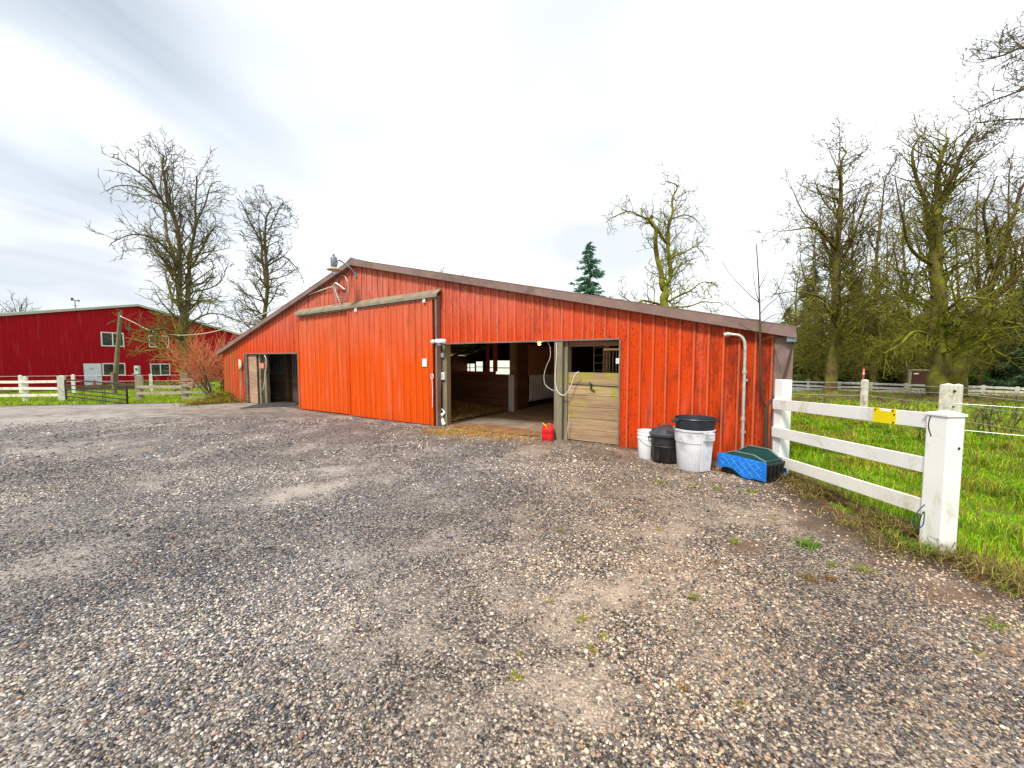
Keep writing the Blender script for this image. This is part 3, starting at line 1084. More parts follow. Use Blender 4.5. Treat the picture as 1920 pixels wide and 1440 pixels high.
# dead clippings and roots heaped along the foot of the white fence
pts = []
for (u, v, n_, rad) in [(1490, 905, 500, 0.26), (1530, 922, 500, 0.22), (1560, 935, 350, 0.16), (1620, 965, 250, 0.14), (1690, 1000, 500, 0.18), (1720, 1010, 300, 0.16), (1650, 985, 250, 0.12), (1500, 930, 160, 0.30), (1600, 990, 160, 0.35), (1680, 1035, 200, 0.35), (1800, 1060, 260, 0.30), (1860, 1080, 260, 0.30), (1900, 1110, 200, 0.30)]:
    p_ = gp(u, v)
    a = r.normal(0, rad * 0.55, (n_, 2))
    pts.append(np.c_[p_.x + a[:, 0] * 0.6, p_.y + a[:, 1]])
P = np.concatenate(pts)
hz_ = np.abs(r.normal(0.0, 0.035, len(P)))
n = len(P)
cs = np.array([(0.30, 0.20, 0.08), (0.16, 0.09, 0.04), (0.42, 0.34, 0.08), (0.22, 0.26, 0.03), (0.08, 0.045, 0.025)])[r.choice(5, n)] * r.uniform(0.7, 1.2, (n, 1))
blades('dead_grass', P[:, 0], P[:, 1], r.uniform(0.06, 0.16, n), 0.006, cs, 'heaped brown dead grass along the foot of the white fence', 'dead grass', 1.5, 5, mat=M['straw'], Z=terrain(P[:, 0], P[:, 1]) + hz_)

# tufts that grow through the gravel
T = [(1516, 1028, 90, .10, 0), (1375, 1020, 50, .07, 1), (1235, 996, 30, .035, 2), (1092, 1166, 60, .05, 2), (1131, 1200, 45, .04, 2), (1105, 1222, 50, .05, 2),
     (968, 1275, 60, .05, 2), (1300, 1127, 30, .04, 1), (1520, 1090, 80, .08, 3), (1620, 1075, 60, .08, 1), (1555, 1090, 50, .05, 3), (1870, 1180, 60, .10, 1),
     (1830, 1090, 60, .08, 3), (1890, 1110, 120, .14, 1), (1735, 1040, 240, .10, 0), (1700, 1030, 120, .09, 0), (1790, 1050, 60, .08, 3), (1240, 908, 60, .12, 1),
     (1300, 912, 70, .11, 2), (1345, 920, 40, .08, 1), (1290, 900, 40, .08, 3), (1410, 925, 50, .10, 1), (1190, 885, 30, .08, 2), (1050, 1000, 20, .04, 1),
     (880, 1120, 20, .04, 2), (1030, 1130, 20, .04, 2), (1560, 1065, 30, .05, 1), (975, 1230, 25, .04, 2), (1340, 1060, 25, .05, 3), (1450, 975, 40, .06, 2),
     (1590, 985, 60, .08, 1), (1680, 1015, 70, .08, 0), (1840, 1230, 25, .04, 2), (1280, 1300, 20, .03, 3), (1388, 1330, 25, .04, 2), (850, 790, 40, .12, 2),
     (830, 803, 40, .10, 2), (568, 770, 40, .14, 2), (650, 785, 40, .10, 2), (700, 790, 30, .10, 2)]
TC = [[(0.12, 0.28, 0.01), (0.20, 0.36, 0.02)], [(0.24, 0.34, 0.02), (0.34, 0.30, 0.06)], [(0.42, 0.36, 0.01), (0.32, 0.34, 0.01)], [(0.34, 0.20, 0.06), (0.26, 0.15, 0.05)]]
PX, PY, LL, CC = [], [], [], []
for u, v, n_, rad, kd in T:
    p_ = gp(u, v)
    a = r.normal(0, rad * 0.45, (n_, 2))
    PX.append(p_.x + a[:, 0])
    PY.append(p_.y + a[:, 1])
    LL.append(r.uniform(0.35, 1.0, n_) * (0.13 if kd == 0 else 0.075 if kd == 1 else 0.028 if kd == 2 else 0.06))
    CC.append(np.array(TC[kd])[r.choice(2, n_)] * r.uniform(0.75, 1.2, (n_, 1)))
X, Y = np.concatenate(PX), np.concatenate(PY)
blades('weed_tufts', X, Y, np.concatenate(LL), 0.0052 + 0.0004 * Y, np.concatenate(CC), 'small grass and moss tufts growing up through the gravel', 'weeds', 0.8, 6, 0.012)

# straw blown out of the barn
PX, PY = [], []
for s0, d0, rs, rd, n_ in [(13.1, -0.35, 0.8, 0.22, 900), (12.6, -0.8, 0.5, 0.22, 600), (14.2, -0.35, 0.6, 0.2, 350), (13.2, 0.15, 0.8, 0.2, 250), (13.6, -1.0, 1.2, 0.35, 250)]:
    s_ = r.normal(s0, rs * 0.6, n_)
    d_ = r.normal(d0, rd * 0.7, n_)
    w = BL + np.outer(s_, BD) + np.outer(d_, BN)
    PX.append(w[:, 0])
    PY.append(w[:, 1])
X, Y = np.concatenate(PX), np.concatenate(PY)
n = len(X)
cs = np.array([(0.62, 0.38, 0.08), (0.50, 0.27, 0.06), (0.70, 0.50, 0.15), (0.34, 0.17, 0.05)])[r.choice(4, n)] * r.uniform(0.7, 1.15, (n, 1))
blades('straw', X, Y, r.uniform(0.02, 0.09, n), 0.007, cs, 'golden straw trodden into the gravel before the open bay', 'straw', 2.6, 7, 0.026, M['straw'])

# ================================================================== the orange barn
RIDGE_S, RIDGE_Z, BW, BDEP = 8.65, 4.42, 19.2, 16.0


def ztop(s):
    return RIDGE_Z - (0.2265 * (s - RIDGE_S) if s > RIDGE_S else 0.288 * (RIDGE_S - s))


barn = thing('barn', 'long low orange red ribbed metal barn with a shallow gable and open bays', 'barn', (BL[0], BL[1], 0), BANG)


def corr(mb, s0, s1, zb, zt, y, pitch=0.2286, rib=0.020, holes=(), phase=0.0, wob=0.0, plane='xz', minor=0.005):
    """ribbed sheet in the plane y (barn front) - zb, zt are functions of s"""
    prof = [(-0.030, 0), (-0.014, rib), (0.014, rib), (0.030, 0)]
    if minor:
        prof += [(pitch * 0.30, 0), (pitch * 0.32, minor), (pitch * 0.37, minor), (pitch * 0.39, 0),
                 (pitch * 0.60, 0), (pitch * 0.62, minor), (pitch * 0.67, minor), (pitch * 0.69, 0)]
    S_ = {}
    k0 = int(math.floor((s0 - phase) / pitch)) - 1
    k1 = int(math.ceil((s1 - phase) / pitch)) + 1
    for k in range(k0, k1):
        for a, b in prof:
            s = phase + k * pitch + a
            if s0 < s < s1:
                S_[round(s, 4)] = b
    for s in [s0, s1] + [h for H_ in holes for h in H_[:2]]:
        S_.setdefault(round(s, 4), 0.0)
    ss = sorted(S_)
    rr = random.Random(5)
    wv = {}
    for i in range(len(ss) - 1):
        a, b = ss[i], ss[i + 1]
        m_ = (a + b) / 2
        lo = None
        for h in holes:
            if h[0] < m_ < h[1]:
                lo = h[2]
        vs = []
        for s in (a, b):
            z0 = zb(s) if lo is None else lo
            z1 = zt(s)
            if s not in wv:
                wv[s] = 0.0
            w = wob * math.sin(s * 2.1) + wob * 0.6 * math.sin(s * 5.3 + 1)
            if plane == 'xz':
                vs += [(s, y - S_[s] - w * 0.3, z0), (s, y - S_[s], (z0 + z1) / 2), (s, y - S_[s] + w * 0.2, z1)]
            else:
                vs += [(y - S_[s], s, z0), (y - S_[s], s, (z0 + z1) / 2), (y - S_[s], s, z1)]
        mb.add(vs, [(0, 3, 4, 1), (1, 4, 5, 2)])


OP1 = (1.84, 5.52, 1.94)
OP2 = (11.88, 16.52, 2.11)
mb = MB()
corr(mb, 0.0, BW, lambda s: 0.02 + 0.02 * math.sin(s * 3), lambda s: ztop(s) + 0.06, 0.0, holes=[OP1, OP2], wob=0.012)
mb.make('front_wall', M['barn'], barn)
mb = MB()
corr(mb, 0, BDEP, lambda s: 0.02, lambda s: ztop(0) + 0.05, 0.0, plane='yz', minor=0)
mb.make('side_wall', M['barn'], barn)
mb = MB()
corr(mb, 0, BDEP, lambda s: 0.02, lambda s: ztop(BW) + 0.05, BW + 0.02, plane='yz', minor=0)
mb.make('side_wall', M['barn'], barn)
# rear wall with its daylight openings (found from the photograph's view through the bay)
rw = []
for u0, u1, v0, v1 in [(866, 880, 682, 697), (881, 890, 682, 697), (892, 905, 678, 697), (911, 957, 676, 703)]:
    s0, zt_ = bf(u0, v0, -BDEP)
    s1, zb_ = bf(u1, v1, -BDEP)
    rw.append((s0, s1, max(zb_, 0.6), zt_))
rw.sort()
mb = MB()


def rstrip(a, b, z0, z1=None):
    cuts = [a] + ([RIDGE_S] if a < RIDGE_S < b else []) + [b]
    for p0, p1 in zip(cuts[:-1], cuts[1:]):
        mb.prism([(p0, z0), (p1, z0), (p1, ztop(p1) + 0.12 if z1 is None else z1), (p0, ztop(p0) + 0.12 if z1 is None else z1)], BDEP, BDEP + 0.03)


cur = 0.0
for a, b, z0, z1 in rw:
    if a > cur:
        rstrip(cur, a, 0.0)
    rstrip(a, b, 0.0, z0)
    rstrip(a, b, z1)
    cur = max(cur, b)
rstrip(cur, BW, 0.0)
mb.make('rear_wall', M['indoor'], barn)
mb = MB()
for a, b, z0, z1 in rw:
    mb.box(a, a + 0.05, BDEP - 0.03, BDEP - 0.003, z0, z1)
    mb.box(a + 0.05, b, BDEP - 0.03, BDEP - 0.003, (z0 + z1) / 2 - 0.02, (z0 + z1) / 2 + 0.02)
mb.make('window_frame', M['rafter'], barn)
# roof
SE = bf(1491, 622, 0.155)[0]
for s0, s1 in ((-0.22, RIDGE_S), (RIDGE_S, SE)):
    mb = MB()
    z0, z1 = ztop(s0) + 0.13, ztop(s1) + 0.13
    mb.prism([(s0, z0), (s1, z1), (s1, z1 + 0.035), (s0, z0 + 0.035)], -0.10, BDEP + 0.3)
    mb.make('roof', M['roof'], barn)
mb = MB()
mb.prism([(RIDGE_S - 0.25, ztop(RIDGE_S - 0.25) + 0.18), (RIDGE_S, RIDGE_Z + 0.20), (RIDGE_S + 0.25, ztop(RIDGE_S + 0.25) + 0.18), (RIDGE_S, RIDGE_Z + 0.24)], -0.13, BDEP + 0.3)
mb.make('ridge_cap', M['greymetal'], barn)
# rake trim in lengths, with a folded lower lip
for s0, s1, h_ in ((-0.24, RIDGE_S, 0.14), (RIDGE_S, SE + 0.01, 0.175)):
    mb = MB()
    n_ = 4 if s0 < 0 else 5
    for i in range(n_):
        a = s0 + (s1 - s0) * i / n_
        b = s0 + (s1 - s0) * (i + 1) / n_
        e_ = 0.003 * (i % 2)
        mb.prism([(a, ztop(a) + 0.01), (b, ztop(b) + 0.01), (b, ztop(b) + h_), (a, ztop(a) + h_)], -0.155 - e_, -0.135)
        mb.prism([(a, ztop(a) + 0.005), (b, ztop(b) + 0.005), (b, ztop(b) + 0.022), (a, ztop(a) + 0.022)], -0.134, -0.02)
        mb.prism([(a, ztop(a) + h_ - 0.002), (b, ztop(b) + h_ - 0.002), (b, ztop(b) + h_ + 0.012), (a, ztop(a) + h_ + 0.012)], -0.16 - e_, -0.03)
    mb.make('rake_trim', M['trim'], barn)
mb = MB()
mb.box(BW - 0.20, BW + 0.045, -0.040, -0.028, 0.03, ztop(BW) + 0.0)
mb.box(BW + 0.035, BW + 0.047, -0.028, 0.14, 0.03, ztop(BW))
mb.make('corner_trim', M['trim'], barn)
mb = MB()
mb.box(SE - 0.10, SE + 0.02, -0.13, BDEP, ztop(BW) - 0.06, ztop(BW) + 0.07)
mb.make('gutter', M['greymetal'], barn)
mb = MB()
mb.box(OP1[0] - 0.05, OP1[1] + 0.02, -0.035, 0.05, OP1[2] - 0.045, OP1[2] - 0.002)
mb.box(OP1[0] - 0.05, OP1[0] - 0.002, -0.035, 0.05, 0.02, OP1[2] - 0.047)
mb.box(OP1[1] + 0.002, OP1[1] + 0.03, -0.030, 0.05, 0.02, OP1[2] - 0.047)
mb.make('opening_trim', M['trim'], barn)
mb = MB()
mb.box(OP2[0] + 0.2, OP2[1] + 0.02, -0.035, 0.02, OP2[2] - 0.035, OP2[2] - 0.002)
mb.box(OP2[1] + 0.002, OP2[1] + 0.035, -0.035, 0.06, 0.02, OP2[2] - 0.037)
mb.make('opening_trim', M['trim'], barn)
# sliding doors on the hooded track
OFF = 0.10
dL0, _ = bf(560, 700, OFF)
dM, _ = bf(659, 700, OFF)
dR, _ = bf(812, 700, OFF + 0.05)
tb = [bf(552, 592, 0.22), bf(818, 556, 0.22)]


def ztrk(s):
    return tb[0][1] + (tb[1][1] - tb[0][1]) * (s - tb[0][0]) / (tb[1][0] - tb[0][0])


for a, b, off, zl in ((dL0, dM, OFF - 0.025, 0.05), (dM - 0.02, dR, OFF + 0.045, 0.035)):
    mb = MB()
    corr(mb, a, b, lambda s: zl, lambda s: ztrk(s) + 0.05, -off, phase=a, wob=0.012)
    mb.box(a + 0.01, b - 0.01, -off + 0.002, -off + 0.03, zl + 0.3, zl + 0.42)
    mb.box(a + 0.01, b - 0.01, -off + 0.002, -off + 0.03, 1.5, 1.62)
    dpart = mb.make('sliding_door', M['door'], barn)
    mb = MB()
    mb.box(a - 0.012, a + 0.03, -off - 0.026, -off + 0.035, zl - 0.004, ztrk(a) + 0.045)
    mb.make('edge_trim', M['door'], dpart)
    mb = MB()
    mb.box(b - 0.03, b + 0.012, -off - 0.026, -off + 0.035, zl - 0.004, ztrk(b) + 0.045)
    mb.make('edge_trim', M['door'], dpart)
    if b == dR:
        hs, hz_ = bf(809, 706, OFF + 0.1)
        mb = MB()
        t_ = np.linspace(0, 2 * math.pi, 14)
        mb.tube([(hs + 0.045 * math.cos(x), -off - 0.035, hz_ + 0.06 * math.sin(x)) for x in t_], 0.010, 6)
        mb.tube([(hs, -off - 0.035, hz_ - 0.06), (hs + 0.02, -off - 0.04, hz_ - 0.35), (hs + 0.01, -off - 0.04, 0.5)], 0.008, 6)
        mb.make('pull_ring', M['whitepl'], dpart)
        for u, v in ((669, 578), (797, 560)):
            mb = MB()
            s_, z_ = bf(u, v, OFF + 0.05)
            mb.box(s_ - 0.04, s_ + 0.04, -off - 0.05, -off - 0.028, z_ - 0.11, z_ + 0.05)
            mb.tube([(s_, -off - 0.05, z_ - 0.07), (s_, -off - 0.075, z_ - 0.07)], 0.03, 10)
            mb.make('hanger', M['whitepl'], dpart)
        s_, z_ = bf(797, 680, OFF + 0.05)
        mb = MB()
        mb.box(s_ - 0.075, s_ + 0.075, -off - 0.028, -off - 0.022, z_ - 0.10, z_ + 0.10)
        sg = mb.make('notice_sheet', M['whitepl'], None)
        sg.matrix_world = Matrix.Translation((BL[0], BL[1], 0)) @ Matrix.Rotation(BANG, 4, 'Z')
        prop(sg, 'small white notice sheet fixed to the orange sliding door', 'notice')
mb = MB()
s0, s1 = tb[0][0], tb[1][0]
vs = []
for s in (s0, s1):
    z = ztrk(s)
    for y, dz in ((-0.02, 0.20), (-0.045, 0.215), (-0.215, 0.075), (-0.22, 0.0), (-0.205, 0.0), (-0.20, 0.06), (-0.03, 0.185)):
        vs.append((s, y, z + dz))
n_ = 7
mb.add(vs, [tuple(range(n_)), tuple(range(2 * n_ - 1, n_ - 1, -1))] + [(i, (i + 1) % n_, (i + 1) % n_ + n_, i + n_) for i in range(n_)])
hood = mb.make('track_hood', M['hood'], barn)
mb = MB()
for k in range(7):
    s = s0 + (s1 - s0) * (k + 0.5) / 7
    mb.box(s - 0.02, s + 0.02, -0.18, -0.022, ztrk(s) - 0.005, ztrk(s) + 0.03)
vs = []
mb.beam((s0 + 0.02, -0.13, ztrk(s0) - 0.005), (s1 - 0.02, -0.13, ztrk(s1) - 0.005), 0.06, 0.05)
mb.make('track_rail', M['greymetal'], hood)
mb = MB()
s_, _ = bf(819, 700, 0.16)
mb.box(s_ - 0.035, s_ + 0.02, -0.17, -0.04, 0.0, ztrk(s_) + 0.04)
mb.make('door_guide', M['trim'], barn)

# bay posts and boarding
mb = MB()
mb.box(11.98, 12.13, 0.03, 0.18, 0.0, 2.3)
mb.make('post', M['mosspost'], barn)
mb = MB()
mb.box(15.15, 15.335, -0.025, 0.20, 0.0, 2.07)
mb.box(15.34, 15.42, 0.06, 0.26, 0.0, 2.07)
mb.make('post', M['mosspost'], barn, bevel=0.01)
mb = MB()
mb.box(15.43, 16.50, 0.10, 0.15, 1.965, 2.22)
mb.make('header_board', M['rafter'], barn)
mb = MB()
zc = 0.03
for i in range(6):
    hgt = 0.235
    mb.box(15.425, 16.515, 0.085 + 0.004 * (i % 2), 0.125, zc, zc + hgt - 0.006)
    zc += hgt
o = mb.make('plank_panel', M['stallb'], barn, bevel=0.004)
o['label'] = 'pale planks streaked with yellow green moss'
sk_, zk_ = bf(1110, 722, -0.08)
mb = MB()
mb.tube([(15.45, 0.078, 1.19), (16.50, 0.078, 1.175)], 0.009, 6)
mb.tube([(sk_ - 0.06, 0.07, zk_ + 0.05), (sk_, 0.06, zk_ + 0.02), (sk_ - 0.02, 0.06, zk_ - 0.08), (sk_ + 0.06, 0.07, zk_ - 0.12)], 0.016, 6)
mb.make('latch', M['gatem'], barn)
# left bay
mb = MB()
mb.box(1.97, 2.62, 0.04, 0.08, 0.03, 1.86)
mb.make('board_panel', M['warmboard'], barn)

mb = MB()
s_, _ = bf(488, 700, -0.10)
mb.box(s_ - 0.07, s_ + 0.07, 0.085, 0.20, 0, 1.9)
mb.box(s_ + 0.075, s_ + 0.23, 0.20, 0.32, 0, 2.1)
for z in (0.35, 1.0, 1.65):
    mb.box(s_ - 0.03, s_ + 0.05, 0.070, 0.084, z, z + 0.09)
mb.make('post', M['mosspost'], barn)
mb = MB()
mb.box(1.86, 2.02, -0.02, 0.035, 0, 1.89)
mb.make('post', M['wboard'], barn)


def stall_front(mbb, mbr, a, b, y, ztopb, ztopr, gap=0.11, axis='x'):
    nb = int(ztopb / 0.2)
    for i in range(nb):
        z0 = 0.04 + i * (ztopb - 0.04) / nb
        z1 = z0 + (ztopb - 0.04) / nb - 0.006
        if axis == 'x':
            mbb.box(a, b, y, y + 0.04 + 0.003 * (i % 2), z0, z1)
        else:
            mbb.box(y, y + 0.04 + 0.003 * (i % 2), a, b, z0, z1)
    n_ = int((b - a) / gap)
    for i in range(n_ + 1):
        s = a + (b - a) * i / n_
        p0 = (s, y + 0.02, ztopb) if axis == 'x' else (y + 0.02, s, ztopb)
        p1 = (s, y + 0.02, ztopr) if axis == 'x' else (y + 0.02, s, ztopr)
        mbr.tube([p0, p1], 0.010, 6, False)
    if axis == 'x':
        mbr.box(a, b, y, y + 0.04, ztopr, ztopr + 0.05)
    else:
        mbr.box(y, y + 0.04, a, b, ztopr, ztopr + 0.05)


mb, mr = MB(), MB()
stall_front(mb, mr, 0.35, 5.5, 1.15, 1.07, 1.88)
mb.make('stall_front', M['wboard'], barn)
mr.make('stall_bars', M['bar'], barn)
mb = MB()
s_, _ = bf(543, 700, -1.10)
mb.box(s_ - 0.08, s_ + 0.08, 0.98, 1.13, 0, 2.6)
mb.make('post', M['indoor'], barn)
mb = MB()
mb.box(0.25, 0.30, 0.33, 6, 0.0, 1.9)      # stall divider
mb.make('stall_partition', M['indoor'], barn)
mb = MB()
mb.box(5.60, 5.66, 0.1, 1.10, 0.0, 2.6)
mb.make('stall_partition', M['indoor'], barn)
# hay bay partition
mb = MB()
zc = 0.02
for i in range(6):
    mb.box(5.75, 11.9, 3.34, 3.38 + 0.004 * (i % 2), zc, zc + 0.194)
    zc += 0.2
mb.box(5.70, 5.745, 1.3, 3.5, 0.0, 2.4)
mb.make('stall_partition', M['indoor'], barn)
mb = MB()
s0_, z0_ = bf(832, 697, -3.2)
s1_, z1_ = bf(927, 697, -3.2)
mb.box(7.0, s1_, 3.20, 3.30, 1.20, 1.30)
mb.box(s1_ - 0.05, s1_ + 0.05, 3.19, 3.31, 1.302, 2.75)
s2_, _ = bf(908, 697, -3.2)
mb.box(s2_ - 0.06, s2_ + 0.02, 3.40, 3.50, 1.22, 2.9)
o = mb.make('red_frame', M['redpaint'], barn)
mb = MB()
mb.box(11.92, 12.10, 3.28, 3.46, 0.0, 3.4)
mb.make('post', M['wboard'], barn)
mb = MB()
mb.box(15.05, 15.20, 3.28, 3.43, 0.0, 2.9)
mb.make('post', M['wboard'], barn)
mb = MB()
mb.box(11.90, 11.918, 3.26, 3.47, 0.0, 1.2)
mb.box(11.885, 12.10, 3.262, 3.276, 0.0, 1.2)
mb.make('post_guard', M['bar'], barn)
# aisle stall fronts
mb, mr = MB(), MB()
mb.box(11.95, 11.99, 3.5, 4.35, 0.02, 2.9)
for z in np.arange(0.02, 2.7, 0.2):
    mb.box(11.95, 11.99, 6.6, 12.5, z, z + 0.194)
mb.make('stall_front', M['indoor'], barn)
for i in range(20):
    y = 4.40 + i * 0.11
    mr.tube([(12.03, y, 0.30), (12.03, y, 1.15)], 0.020, 6, False)
mr.box(12.01, 12.05, 4.36, 6.55, 0.25, 0.30)
mr.make('stall_bars', M['bar'], barn)
mr = MB()
for i in range(20):
    y = 4.40 + i * 0.11
    mr.tube([(12.03, y, 1.16), (12.03, y, 2.15)], 0.022, 6, False)
mr.box(12.01, 12.05, 4.36, 6.55, 2.15, 2.20)
mr.make('stall_bars', M['rafter'], barn)  # upper bars coloured brown to paint the bulb's warm light on them
mb = MB()
for i in range(6):
    mb.box(11.96, 12.0, 4.37, 6.58, 1.10 + i * 0.19, 1.10 + (i + 1) * 0.19 - 0.006)
mb.make('stall_door', M['rafter'], barn)
mb = MB()
for i in range(13):
    mb.box(15.02, 15.06 + 0.003 * (i % 2), 3.5, 13.0, 0.02 + i * 0.2, 0.02 + (i + 1) * 0.2 - 0.006)
mb.make('stall_partition', M['rafter'], barn)
mb, mr = MB(), MB()
stall_front(mb, mr, 15.1, 19.0, 3.1, 1.2, 1.95, 0.09)
mb.make('stall_front', M['indoor'], barn)
mr.make('stall_bars', M['bar'], barn)
mb = MB()
for i in range(10):
    mb.box(15.1, 19.15, 6.2, 6.24 + 0.003 * (i % 2), 0.02 + i * 0.2, 0.02 + (i + 1) * 0.2 - 0.006)
mb.make('stall_partition', M['rafter'], barn)
# rafters and purlins
mb = MB()
for y in (0.10, 3.6, 7.2, 10.8, 14.2):
    for a, b in ((0.1, RIDGE_S), (RIDGE_S, BW - 0.1)):
        za, zb2 = ztop(a) - 0.11, ztop(b) - 0.11
        mb.prism([(a, za), (b, zb2), (b, zb2 + 0.16), (a, za + 0.16)], y, y + 0.05)
mb.make('rafter', M['rafter'], barn)
mb = MB()
for s in np.arange(0.6, BW, 0.9):
    z = ztop(s) + 0.055
    mb.box(s - 0.02, s + 0.02, 0.16, BDEP - 0.1, z, z + 0.07)
mb.make('purlin', M['rafter'], barn)
mb = MB()
for a, b in ((9.0, 12.0), (12.1, 15.1)):
    mb.beam((a, 3.7, 2.55), (b, 3.7, 2.55), 0.05, 0.2)
mb.box(0.2, 15.0, 0.2, 0.24, 2.28, 2.44)
mb.make('tie_beam', M['rafter'], barn)
mb = MB()
mb.box(11.95, 15.4, 0.05, 15.8, -0.05, 0.030)
mb.make('floor_slab', M['stone'], barn)


def on_barn(o):
    """stand a top-level object in the barn's frame"""
    o.matrix_world = Matrix.Translation((BL[0], BL[1], 0)) @ Matrix.Rotation(BANG, 4, 'Z')
    return o


def bthing(name, label, cat, s, y, z, group=None):
    x_, y_ = B(s, y)
    return thing(name, label, cat, (x_, y_, z), BANG, group)


# earth floor of the stalls
mb = MB()
mb.box(1.9, 11.945, 0.02, 15.9, -0.03, 0.022)
mb.box(15.405, 19.15, 0.13, 15.9, -0.03, 0.022)
o = on_barn(mb.make('barn_floor', plain('trodden earth', (0.085, 0.055, 0.035), 0.95, 0, 0.4, 2.5, (0.20, 0.14, 0.07), 0.6, 0.4), None))
o['kind'] = 'structure'
# earth spread over the mouth of the aisle
mb = MB()
rr = random.Random(3)
ring = []
for i in range(28):
    a = 2 * math.pi * i / 28
    ring.append((13.45 + 1.45 * math.cos(a) * rr.uniform(0.85, 1.08), 0.28 + 0.42 * math.sin(a) * rr.uniform(0.8, 1.15)))
mb.add([(13.45, 0.25, 0.050)] + [(x, y, 0.036) for x, y in ring], [(0, i + 1, (i + 1) % 28 + 1) for i in range(28)])
o = on_barn(mb.make('dirt', plain('orange brown dirt', (0.20, 0.10, 0.045), 0.95, 0, 0.35, 5, (0.36, 0.22, 0.08), 0.6, 0.4), None))
o['kind'] = 'structure'
# hay in the bay
r = np.random.default_rng(77)
n = 22000
s_ = r.uniform(6.0, 11.9, n)
d_ = r.uniform(0.15, 3.25, n)
hgt = (0.32 * np.exp(-((s_ - 8.2) / 1.8) ** 2 - ((d_ - 2.4) / 1.0) ** 2) + 0.16 * np.exp(-((s_ - 10.4) / 0.8) ** 2 - ((d_ - 2.2) / 0.8) ** 2) + 0.05) * r.random(n) ** 0.3
w = BL + np.outer(s_, BD) + np.outer(d_, BN)
cs = np.array([(0.52, 0.40, 0.14), (0.40, 0.28, 0.10), (0.32, 0.32, 0.07), (0.20, 0.13, 0.05)])[r.choice(4, n)] * r.uniform(0.8, 1.3, (n, 1))
blades('hay', w[:, 0], w[:, 1], r.uniform(0.05, 0.16, n), 0.012, cs, 'loose hay spread over the floor of the open bay', 'hay', 2.2, 8, mat=M['straw'], Z=0.025 + hgt)

# leaning pallets in the hay bay
for i, (s, d, tilt) in enumerate(((8.6, 2.2, 0.50), (9.6, 1.9, 0.42))):
    p_ = bthing('pallet', ['old wooden pallet leaning in the hay, the farther left of two', 'old wooden pallet leaning in the hay, the one nearer the aisle'][i], 'pallet', s, d, 0.1, 'pallets in the hay bay')
    Rm = Matrix.Rotation(tilt, 4, 'Y') @ Matrix.Rotation(0.25, 4, 'X')
    for j in range(7):
        mb = MB()
        x = -0.5 + j * 0.16
        mb.box(x, x + 0.10, -0.6, 0.6, 0.3, 0.318, Rm)
        mb.make('slat', M['redpaint'] if i == 0 else M['wboard'], p_)
    for y in (-0.58, -0.04, 0.5):
        mb = MB()
        mb.box(-0.5, 0.56, y, y + 0.08, 0.21, 0.298, Rm)
        mb.make('bearer', M['wboard'], p_)

# ladder in the back of the right bay
ls, lz = bf(1124, 690, -6.0)
lad = bthing('ladder', 'pale ladder standing behind the stall bars at the back', 'ladder', ls, 6.0, 0.03)
mb = MB()
mb.box(-0.22, -0.19, -0.02, 0.02, 0, 2.3)
mb.make('stile', M['galv'], lad)
mb = MB()
mb.box(0.19, 0.22, -0.02, 0.02, 0, 2.3)
mb.make('stile', M['galv'], lad)
for k in range(8):
    mb = MB()
    mb.tube([(-0.19, 0, 0.2 + k * 0.27), (0.19, 0, 0.2 + k * 0.27)], 0.014, 6)
    mb.make('rung', M['galv'], lad)

# lit bulb in the aisle
bs, bz = bf(1011, 641, -0.55)
lamp = bthing('hanging_bulb', 'bare warm lit bulb hanging under the beam of the aisle', 'bulb', bs, 0.55, bz)
mb = MB()
mb.lathe([(0.0, -0.075), (0.022, -0.068), (0.032, -0.045), (0.026, -0.015), (0.014, 0.0)], 14)
mb.make('bulb', M['bulb'], lamp, True)
mb = MB()
mb.lathe([(0.0, 0.045), (0.02, 0.04), (0.022, 0.0), (0.014, -0.002)], 12)
mb.tube([(0, 0, 0.045), (0, 0, 0.30)], 0.005, 6)
mb.make('socket', M['black'], lamp, True)
pl_ = D.lights.new('bulb_light', 'POINT')
pl_.energy = 22
pl_.color = (1.0, 0.55, 0.2)
pl_.shadow_soft_size = 0.04
plo = D.objects.new('bulb_light', pl_)
COL.objects.link(plo)
plo.parent = lamp
plo.location = (0, 0.03, -0.12)

# cable loops hung from the mossy post
def bpath(px_, off):
    out = []
    for u, v in px_:
        s, z = bf(u, v, off)
        out.append((s, -off, z))
    return out


def smoothpath(P, n=6):
    P = np.array(P, float)
    Q = np.vstack([2 * P[0] - P[1], P, 2 * P[-1] - P[-2]])
    out = []
    for i in range(1, len(Q) - 2):
        for k in range(n):
            t = k / n
            out.append(0.5 * ((2 * Q[i]) + (-Q[i - 1] + Q[i + 1]) * t + (2 * Q[i - 1] - 5 * Q[i] + 4 * Q[i + 1] - Q[i + 2]) * t * t + (-Q[i - 1] + 3 * Q[i] - 3 * Q[i + 1] + Q[i + 2]) * t ** 3))
    out.append(Q[-2])
    return out


mb = MB()
mb.tube(smoothpath(bpath([(1043, 643), (1044, 665), (1042, 690), (1041, 715), (1045, 733), (1054, 741), (1063, 737), (1071, 722), (1078, 703), (1085, 697)], 0.05)), 0.011, 8)
o = on_barn(mb.make('hose', M['cable'], None, True))
prop(o, 'thick pale hose looped round the mossy post onto the planks', 'hose')
mb = MB()
mb.tube(smoothpath(bpath([(1027, 642), (1031, 650), (1032, 662), (1031, 672), (1024, 688), (1020, 705), (1022, 720), (1031, 729), (1043, 734)], -0.05)), 0.006, 8)
o = on_barn(mb.make('power_cord', M['cable'], None, True))
prop(o, 'thin grey cord hanging in a curve left of the mossy post', 'cord')
mb = MB()
for (pa, pb2) in (((843, 648), (842, 660)), ((842, 660), (831, 693))):
    mb.tube(bpath([pa, pb2], -0.25), 0.005, 6)
o = on_barn(mb.make('pull_string', M['cable'], None))
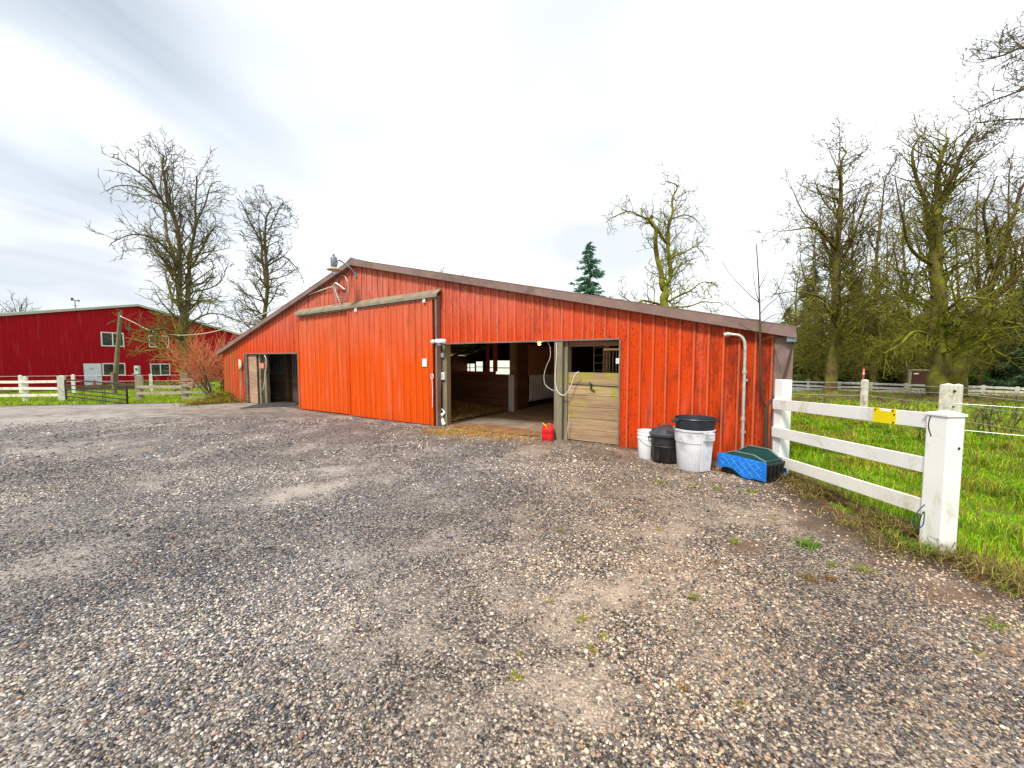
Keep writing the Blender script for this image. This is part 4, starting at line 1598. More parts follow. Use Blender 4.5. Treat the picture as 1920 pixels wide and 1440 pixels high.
prop(o, 'thin string slanting down in the dark corner of the open bay', 'string')
# short pipe at the foot of the planks
mb = MB()
P = bpath([(1067, 779), (1061, 829)], 0.03)
mb.tube(P, 0.009, 8)
o = on_barn(mb.make('metal_rod', M['galv'], None))
prop(o, 'thin metal rod leaning on the plank panel beside the mossy post', 'rod')

# twin flood light on the corner of the bay
fs, fz = bf(824, 639, 0.20)
fl = bthing('floodlight', 'white twin headed floodlight above the corner of the open bay', 'floodlight', fs, -0.20, fz)
mb = MB()
mb.box(-0.11, 0.11, -0.04, 0.05, -0.05, 0.045)
mb.make('housing', M['whitepl'], fl, bevel=0.012)
for sx in (-1, 1):
    mb = MB()
    mb.lathe([(0.0, 0.0), (0.035, 0.004), (0.052, 0.03), (0.052, 0.06), (0.04, 0.10), (0.0, 0.11)], 18)
    o = mb.make('lamp_head', M['whitepl'], fl, True)
    o.rotation_euler = (math.radians(112), 0, math.radians(sx * 25))
    o.location = (sx * 0.165, 0.01, 0.0)
mb = MB()
mb.box(-0.03, 0.03, 0.05, 0.19, -0.03, 0.03)
mb.box(-0.05, 0.05, -0.03, 0.05, -0.12, -0.055)
mb.make('bracket', M['greymetal'], fl)
# boxes on the left post of the bay
for i, (u, v, w_, h_) in enumerate(((832, 705, 0.05, 0.09), (831, 666, 0.035, 0.06))):
    s, z = bf(u, v, -0.02)
    bt = bthing('socket_box', ['white electrical box on the left bay post at waist height', 'small grey disc box high on the left bay post'][i], 'electrical box', s, -0.0, z)
    mb = MB()
    mb.box(-w_, w_, -0.03, 0.03, -h_, h_)
    mb.make('box_body', M['whitepl'] if i == 0 else M['boxgrey'], bt, bevel=0.008)
    mb = MB()
    mb.box(-w_ * 0.5, w_ * 0.5, -0.042, -0.0305, -h_ * 0.5, h_ * 0.6)
    mb.make('cover', M['boxgrey'], bt)
mb = MB()
mb.tube(smoothpath(bpath([(823, 648), (823, 690), (822, 740), (822, 790)], 0.02)), 0.009, 6)
mb.tube(smoothpath(bpath([(826, 650), (827, 700), (826, 750)], 0.0)), 0.006, 6)
o = on_barn(mb.make('conduit', M['cable'], None))
prop(o, 'pale conduit running down the left post of the open bay', 'conduit')
mb = MB()
mb.box(-0.03, 0.03, -0.03, 0.02, -0.05, 0.05)
s, z = bf(1159, 677, 0.02)
hb = bthing('wall_hook', 'small white hook box on the right edge of the plank bay', 'hook', s, -0.04, z)
mb.make('hook_plate', M['whitepl'], hb, bevel=0.006)
mb = MB()
mb.tube([(0, -0.03, 0.01), (0, -0.06, -0.01), (0, -0.055, 0.02)], 0.006, 6)
mb.make('hook', M['greymetal'], hb)
# white feed bags bunched behind the door guide
mb = MB()
P = []
for i in range(9):
    P.append((12.0 + 0.05 * math.sin(i * 1.3), 0.0 + 0.03 * math.cos(i * 2), 0.03 + i * 0.055))
mb.tube(P, [0.05, 0.055, 0.04, 0.05, 0.035, 0.04, 0.03, 0.02, 0.008], 7)
o = on_barn(mb.make('plastic_bag', M['whitepl'], None, True))
prop(o, 'crumpled white plastic strip at the foot of the left bay post', 'plastic bag')

# gooseneck yard lamp near the ridge
ls_, lz_ = bf(666, 514, 0.03)
gl = bthing('yard_lamp', 'grey gooseneck yard lamp with rusty shade at the barn ridge', 'lamp', ls_, -0.02, lz_)
s2, z2 = bf(626, 497, 0.75)
arm = [(0, 0, -0.02), (-0.06, -0.10, 0.15), (-0.24, -0.36, 0.36), (s2 - ls_ + 0.10, -0.70, z2 - lz_ + 0.02), (s2 - ls_, -0.73, z2 - lz_)]
mb = MB()
mb.tube(smoothpath(arm), 0.022, 8)
mb.box(-0.05, 0.05, -0.012, 0.03, -0.10, 0.06)
mb.make('arm', M['greymetal'], gl, True)
cx_, cy_, cz_ = s2 - ls_, -0.73, z2 - lz_
mb = MB()
mb.lathe([(0.0, 0.30), (0.035, 0.29), (0.035, 0.24), (0.075, 0.22), (0.085, 0.20), (0.085, -0.03), (0.07, -0.05)], 20, (cx_, cy_, cz_))
mb.make('housing', M['greymetal'], gl, True)
mb = MB()
mb.lathe([(0.06, -0.05), (0.11, -0.07), (0.185, -0.12), (0.19, -0.135), (0.18, -0.13), (0.10, -0.085), (0.05, -0.062)], 28, (cx_, cy_, cz_))
mb.make('shade', M['rusty'], gl, True)
mb = MB()
mb.lathe([(0.035, -0.07), (0.06, -0.12), (0.062, -0.18), (0.045, -0.24), (0.0, -0.27)], 18, (cx_, cy_, cz_))
mb.make('glass_bulb', M['clear'], gl, True)
# service mast head with coiled cable
ms, mz = bf(632, 538, 0.10)
mh = bthing('cable_mast', 'service cable head with drooping wires on the gable edge', 'cable head', ms, -0.10, mz)
mb = MB()
mb.tube(smoothpath([(0.30, 0.05, -0.10), (0.12, -0.03, 0.05), (0.0, -0.06, 0.10), (-0.10, -0.06, 0.0)]), [0.026] * 18 + [0.038], 8)
mb.make('weather_head', M['galv'], mh, True)
mb = MB()
mb.tube(smoothpath([(-0.05, -0.05, 0.0), (0.05, -0.05, -0.25), (0.16, -0.04, -0.45), (0.18, -0.02, -0.62)]), 0.014, 6)
mb.tube(smoothpath([(-0.08, -0.06, -0.02), (-0.02, -0.06, -0.3), (0.02, -0.03, -0.6), (0.15, -0.03, -0.8)]), 0.009, 6)
mb.make('drop_wire', M['galv'], mh, True)
cs_, cz2 = bf(640, 537, 0.06)
mb = MB()
for k in range(3):
    t_ = np.linspace(0, 2 * math.pi, 30)
    mb.tube([((0.24 + 0.03 * k) * math.cos(x) + 0.02 * k, -0.03 - 0.012 * k, (0.33 + 0.03 * k) * math.sin(x) - 0.03 * k) for x in t_], 0.0055, 6)
cc_ = mb.make('cable_coil', M['galv'], None, True)
x_, y_ = B(cs_, -0.0)
cc_.location = (x_, y_, cz2)
cc_.rotation_euler = (0, 0, BANG)
prop(cc_, 'coil of thin pale cable hung flat on the gable wall', 'cable coil')

# vent pipe with hooded end on the right of the front
P = bpath([(1358, 628), (1372, 627), (1386, 629), (1394, 636), (1397, 650), (1396, 700), (1394, 760), (1392, 852)], 0.10)
P = [tuple(p_) for p_ in P]
vp = bthing('vent_pipe', 'tall thin galvanised pipe with a bent top on the orange wall', 'pipe', P[-1][0], -0.10, 0.0)
loc = [(p_[0] - P[-1][0], p_[1] + 0.10, p_[2]) for p_ in P]
mb = MB()
sp_ = smoothpath(loc[1:6])
mb.tube(sp_ + [loc[6], (0, 0, 0.0)], 0.024, 10)
mb.make('pipe', M['galv'], vp, True)
mb = MB()
mb.tube([loc[0], (loc[0][0] * 0.5 + loc[1][0] * 0.5, 0, loc[0][2] + 0.01), loc[1]], [0.040, 0.038, 0.030], 10)
mb.make('vent_head', M['galv'], vp, True)
for i_, dz_ in ((5, 0.0), (6, -0.25)):
    mb = MB()
    mb.tube([(loc[i_][0], 0, loc[i_][2] + dz_), (loc[i_][0], 0, loc[i_][2] + dz_ + 0.05)], 0.034, 10)
    mb.make('fitting', M['galv'], vp, True)
for z in (0.5, 1.35):
    mb = MB()
    mb.box(-0.035, 0.035, 0.012, 0.075, z, z + 0.03)
    mb.make('clamp', M['galv'], vp)

# round shovel against the left end of the wall
s, z = bf(451, 684, 0.06)
sh = bthing('shovel', 'shovel with a cream round blade upright against the barn wall', 'shovel', s, -0.06, 0.0)
mb = MB()
mb.tube([(0.03, -0.01, z - 0.16), (0.07, -0.09, 0.06)], 0.018, 8)
mb.make('handle', M['postwood'], sh, True)
mb = MB()
pr = [(0.0, 0.2), (0.05, 0.195), (0.10, 0.15), (0.125, 0.05), (0.12, -0.06), (0.08, -0.14), (0.03, -0.17)]
vs, fs = [], []
for x, zz_ in pr:
    vs += [(-x, -0.03 + x * 0.18, z + zz_), (0, -0.055, z + zz_), (x, -0.03 + x * 0.18, z + zz_)]
for i in range(len(pr) - 1):
    fs += [(3 * i, 3 * i + 1, 3 * i + 4, 3 * i + 3), (3 * i + 1, 3 * i + 2, 3 * i + 5, 3 * i + 4)]
mb.add(vs, fs)
o = mb.make('blade', plain('cream enamel', (0.62, 0.55, 0.36), 0.5, 0, 0.15, 6), sh, True)
sm_ = o.modifiers.new('thickness', 'SOLIDIFY')
sm_.thickness = 0.012
# things at the posts of the left bay
s, z = bf(493, 686, 0.0)
rb = bthing('orange_box', 'small faded orange box fixed to the post of the left bay', 'box', s, 0.0, z)
mb = MB()
mb.box(-0.17, 0.17, -0.06, 0.08, -0.09, 0.10)
mb.make('box_body', plain('faded orange paint', (0.55, 0.20, 0.11), 0.6, 0, 0.2, 8), rb, bevel=0.01)
mb = MB()
mb.box(-0.20, 0.20, -0.08, 0.10, -0.125, -0.092)
mb.make('ledge', M['rafter'], rb)
mb = MB()
mb.tube(smoothpath(bpath([(496, 666), (499, 674), (499, 688), (497, 705), (495, 722), (493, 731)], 0.08)), 0.016, 6)
o = on_barn(mb.make('bent_strip', M['cable'], None))
prop(o, 'long bent pale strip hanging from the left bay post', 'strip')
p_ = gp(476, 752)
hy = thing('water_hydrant', 'white standing water pipe with black head by the left bay', 'hydrant', (p_.x, p_.y, 0.01), BANG)
mb = MB()
mb.tube([(0, 0, 0), (0.0, 0, 0.36)], 0.032, 10)
mb.make('pipe', M['whitepl'], hy, True)
mb = MB()
mb.tube([(0, 0, 0.355), (0, 0, 0.50), (0.01, -0.01, 0.56)], [0.022, 0.03, 0.02], 10)
mb.beam((-0.06, 0, 0.50), (0.09, 0, 0.53), 0.02, 0.03)
mb.make('valve_head', M['black'], hy, True)
# rubber mat on the ramp
mb = MB()
a_, b_, c_, d_2 = gp(450, 767), gp(560, 757), gp(498, 757), gp(552, 763)
mb.add([(a_.x, a_.y, 0.035), (d_2.x, d_2.y, 0.035), (b_.x, b_.y, 0.055), (c_.x, c_.y, 0.055), (a_.x, a_.y, 0.02), (d_2.x, d_2.y, 0.02), (b_.x, b_.y, 0.02), (c_.x, c_.y, 0.02)],
       [(0, 1, 2, 3), (4, 7, 6, 5), (0, 4, 5, 1), (1, 5, 6, 2), (2, 6, 7, 3), (3, 7, 4, 0)])
o = mb.make('rubber_mat', M['rubber'], None)
prop(o, 'grey rubber mat lying before the left bay of the barn', 'mat')

# white shed seen through the rear windows
x0_, y0_ = B(-9, 20)
ws = thing('white_shed', 'white metal shed seen through the rear windows of the barn', 'shed', (x0_, y0_, 0), BANG)
mb = MB()
mb.box(0, 16, 0, 0.1, -0.6, 0.95)
mb.box(0, 16, 0.02, 4, 1.0, 2.6)
mb.make('wall', M['whitepl'], ws)
mb = MB()
mb.box(-0.2, 16.2, -0.3, 4.2, 2.602, 2.7)
mb.make('roof', M['roof'], ws)

# ================================================================== bins, bucket, can

c = gp(1217, 863)
bk = thing('bucket', 'white plastic bucket with bail handle, leftmost by the orange wall', 'bucket', (c.x, c.y + 0.13, 0.014), 0.3)
mb = MB()
mb.lathe([(0.0, 0.0), (0.128, 0.0), (0.135, 0.01), (0.152, 0.33), (0.158, 0.335), (0.158, 0.36), (0.152, 0.365), (0.153, 0.40), (0.160, 0.405), (0.160, 0.425), (0.154, 0.43), (0.155, 0.455), (0.160, 0.46), (0.160, 0.475), (0.150, 0.475), (0.145, 0.40), (0.130, 0.05), (0.0, 0.04)], 36)
mb.make('bucket_body', M['bucket'], bk, True)
mb = MB()
t_ = np.linspace(0, math.pi, 16)
mb.tube([(0.163 * math.cos(x), -0.165 * math.sin(x) * 0.9 - 0.0, 0.36 - 0.14 * math.sin(x)) for x in t_], 0.003, 6)
mb.make('bail_handle', M['greymetal'], bk)

c = gp(1258, 873)
tb_ = thing('trash_can', 'black plastic trash can with a domed charcoal lid', 'trash can', (c.x, c.y + 0.22, 0.014), -0.35)
mb = MB()
mb.lathe([(0.0, 0.0), (0.205, 0.0), (0.215, 0.012), (0.232, 0.26), (0.238, 0.27), (0.238, 0.285), (0.234, 0.29), (0.243, 0.46), (0.232, 0.46), (0.0, 0.455)], 40)
for k in range(6):
    a = k * math.pi / 3 + 0.5
    mb.box(-0.025, 0.025, 0.224, 0.236, 0.05, 0.24, Matrix.Rotation(a, 4, 'Z'))
mb.make('can_body', M['black'], tb_, True)
mb = MB()
mb.lathe([(0.264, 0.44), (0.270, 0.45), (0.268, 0.475), (0.245, 0.49), (0.215, 0.53), (0.15, 0.575), (0.12, 0.58), (0.11, 0.572), (0.06, 0.575), (0.0, 0.578)], 40)
for k in range(4):
    a = k * math.pi / 2 + 0.2
    mb.box(-0.05, 0.05, 0.10, 0.235, 0.50, 0.552, Matrix.Rotation(a, 4, 'Z') @ Matrix.Translation((0, 0, 0)))
mb.make('lid', M['lid'], tb_, True)
mb = MB()
mb.tube([(-0.07, 0, 0.57), (-0.06, 0, 0.605), (0.06, 0, 0.605), (0.07, 0, 0.57)], 0.012, 8)
mb.make('lid_handle', M['lid'], tb_, True)
for sx in (-1, 1):
    mb = MB()
    mb.tube([(sx * 0.236, -0.05, 0.40), (sx * 0.28, -0.045, 0.39), (sx * 0.28, 0.045, 0.39), (sx * 0.236, 0.05, 0.40)], 0.010, 8)
    mb.make('side_handle', M['black'], tb_, True)

c = gp(1313, 888)
wx, wy = c.x, c.y + 0.24
wc = thing('trash_can', 'tall dirty white trash can with a square side handle', 'trash can', (wx, wy, 0.014), 0.25)
mb = MB()
mb.lathe([(0.0, 0.0), (0.222, 0.0), (0.232, 0.015), (0.262, 0.43), (0.272, 0.432), (0.284, 0.60), (0.296, 0.602), (0.300, 0.615), (0.300, 0.628), (0.288, 0.632), (0.280, 0.60), (0.226, 0.05), (0.0, 0.03)], 48)
mb.make('can_body', M['greyplastic'], wc, True)
for a in (-math.pi / 2 + 0.05, math.pi / 2 + 0.05):
    Rz = Matrix.Rotation(a, 4, 'Z')
    mb = MB()
    mb.prism([(-0.085, 0.02), (0.085, 0.02), (0.095, 0.50), (-0.095, 0.50)], -0.01, 0.012, Rz @ Matrix.Translation((0, 0, 0)) @ Matrix(((0, 1, 0, 0.2435), (1, 0, 0, 0), (0, 0, 1, 0), (0, 0, 0, 1))) @ Matrix.Rotation(-0.065, 4, 'X'))
    mb.make('side_panel', M['greyplastic'], wc)
for a in (-math.pi / 2 + 0.05, math.pi / 2 + 0.05):
    Rz = Matrix.Rotation(a, 4, 'Z')
    mb = MB()
    mb.box(0.278, 0.335, -0.082, 0.082, 0.575, 0.600, Rz)
    mb.box(0.310, 0.332, -0.082, 0.082, 0.490, 0.574, Rz)
    mb.box(0.278, 0.309, -0.082, -0.062, 0.490, 0.574, Rz)
    mb.box(0.278, 0.309, 0.062, 0.082, 0.490, 0.574, Rz)
    mb.box(0.3325, 0.336, -0.05, 0.05, 0.515, 0.555, Rz)
    mb.make('side_handle', M['greyplastic'], wc, bevel=0.004)
# black tub nested inside
tu = thing('tub', 'round dark tub with lug handles nested in the white can', 'tub', (wx + 0.01, wy, 0.40), 0.15)
mb = MB()
mb.lathe([(0.0, 0.02), (0.225, 0.0), (0.245, 0.02), (0.290, 0.385), (0.298, 0.39), (0.302, 0.402), (0.296, 0.412), (0.284, 0.408), (0.272, 0.33), (0.236, 0.04), (0.0, 0.035)], 48)
mb.make('tub_body', M['tub'], tu, True)
for sx in (-1, 1):
    mb = MB()
    mb.prism([(0.27, 0.37), (0.36, 0.345), (0.378, 0.352), (0.372, 0.372), (0.30, 0.405)], -0.055, 0.055, Matrix.Scale(sx, 4, (1, 0, 0)))
    mb.make('lug_handle', M['tub'], tu, bevel=0.008)

# fuel can
c = gp(1028, 828)
fc = thing('fuel_can', 'red plastic fuel can with a yellow spout beside the mossy post', 'fuel can', (c.x, c.y + 0.10, 0.014), -0.2)
mb = MB()
pr = []
for z, s_ in ((0.0, 0.93), (0.015, 1.0), (0.12, 1.0), (0.13, 0.97), (0.14, 1.0), (0.235, 1.0), (0.26, 0.92), (0.272, 0.70), (0.274, 0.0)):
    pr.append((s_, z))
K = 28
vs, fs = [], []
for s_, z in pr:
    for j in range(K):
        a = 2 * math.pi * j / K
        x = math.copysign(abs(math.cos(a)) ** 0.45, math.cos(a))
        y = math.copysign(abs(math.sin(a)) ** 0.45, math.sin(a))
        vs.append((x * 0.125 * s_, y * 0.095 * s_, z))
for i in range(len(pr) - 1):
    for j in range(K):
        fs.append((i * K + j, i * K + (j + 1) % K, (i + 1) * K + (j + 1) % K, (i + 1) * K + j))
fs.append(tuple(range(K - 1, -1, -1)))
mb.add(vs, fs)
for x in (-0.06, 0.0, 0.06):
    mb.box(x - 0.018, x + 0.018, -0.1, -0.093, 0.16, 0.21)
    mb.box(x - 0.022, x + 0.022, -0.1, -0.093, 0.05, 0.10)
mb.make('can_body', M['redcan'], fc, True)
mb = MB()
mb.tube(smoothpath([(-0.03, 0.0, 0.27), (-0.01, 0, 0.325), (0.07, 0, 0.325), (0.10, 0, 0.26)]), 0.018, 8)
mb.make('grip', M['redcan'], fc, True)
mb = MB()
mb.lathe([(0.032, 0.265), (0.034, 0.30), (0.022, 0.305), (0.0, 0.306)], 16, (-0.075, 0, 0))
mb.make('cap', M['redcan'], fc, True)
mb = MB()
mb.tube([(-0.03, -0.02, 0.29), (-0.105, -0.05, 0.36)], [0.016, 0.012], 10)
mb.make('spout', M['yellow'], fc, True)

# tote with blue side panels, green caddy on top
ta, tb2 = gp(1348, 886), gp(1430, 908)
v_ = (tb2 - ta)
Lt = 0.70
tang = math.atan2(v_.y, v_.x)
tt = thing('tote', 'low black storage tote with bright blue embossed side panels', 'tote', (ta.x, ta.y, 0.014), tang)
# local x along the front panel towards the camera, local +y away from it
mb = MB()
Wt, Ht = 0.44, 0.27
pts0 = [(0.03, 0.03), (Lt - 0.03, 0.03), (Lt - 0.03, Wt - 0.03), (0.03, Wt - 0.03)]
pts1 = [(0, 0), (Lt, 0), (Lt, Wt), (0, Wt)]
vs = [(x, y, 0.0) for x, y in pts0] + [(x, y, Ht) for x, y in pts1] + [(x * 0.94 + 0.02, y * 0.94 + 0.013, Ht) for x, y in pts1] + [(x * 0.9 + 0.035, y * 0.9 + 0.022, 0.02) for x, y in pts0]
fs = [(3, 2, 1, 0)]
for i in range(4):
    j = (i + 1) % 4
    fs += [(i, j, j + 4, i + 4), (i + 4, j + 4, j + 8, i + 8), (i + 8, j + 8, j + 12, i + 12)]
fs.append((12, 13, 14, 15))
mb.add(vs, fs)
for k in range(4):
    y = 0.07 + k * 0.09
    mb.box(Lt - 0.012, Lt + 0.006, y, y + 0.03, 0.03, Ht - 0.04)
mb.box(-0.012, Lt + 0.012, -0.012, 0.0, Ht - 0.03, Ht + 0.006)
mb.box(-0.012, Lt + 0.012, Wt, Wt + 0.012, Ht - 0.03, Ht + 0.006)
mb.box(Lt, Lt + 0.012, 0.0, Wt, Ht - 0.03, Ht + 0.006)
mb.make('tote_body', M['black'], tt, bevel=0.006)
for side in (0, 1):
    mb = MB()
    y0 = -0.040 if side == 0 else Wt + 0.016
    out = [(0.0, Ht + 0.02), (0.0, Ht - 0.16), (0.03, Ht - 0.175), (0.08, Ht - 0.175), (0.11, Ht - 0.16), (0.22, Ht - 0.16), (0.25, Ht - 0.17), (0.36, 0.03), (0.40, 0.02), (0.50, 0.02), (0.53, 0.035), (Lt, 0.035), (Lt, Ht + 0.005), (Lt - 0.02, Ht + 0.025), (0.02, Ht + 0.035)]
    mb.prism(out, y0, y0 + 0.024)
    mbl = MB()
    yy = y0 - 0.006 if side == 0 else y0 + 0.024
    # raised lattice

    def inside_(x, z):
        lo = 0.135 if x < 0.25 else max(0.055, 0.135 - (x - 0.25) * 0.9)
        return 0.04 < x < Lt - 0.05 and lo < z < Ht - 0.01
    for sg_ in (1, -1):
        for c0 in np.arange(-0.6, 1.2, 0.115):
            seg = []
            for x in np.arange(0.04, Lt - 0.04, 0.01):
                z = sg_ * (x - c0) * 0.95 + (0.15 if sg_ > 0 else 0.15)
                if inside_(x, z):
                    seg.append((x, z))
            if len(seg) > 3:
                mbl.beam((seg[0][0], yy + 0.003, seg[0][1]), (seg[-1][0], yy + 0.003, seg[-1][1]), 0.010, 0.012, (0, 1, 0))
    for x0_ in np.arange(0.06, Lt - 0.08, 0.085):
        mbl.box(x0_, x0_ + 0.05, yy - 0.001, yy + 0.008, Ht + 0.002, Ht + 0.014)
    mbl.make('lattice', M['bluehilite'], mb.make('side_panel', M['blue'], tt, bevel=0.003))
cd = thing('caddy_tray', 'dark green plastic caddy tray with sloped ends on the black tote', 'tray', (0, 0, 0), 0)
cd.matrix_world = Matrix.Translation((ta.x, ta.y, 0.014)) @ Matrix.Rotation(tang, 4, 'Z') @ Matrix.Translation((0.04, 0.03, Ht - 0.05))
mb = MB()
mb.box(0.0, 0.62, 0.0, 0.38, 0.0, 0.02)
for y, hh_ in ((0.0, 0.13), (0.365, 0.175)):
    mb.prism([(0.0, 0.021), (0.62, 0.021), (0.62, 0.065), (0.45, hh_), (0.16, hh_), (0.0, 0.065)], y, y + 0.010)
mb.box(0.0, 0.014, 0.015, 0.364, 0.021, 0.065)
mb.box(0.606, 0.62, 0.015, 0.364, 0.021, 0.08)
mb.box(0.30, 0.312, 0.015, 0.364, 0.021, 0.075)
mb.box(0.16, 0.168, 0.015, 0.364, 0.021, 0.06)
mb.make('tray_body', M['caddy'], cd, bevel=0.003)
for y, hh_ in ((-0.006, 0.13), (0.359, 0.175)):
    mb = MB()
    mb.beam((0.62, y + 0.011, 0.067), (0.45, y + 0.011, hh_ + 0.002), 0.030, 0.012)
    mb.beam((0.45, y + 0.011, hh_ + 0.002), (0.16, y + 0.011, hh_ + 0.002), 0.030, 0.012)
    mb.beam((0.16, y + 0.011, hh_ + 0.002), (0.0, y + 0.011, 0.067), 0.030, 0.012)
    mb.make('rim', M['caddyrim'], cd)

# ================================================================== young tree by the corner
def px_path(P, Y):
    return [at(u, v, Y + (q[0] if q else 0)) for (u, v, *q) in P]

# ================================================================== trees


class TB:
    """batches tubes of branches into one array mesh with a 'moss' attribute"""

    def __init__(self):
        self.V, self.Q, self.A = [], [], []
        self.n = 0

    def tube(self, P, R, k, moss):
        n = len(P)
        T = np.empty_like(P)
        T[1:-1] = P[2:] - P[:-2]
        T[0] = P[1] - P[0]
        T[-1] = P[-1] - P[-2]
        T /= np.linalg.norm(T, axis=1)[:, None] + 1e-9
        ref = np.array((0.31, 0.22, 0.92)) if abs(T[0][2]) < 0.75 else np.array((0.9, 0.3, 0.1))
        A_ = np.cross(T, ref)
        A_ /= np.linalg.norm(A_, axis=1)[:, None] + 1e-9
        B_ = np.cross(T, A_)
        an = 2 * np.pi * np.arange(k) / k
        V = P[:, None] + R[:, None, None] * (A_[:, None] * np.cos(an)[None, :, None] + B_[:, None] * np.sin(an)[None, :, None])
        self.V.append(V.reshape(-1, 3))
        j = np.arange(k)
        j2 = (j + 1) % k
        i = np.arange(n - 1)[:, None] * k
        Q = np.stack([i + j, i + j2, i + k + j2, i + k + j], -1).reshape(-1, 4) + self.n
        self.Q.append(Q)
        self.A.append(np.full(n * k, moss))
        self.n += n * k

    def make(self, name, mat, parent):
        return np_mesh(name, np.concatenate(self.V), np.concatenate(self.Q), mat, parent, {'moss': np.concatenate(self.A)}, True)


def unit(v):
    return v / (np.linalg.norm(v) + 1e-9)


def branch(tb, p, d, L, r0, lvl, maxl, rg, o):
    n = max(3, int(L / o['step']) + 2)
    P = [p]
    dd = d.copy()
    st = L / (n - 1)
    for i in range(n - 1):
        dd = unit(dd + rg.normal(0, o['wig'], 3) + np.array((0, 0, o['lift'][min(lvl, 3)])) * st)
        P.append(P[-1] + dd * st)
    P = np.array(P)
    t = np.linspace(0, 1, n)
    rmin = o['rmin']
    R = np.maximum(r0 * (1 - 0.75 * t), rmin * (1 - 0.35 * t))
    moss = o['moss'] * (1.05 if lvl == 1 else 0.95 if lvl == 2 else 0.75) + 0.05 * rg.normal()
    hfac = np.clip(1 - (p[2] - o['z0']) / o['zh'], 0, 1)
    moss = moss * (0.45 + 0.75 * hfac)
    tb.tube(P, R, (6, 5, 4, 3, 3)[min(lvl, 4)], float(np.clip(moss, 0, 1)))
    if lvl < maxl:
        sp = o['space'][min(lvl, 3)]
        m = max(1, int(L / sp))
        for k in range(m):
            f_ = 0.18 + 0.80 * (k + rg.random()) / m
            i = min(n - 2, int(f_ * (n - 1)))
            q = P[i] + (P[i + 1] - P[i]) * (f_ * (n - 1) - i)
            tdir = unit(P[i + 1] - P[i])
            side = unit(np.cross(tdir, rg.normal(0, 1, 3)))
            ang = math.radians(rg.uniform(*o['ang']))
            cd_ = unit(tdir * math.cos(ang) + side * math.sin(ang))
            cl = L * rg.uniform(*o['lenf']) * (1.15 - 0.75 * f_)
            cl = max(cl, o['lmin'])
            branch(tb, q, cd_, cl, max(R[i] * 0.6, rmin), lvl + 1, maxl, rg, o)


def res_path(P, step=0.5):
    P = np.array([tuple(p_) for p_ in P], float)
    S_ = np.array(smoothpath(P, 8))
    return S_


def tree(name, label, cat, limbs, Y, base_uv, opts, mat, group=None, seed=1, base_z=None):
    """limbs: list of (pixel path [(u, v, depth offset)], r_start, r_end, n_children, (len_lo, len_hi), droop)
    everything is stored relative to the foot of the trunk"""
    rg = np.random.default_rng(seed)
    first = limbs[0][0][0]
    bp = at(first[0], first[1], Y + first[2])
    bz = tz(bp.x, bp.y) if base_z is None else base_z
    foot = np.array((bp.x, bp.y, bz))
    t = thing(name, label, cat, tuple(foot), 0, group)
    tr, cr = TB(), TB()
    o = dict(step=0.35, wig=0.12, lift=(0, 0.20, 0.14, 0.06), space=(0.3, 0.35, 0.24, 0.2), ang=(25, 65), lenf=(0.32, 0.62), lmin=0.28,
             rmin=0.0150, moss=0.7, z0=0, zh=13)
    o.update(opts)
    for li_, (pp, r0, r1, nch, ln, droop) in enumerate(limbs):
        P = np.array([tuple(at(u, v, Y + q)) for u, v, q in pp]) - foot
        if li_ == 0:
            P[0][2] = min(P[0][2], -0.1)
        P = np.array(smoothpath(P, 6))
        wb = rg.normal(0, 1, P.shape)
        for _ in range(5):
            wb[1:-1] = (wb[:-2] + wb[1:-1] + wb[2:]) / 3
        P[1:-1] += wb[1:-1] * (0.10 + 0.25 * r0)
        n = len(P)
        tt_ = np.linspace(0, 1, n)
        R = r0 + (r1 - r0) * tt_ ** 0.9
        R = R * (1 + 0.03 * np.sin(np.arange(n) * 0.9 + li_))
        if li_ == 0:
            R[0] *= 1.35
            R[1] *= 1.1
        mossl = o['moss'] * (0.92 - 0.5 * np.clip(P[:, 2].mean() / o['zh'], 0, 1))
        tr.tube(P, R, 10 if r0 > 0.12 else 7, float(np.clip(mossl, 0, 1)))
        seg = np.linalg.norm(np.diff(P, axis=0), axis=1)
        cum = np.r_[0, np.cumsum(seg)]
        f0 = 0.0 if li_ else o.get('clear', 0.15)
        for k in range(nch):
            f_ = f0 + (1 - f0) * (k + rg.random()) / nch
            s_ = f_ * cum[-1]
            i = min(n - 2, int(np.searchsorted(cum, s_)) - 1)
            i = max(i, 0)
            q = P[i] + (P[i + 1] - P[i]) * rg.random()
            tdir = unit(P[i + 1] - P[i])
            a = rg.uniform(0, 2 * np.pi)
            side = unit(np.cross(tdir, np.array((math.cos(a), math.sin(a), 0.15 * rg.normal()))))
            ang = math.radians(rg.uniform(*o['ang']) + 8)
            d = unit(tdir * math.cos(ang) + side * math.sin(ang) + np.array((0, 0, -droop * (1 - 0.7 * f_))))
            L = rg.uniform(*ln) * (1.1 - 0.5 * f_)
            branch(cr, q, d, L, min(R[i] * 0.45, 0.02 + L * 0.016), 1, o.get('maxl', 4), rg, o)
    tr.make('trunk', mat, t)
    cr.make('crown', mat, t)
    return t


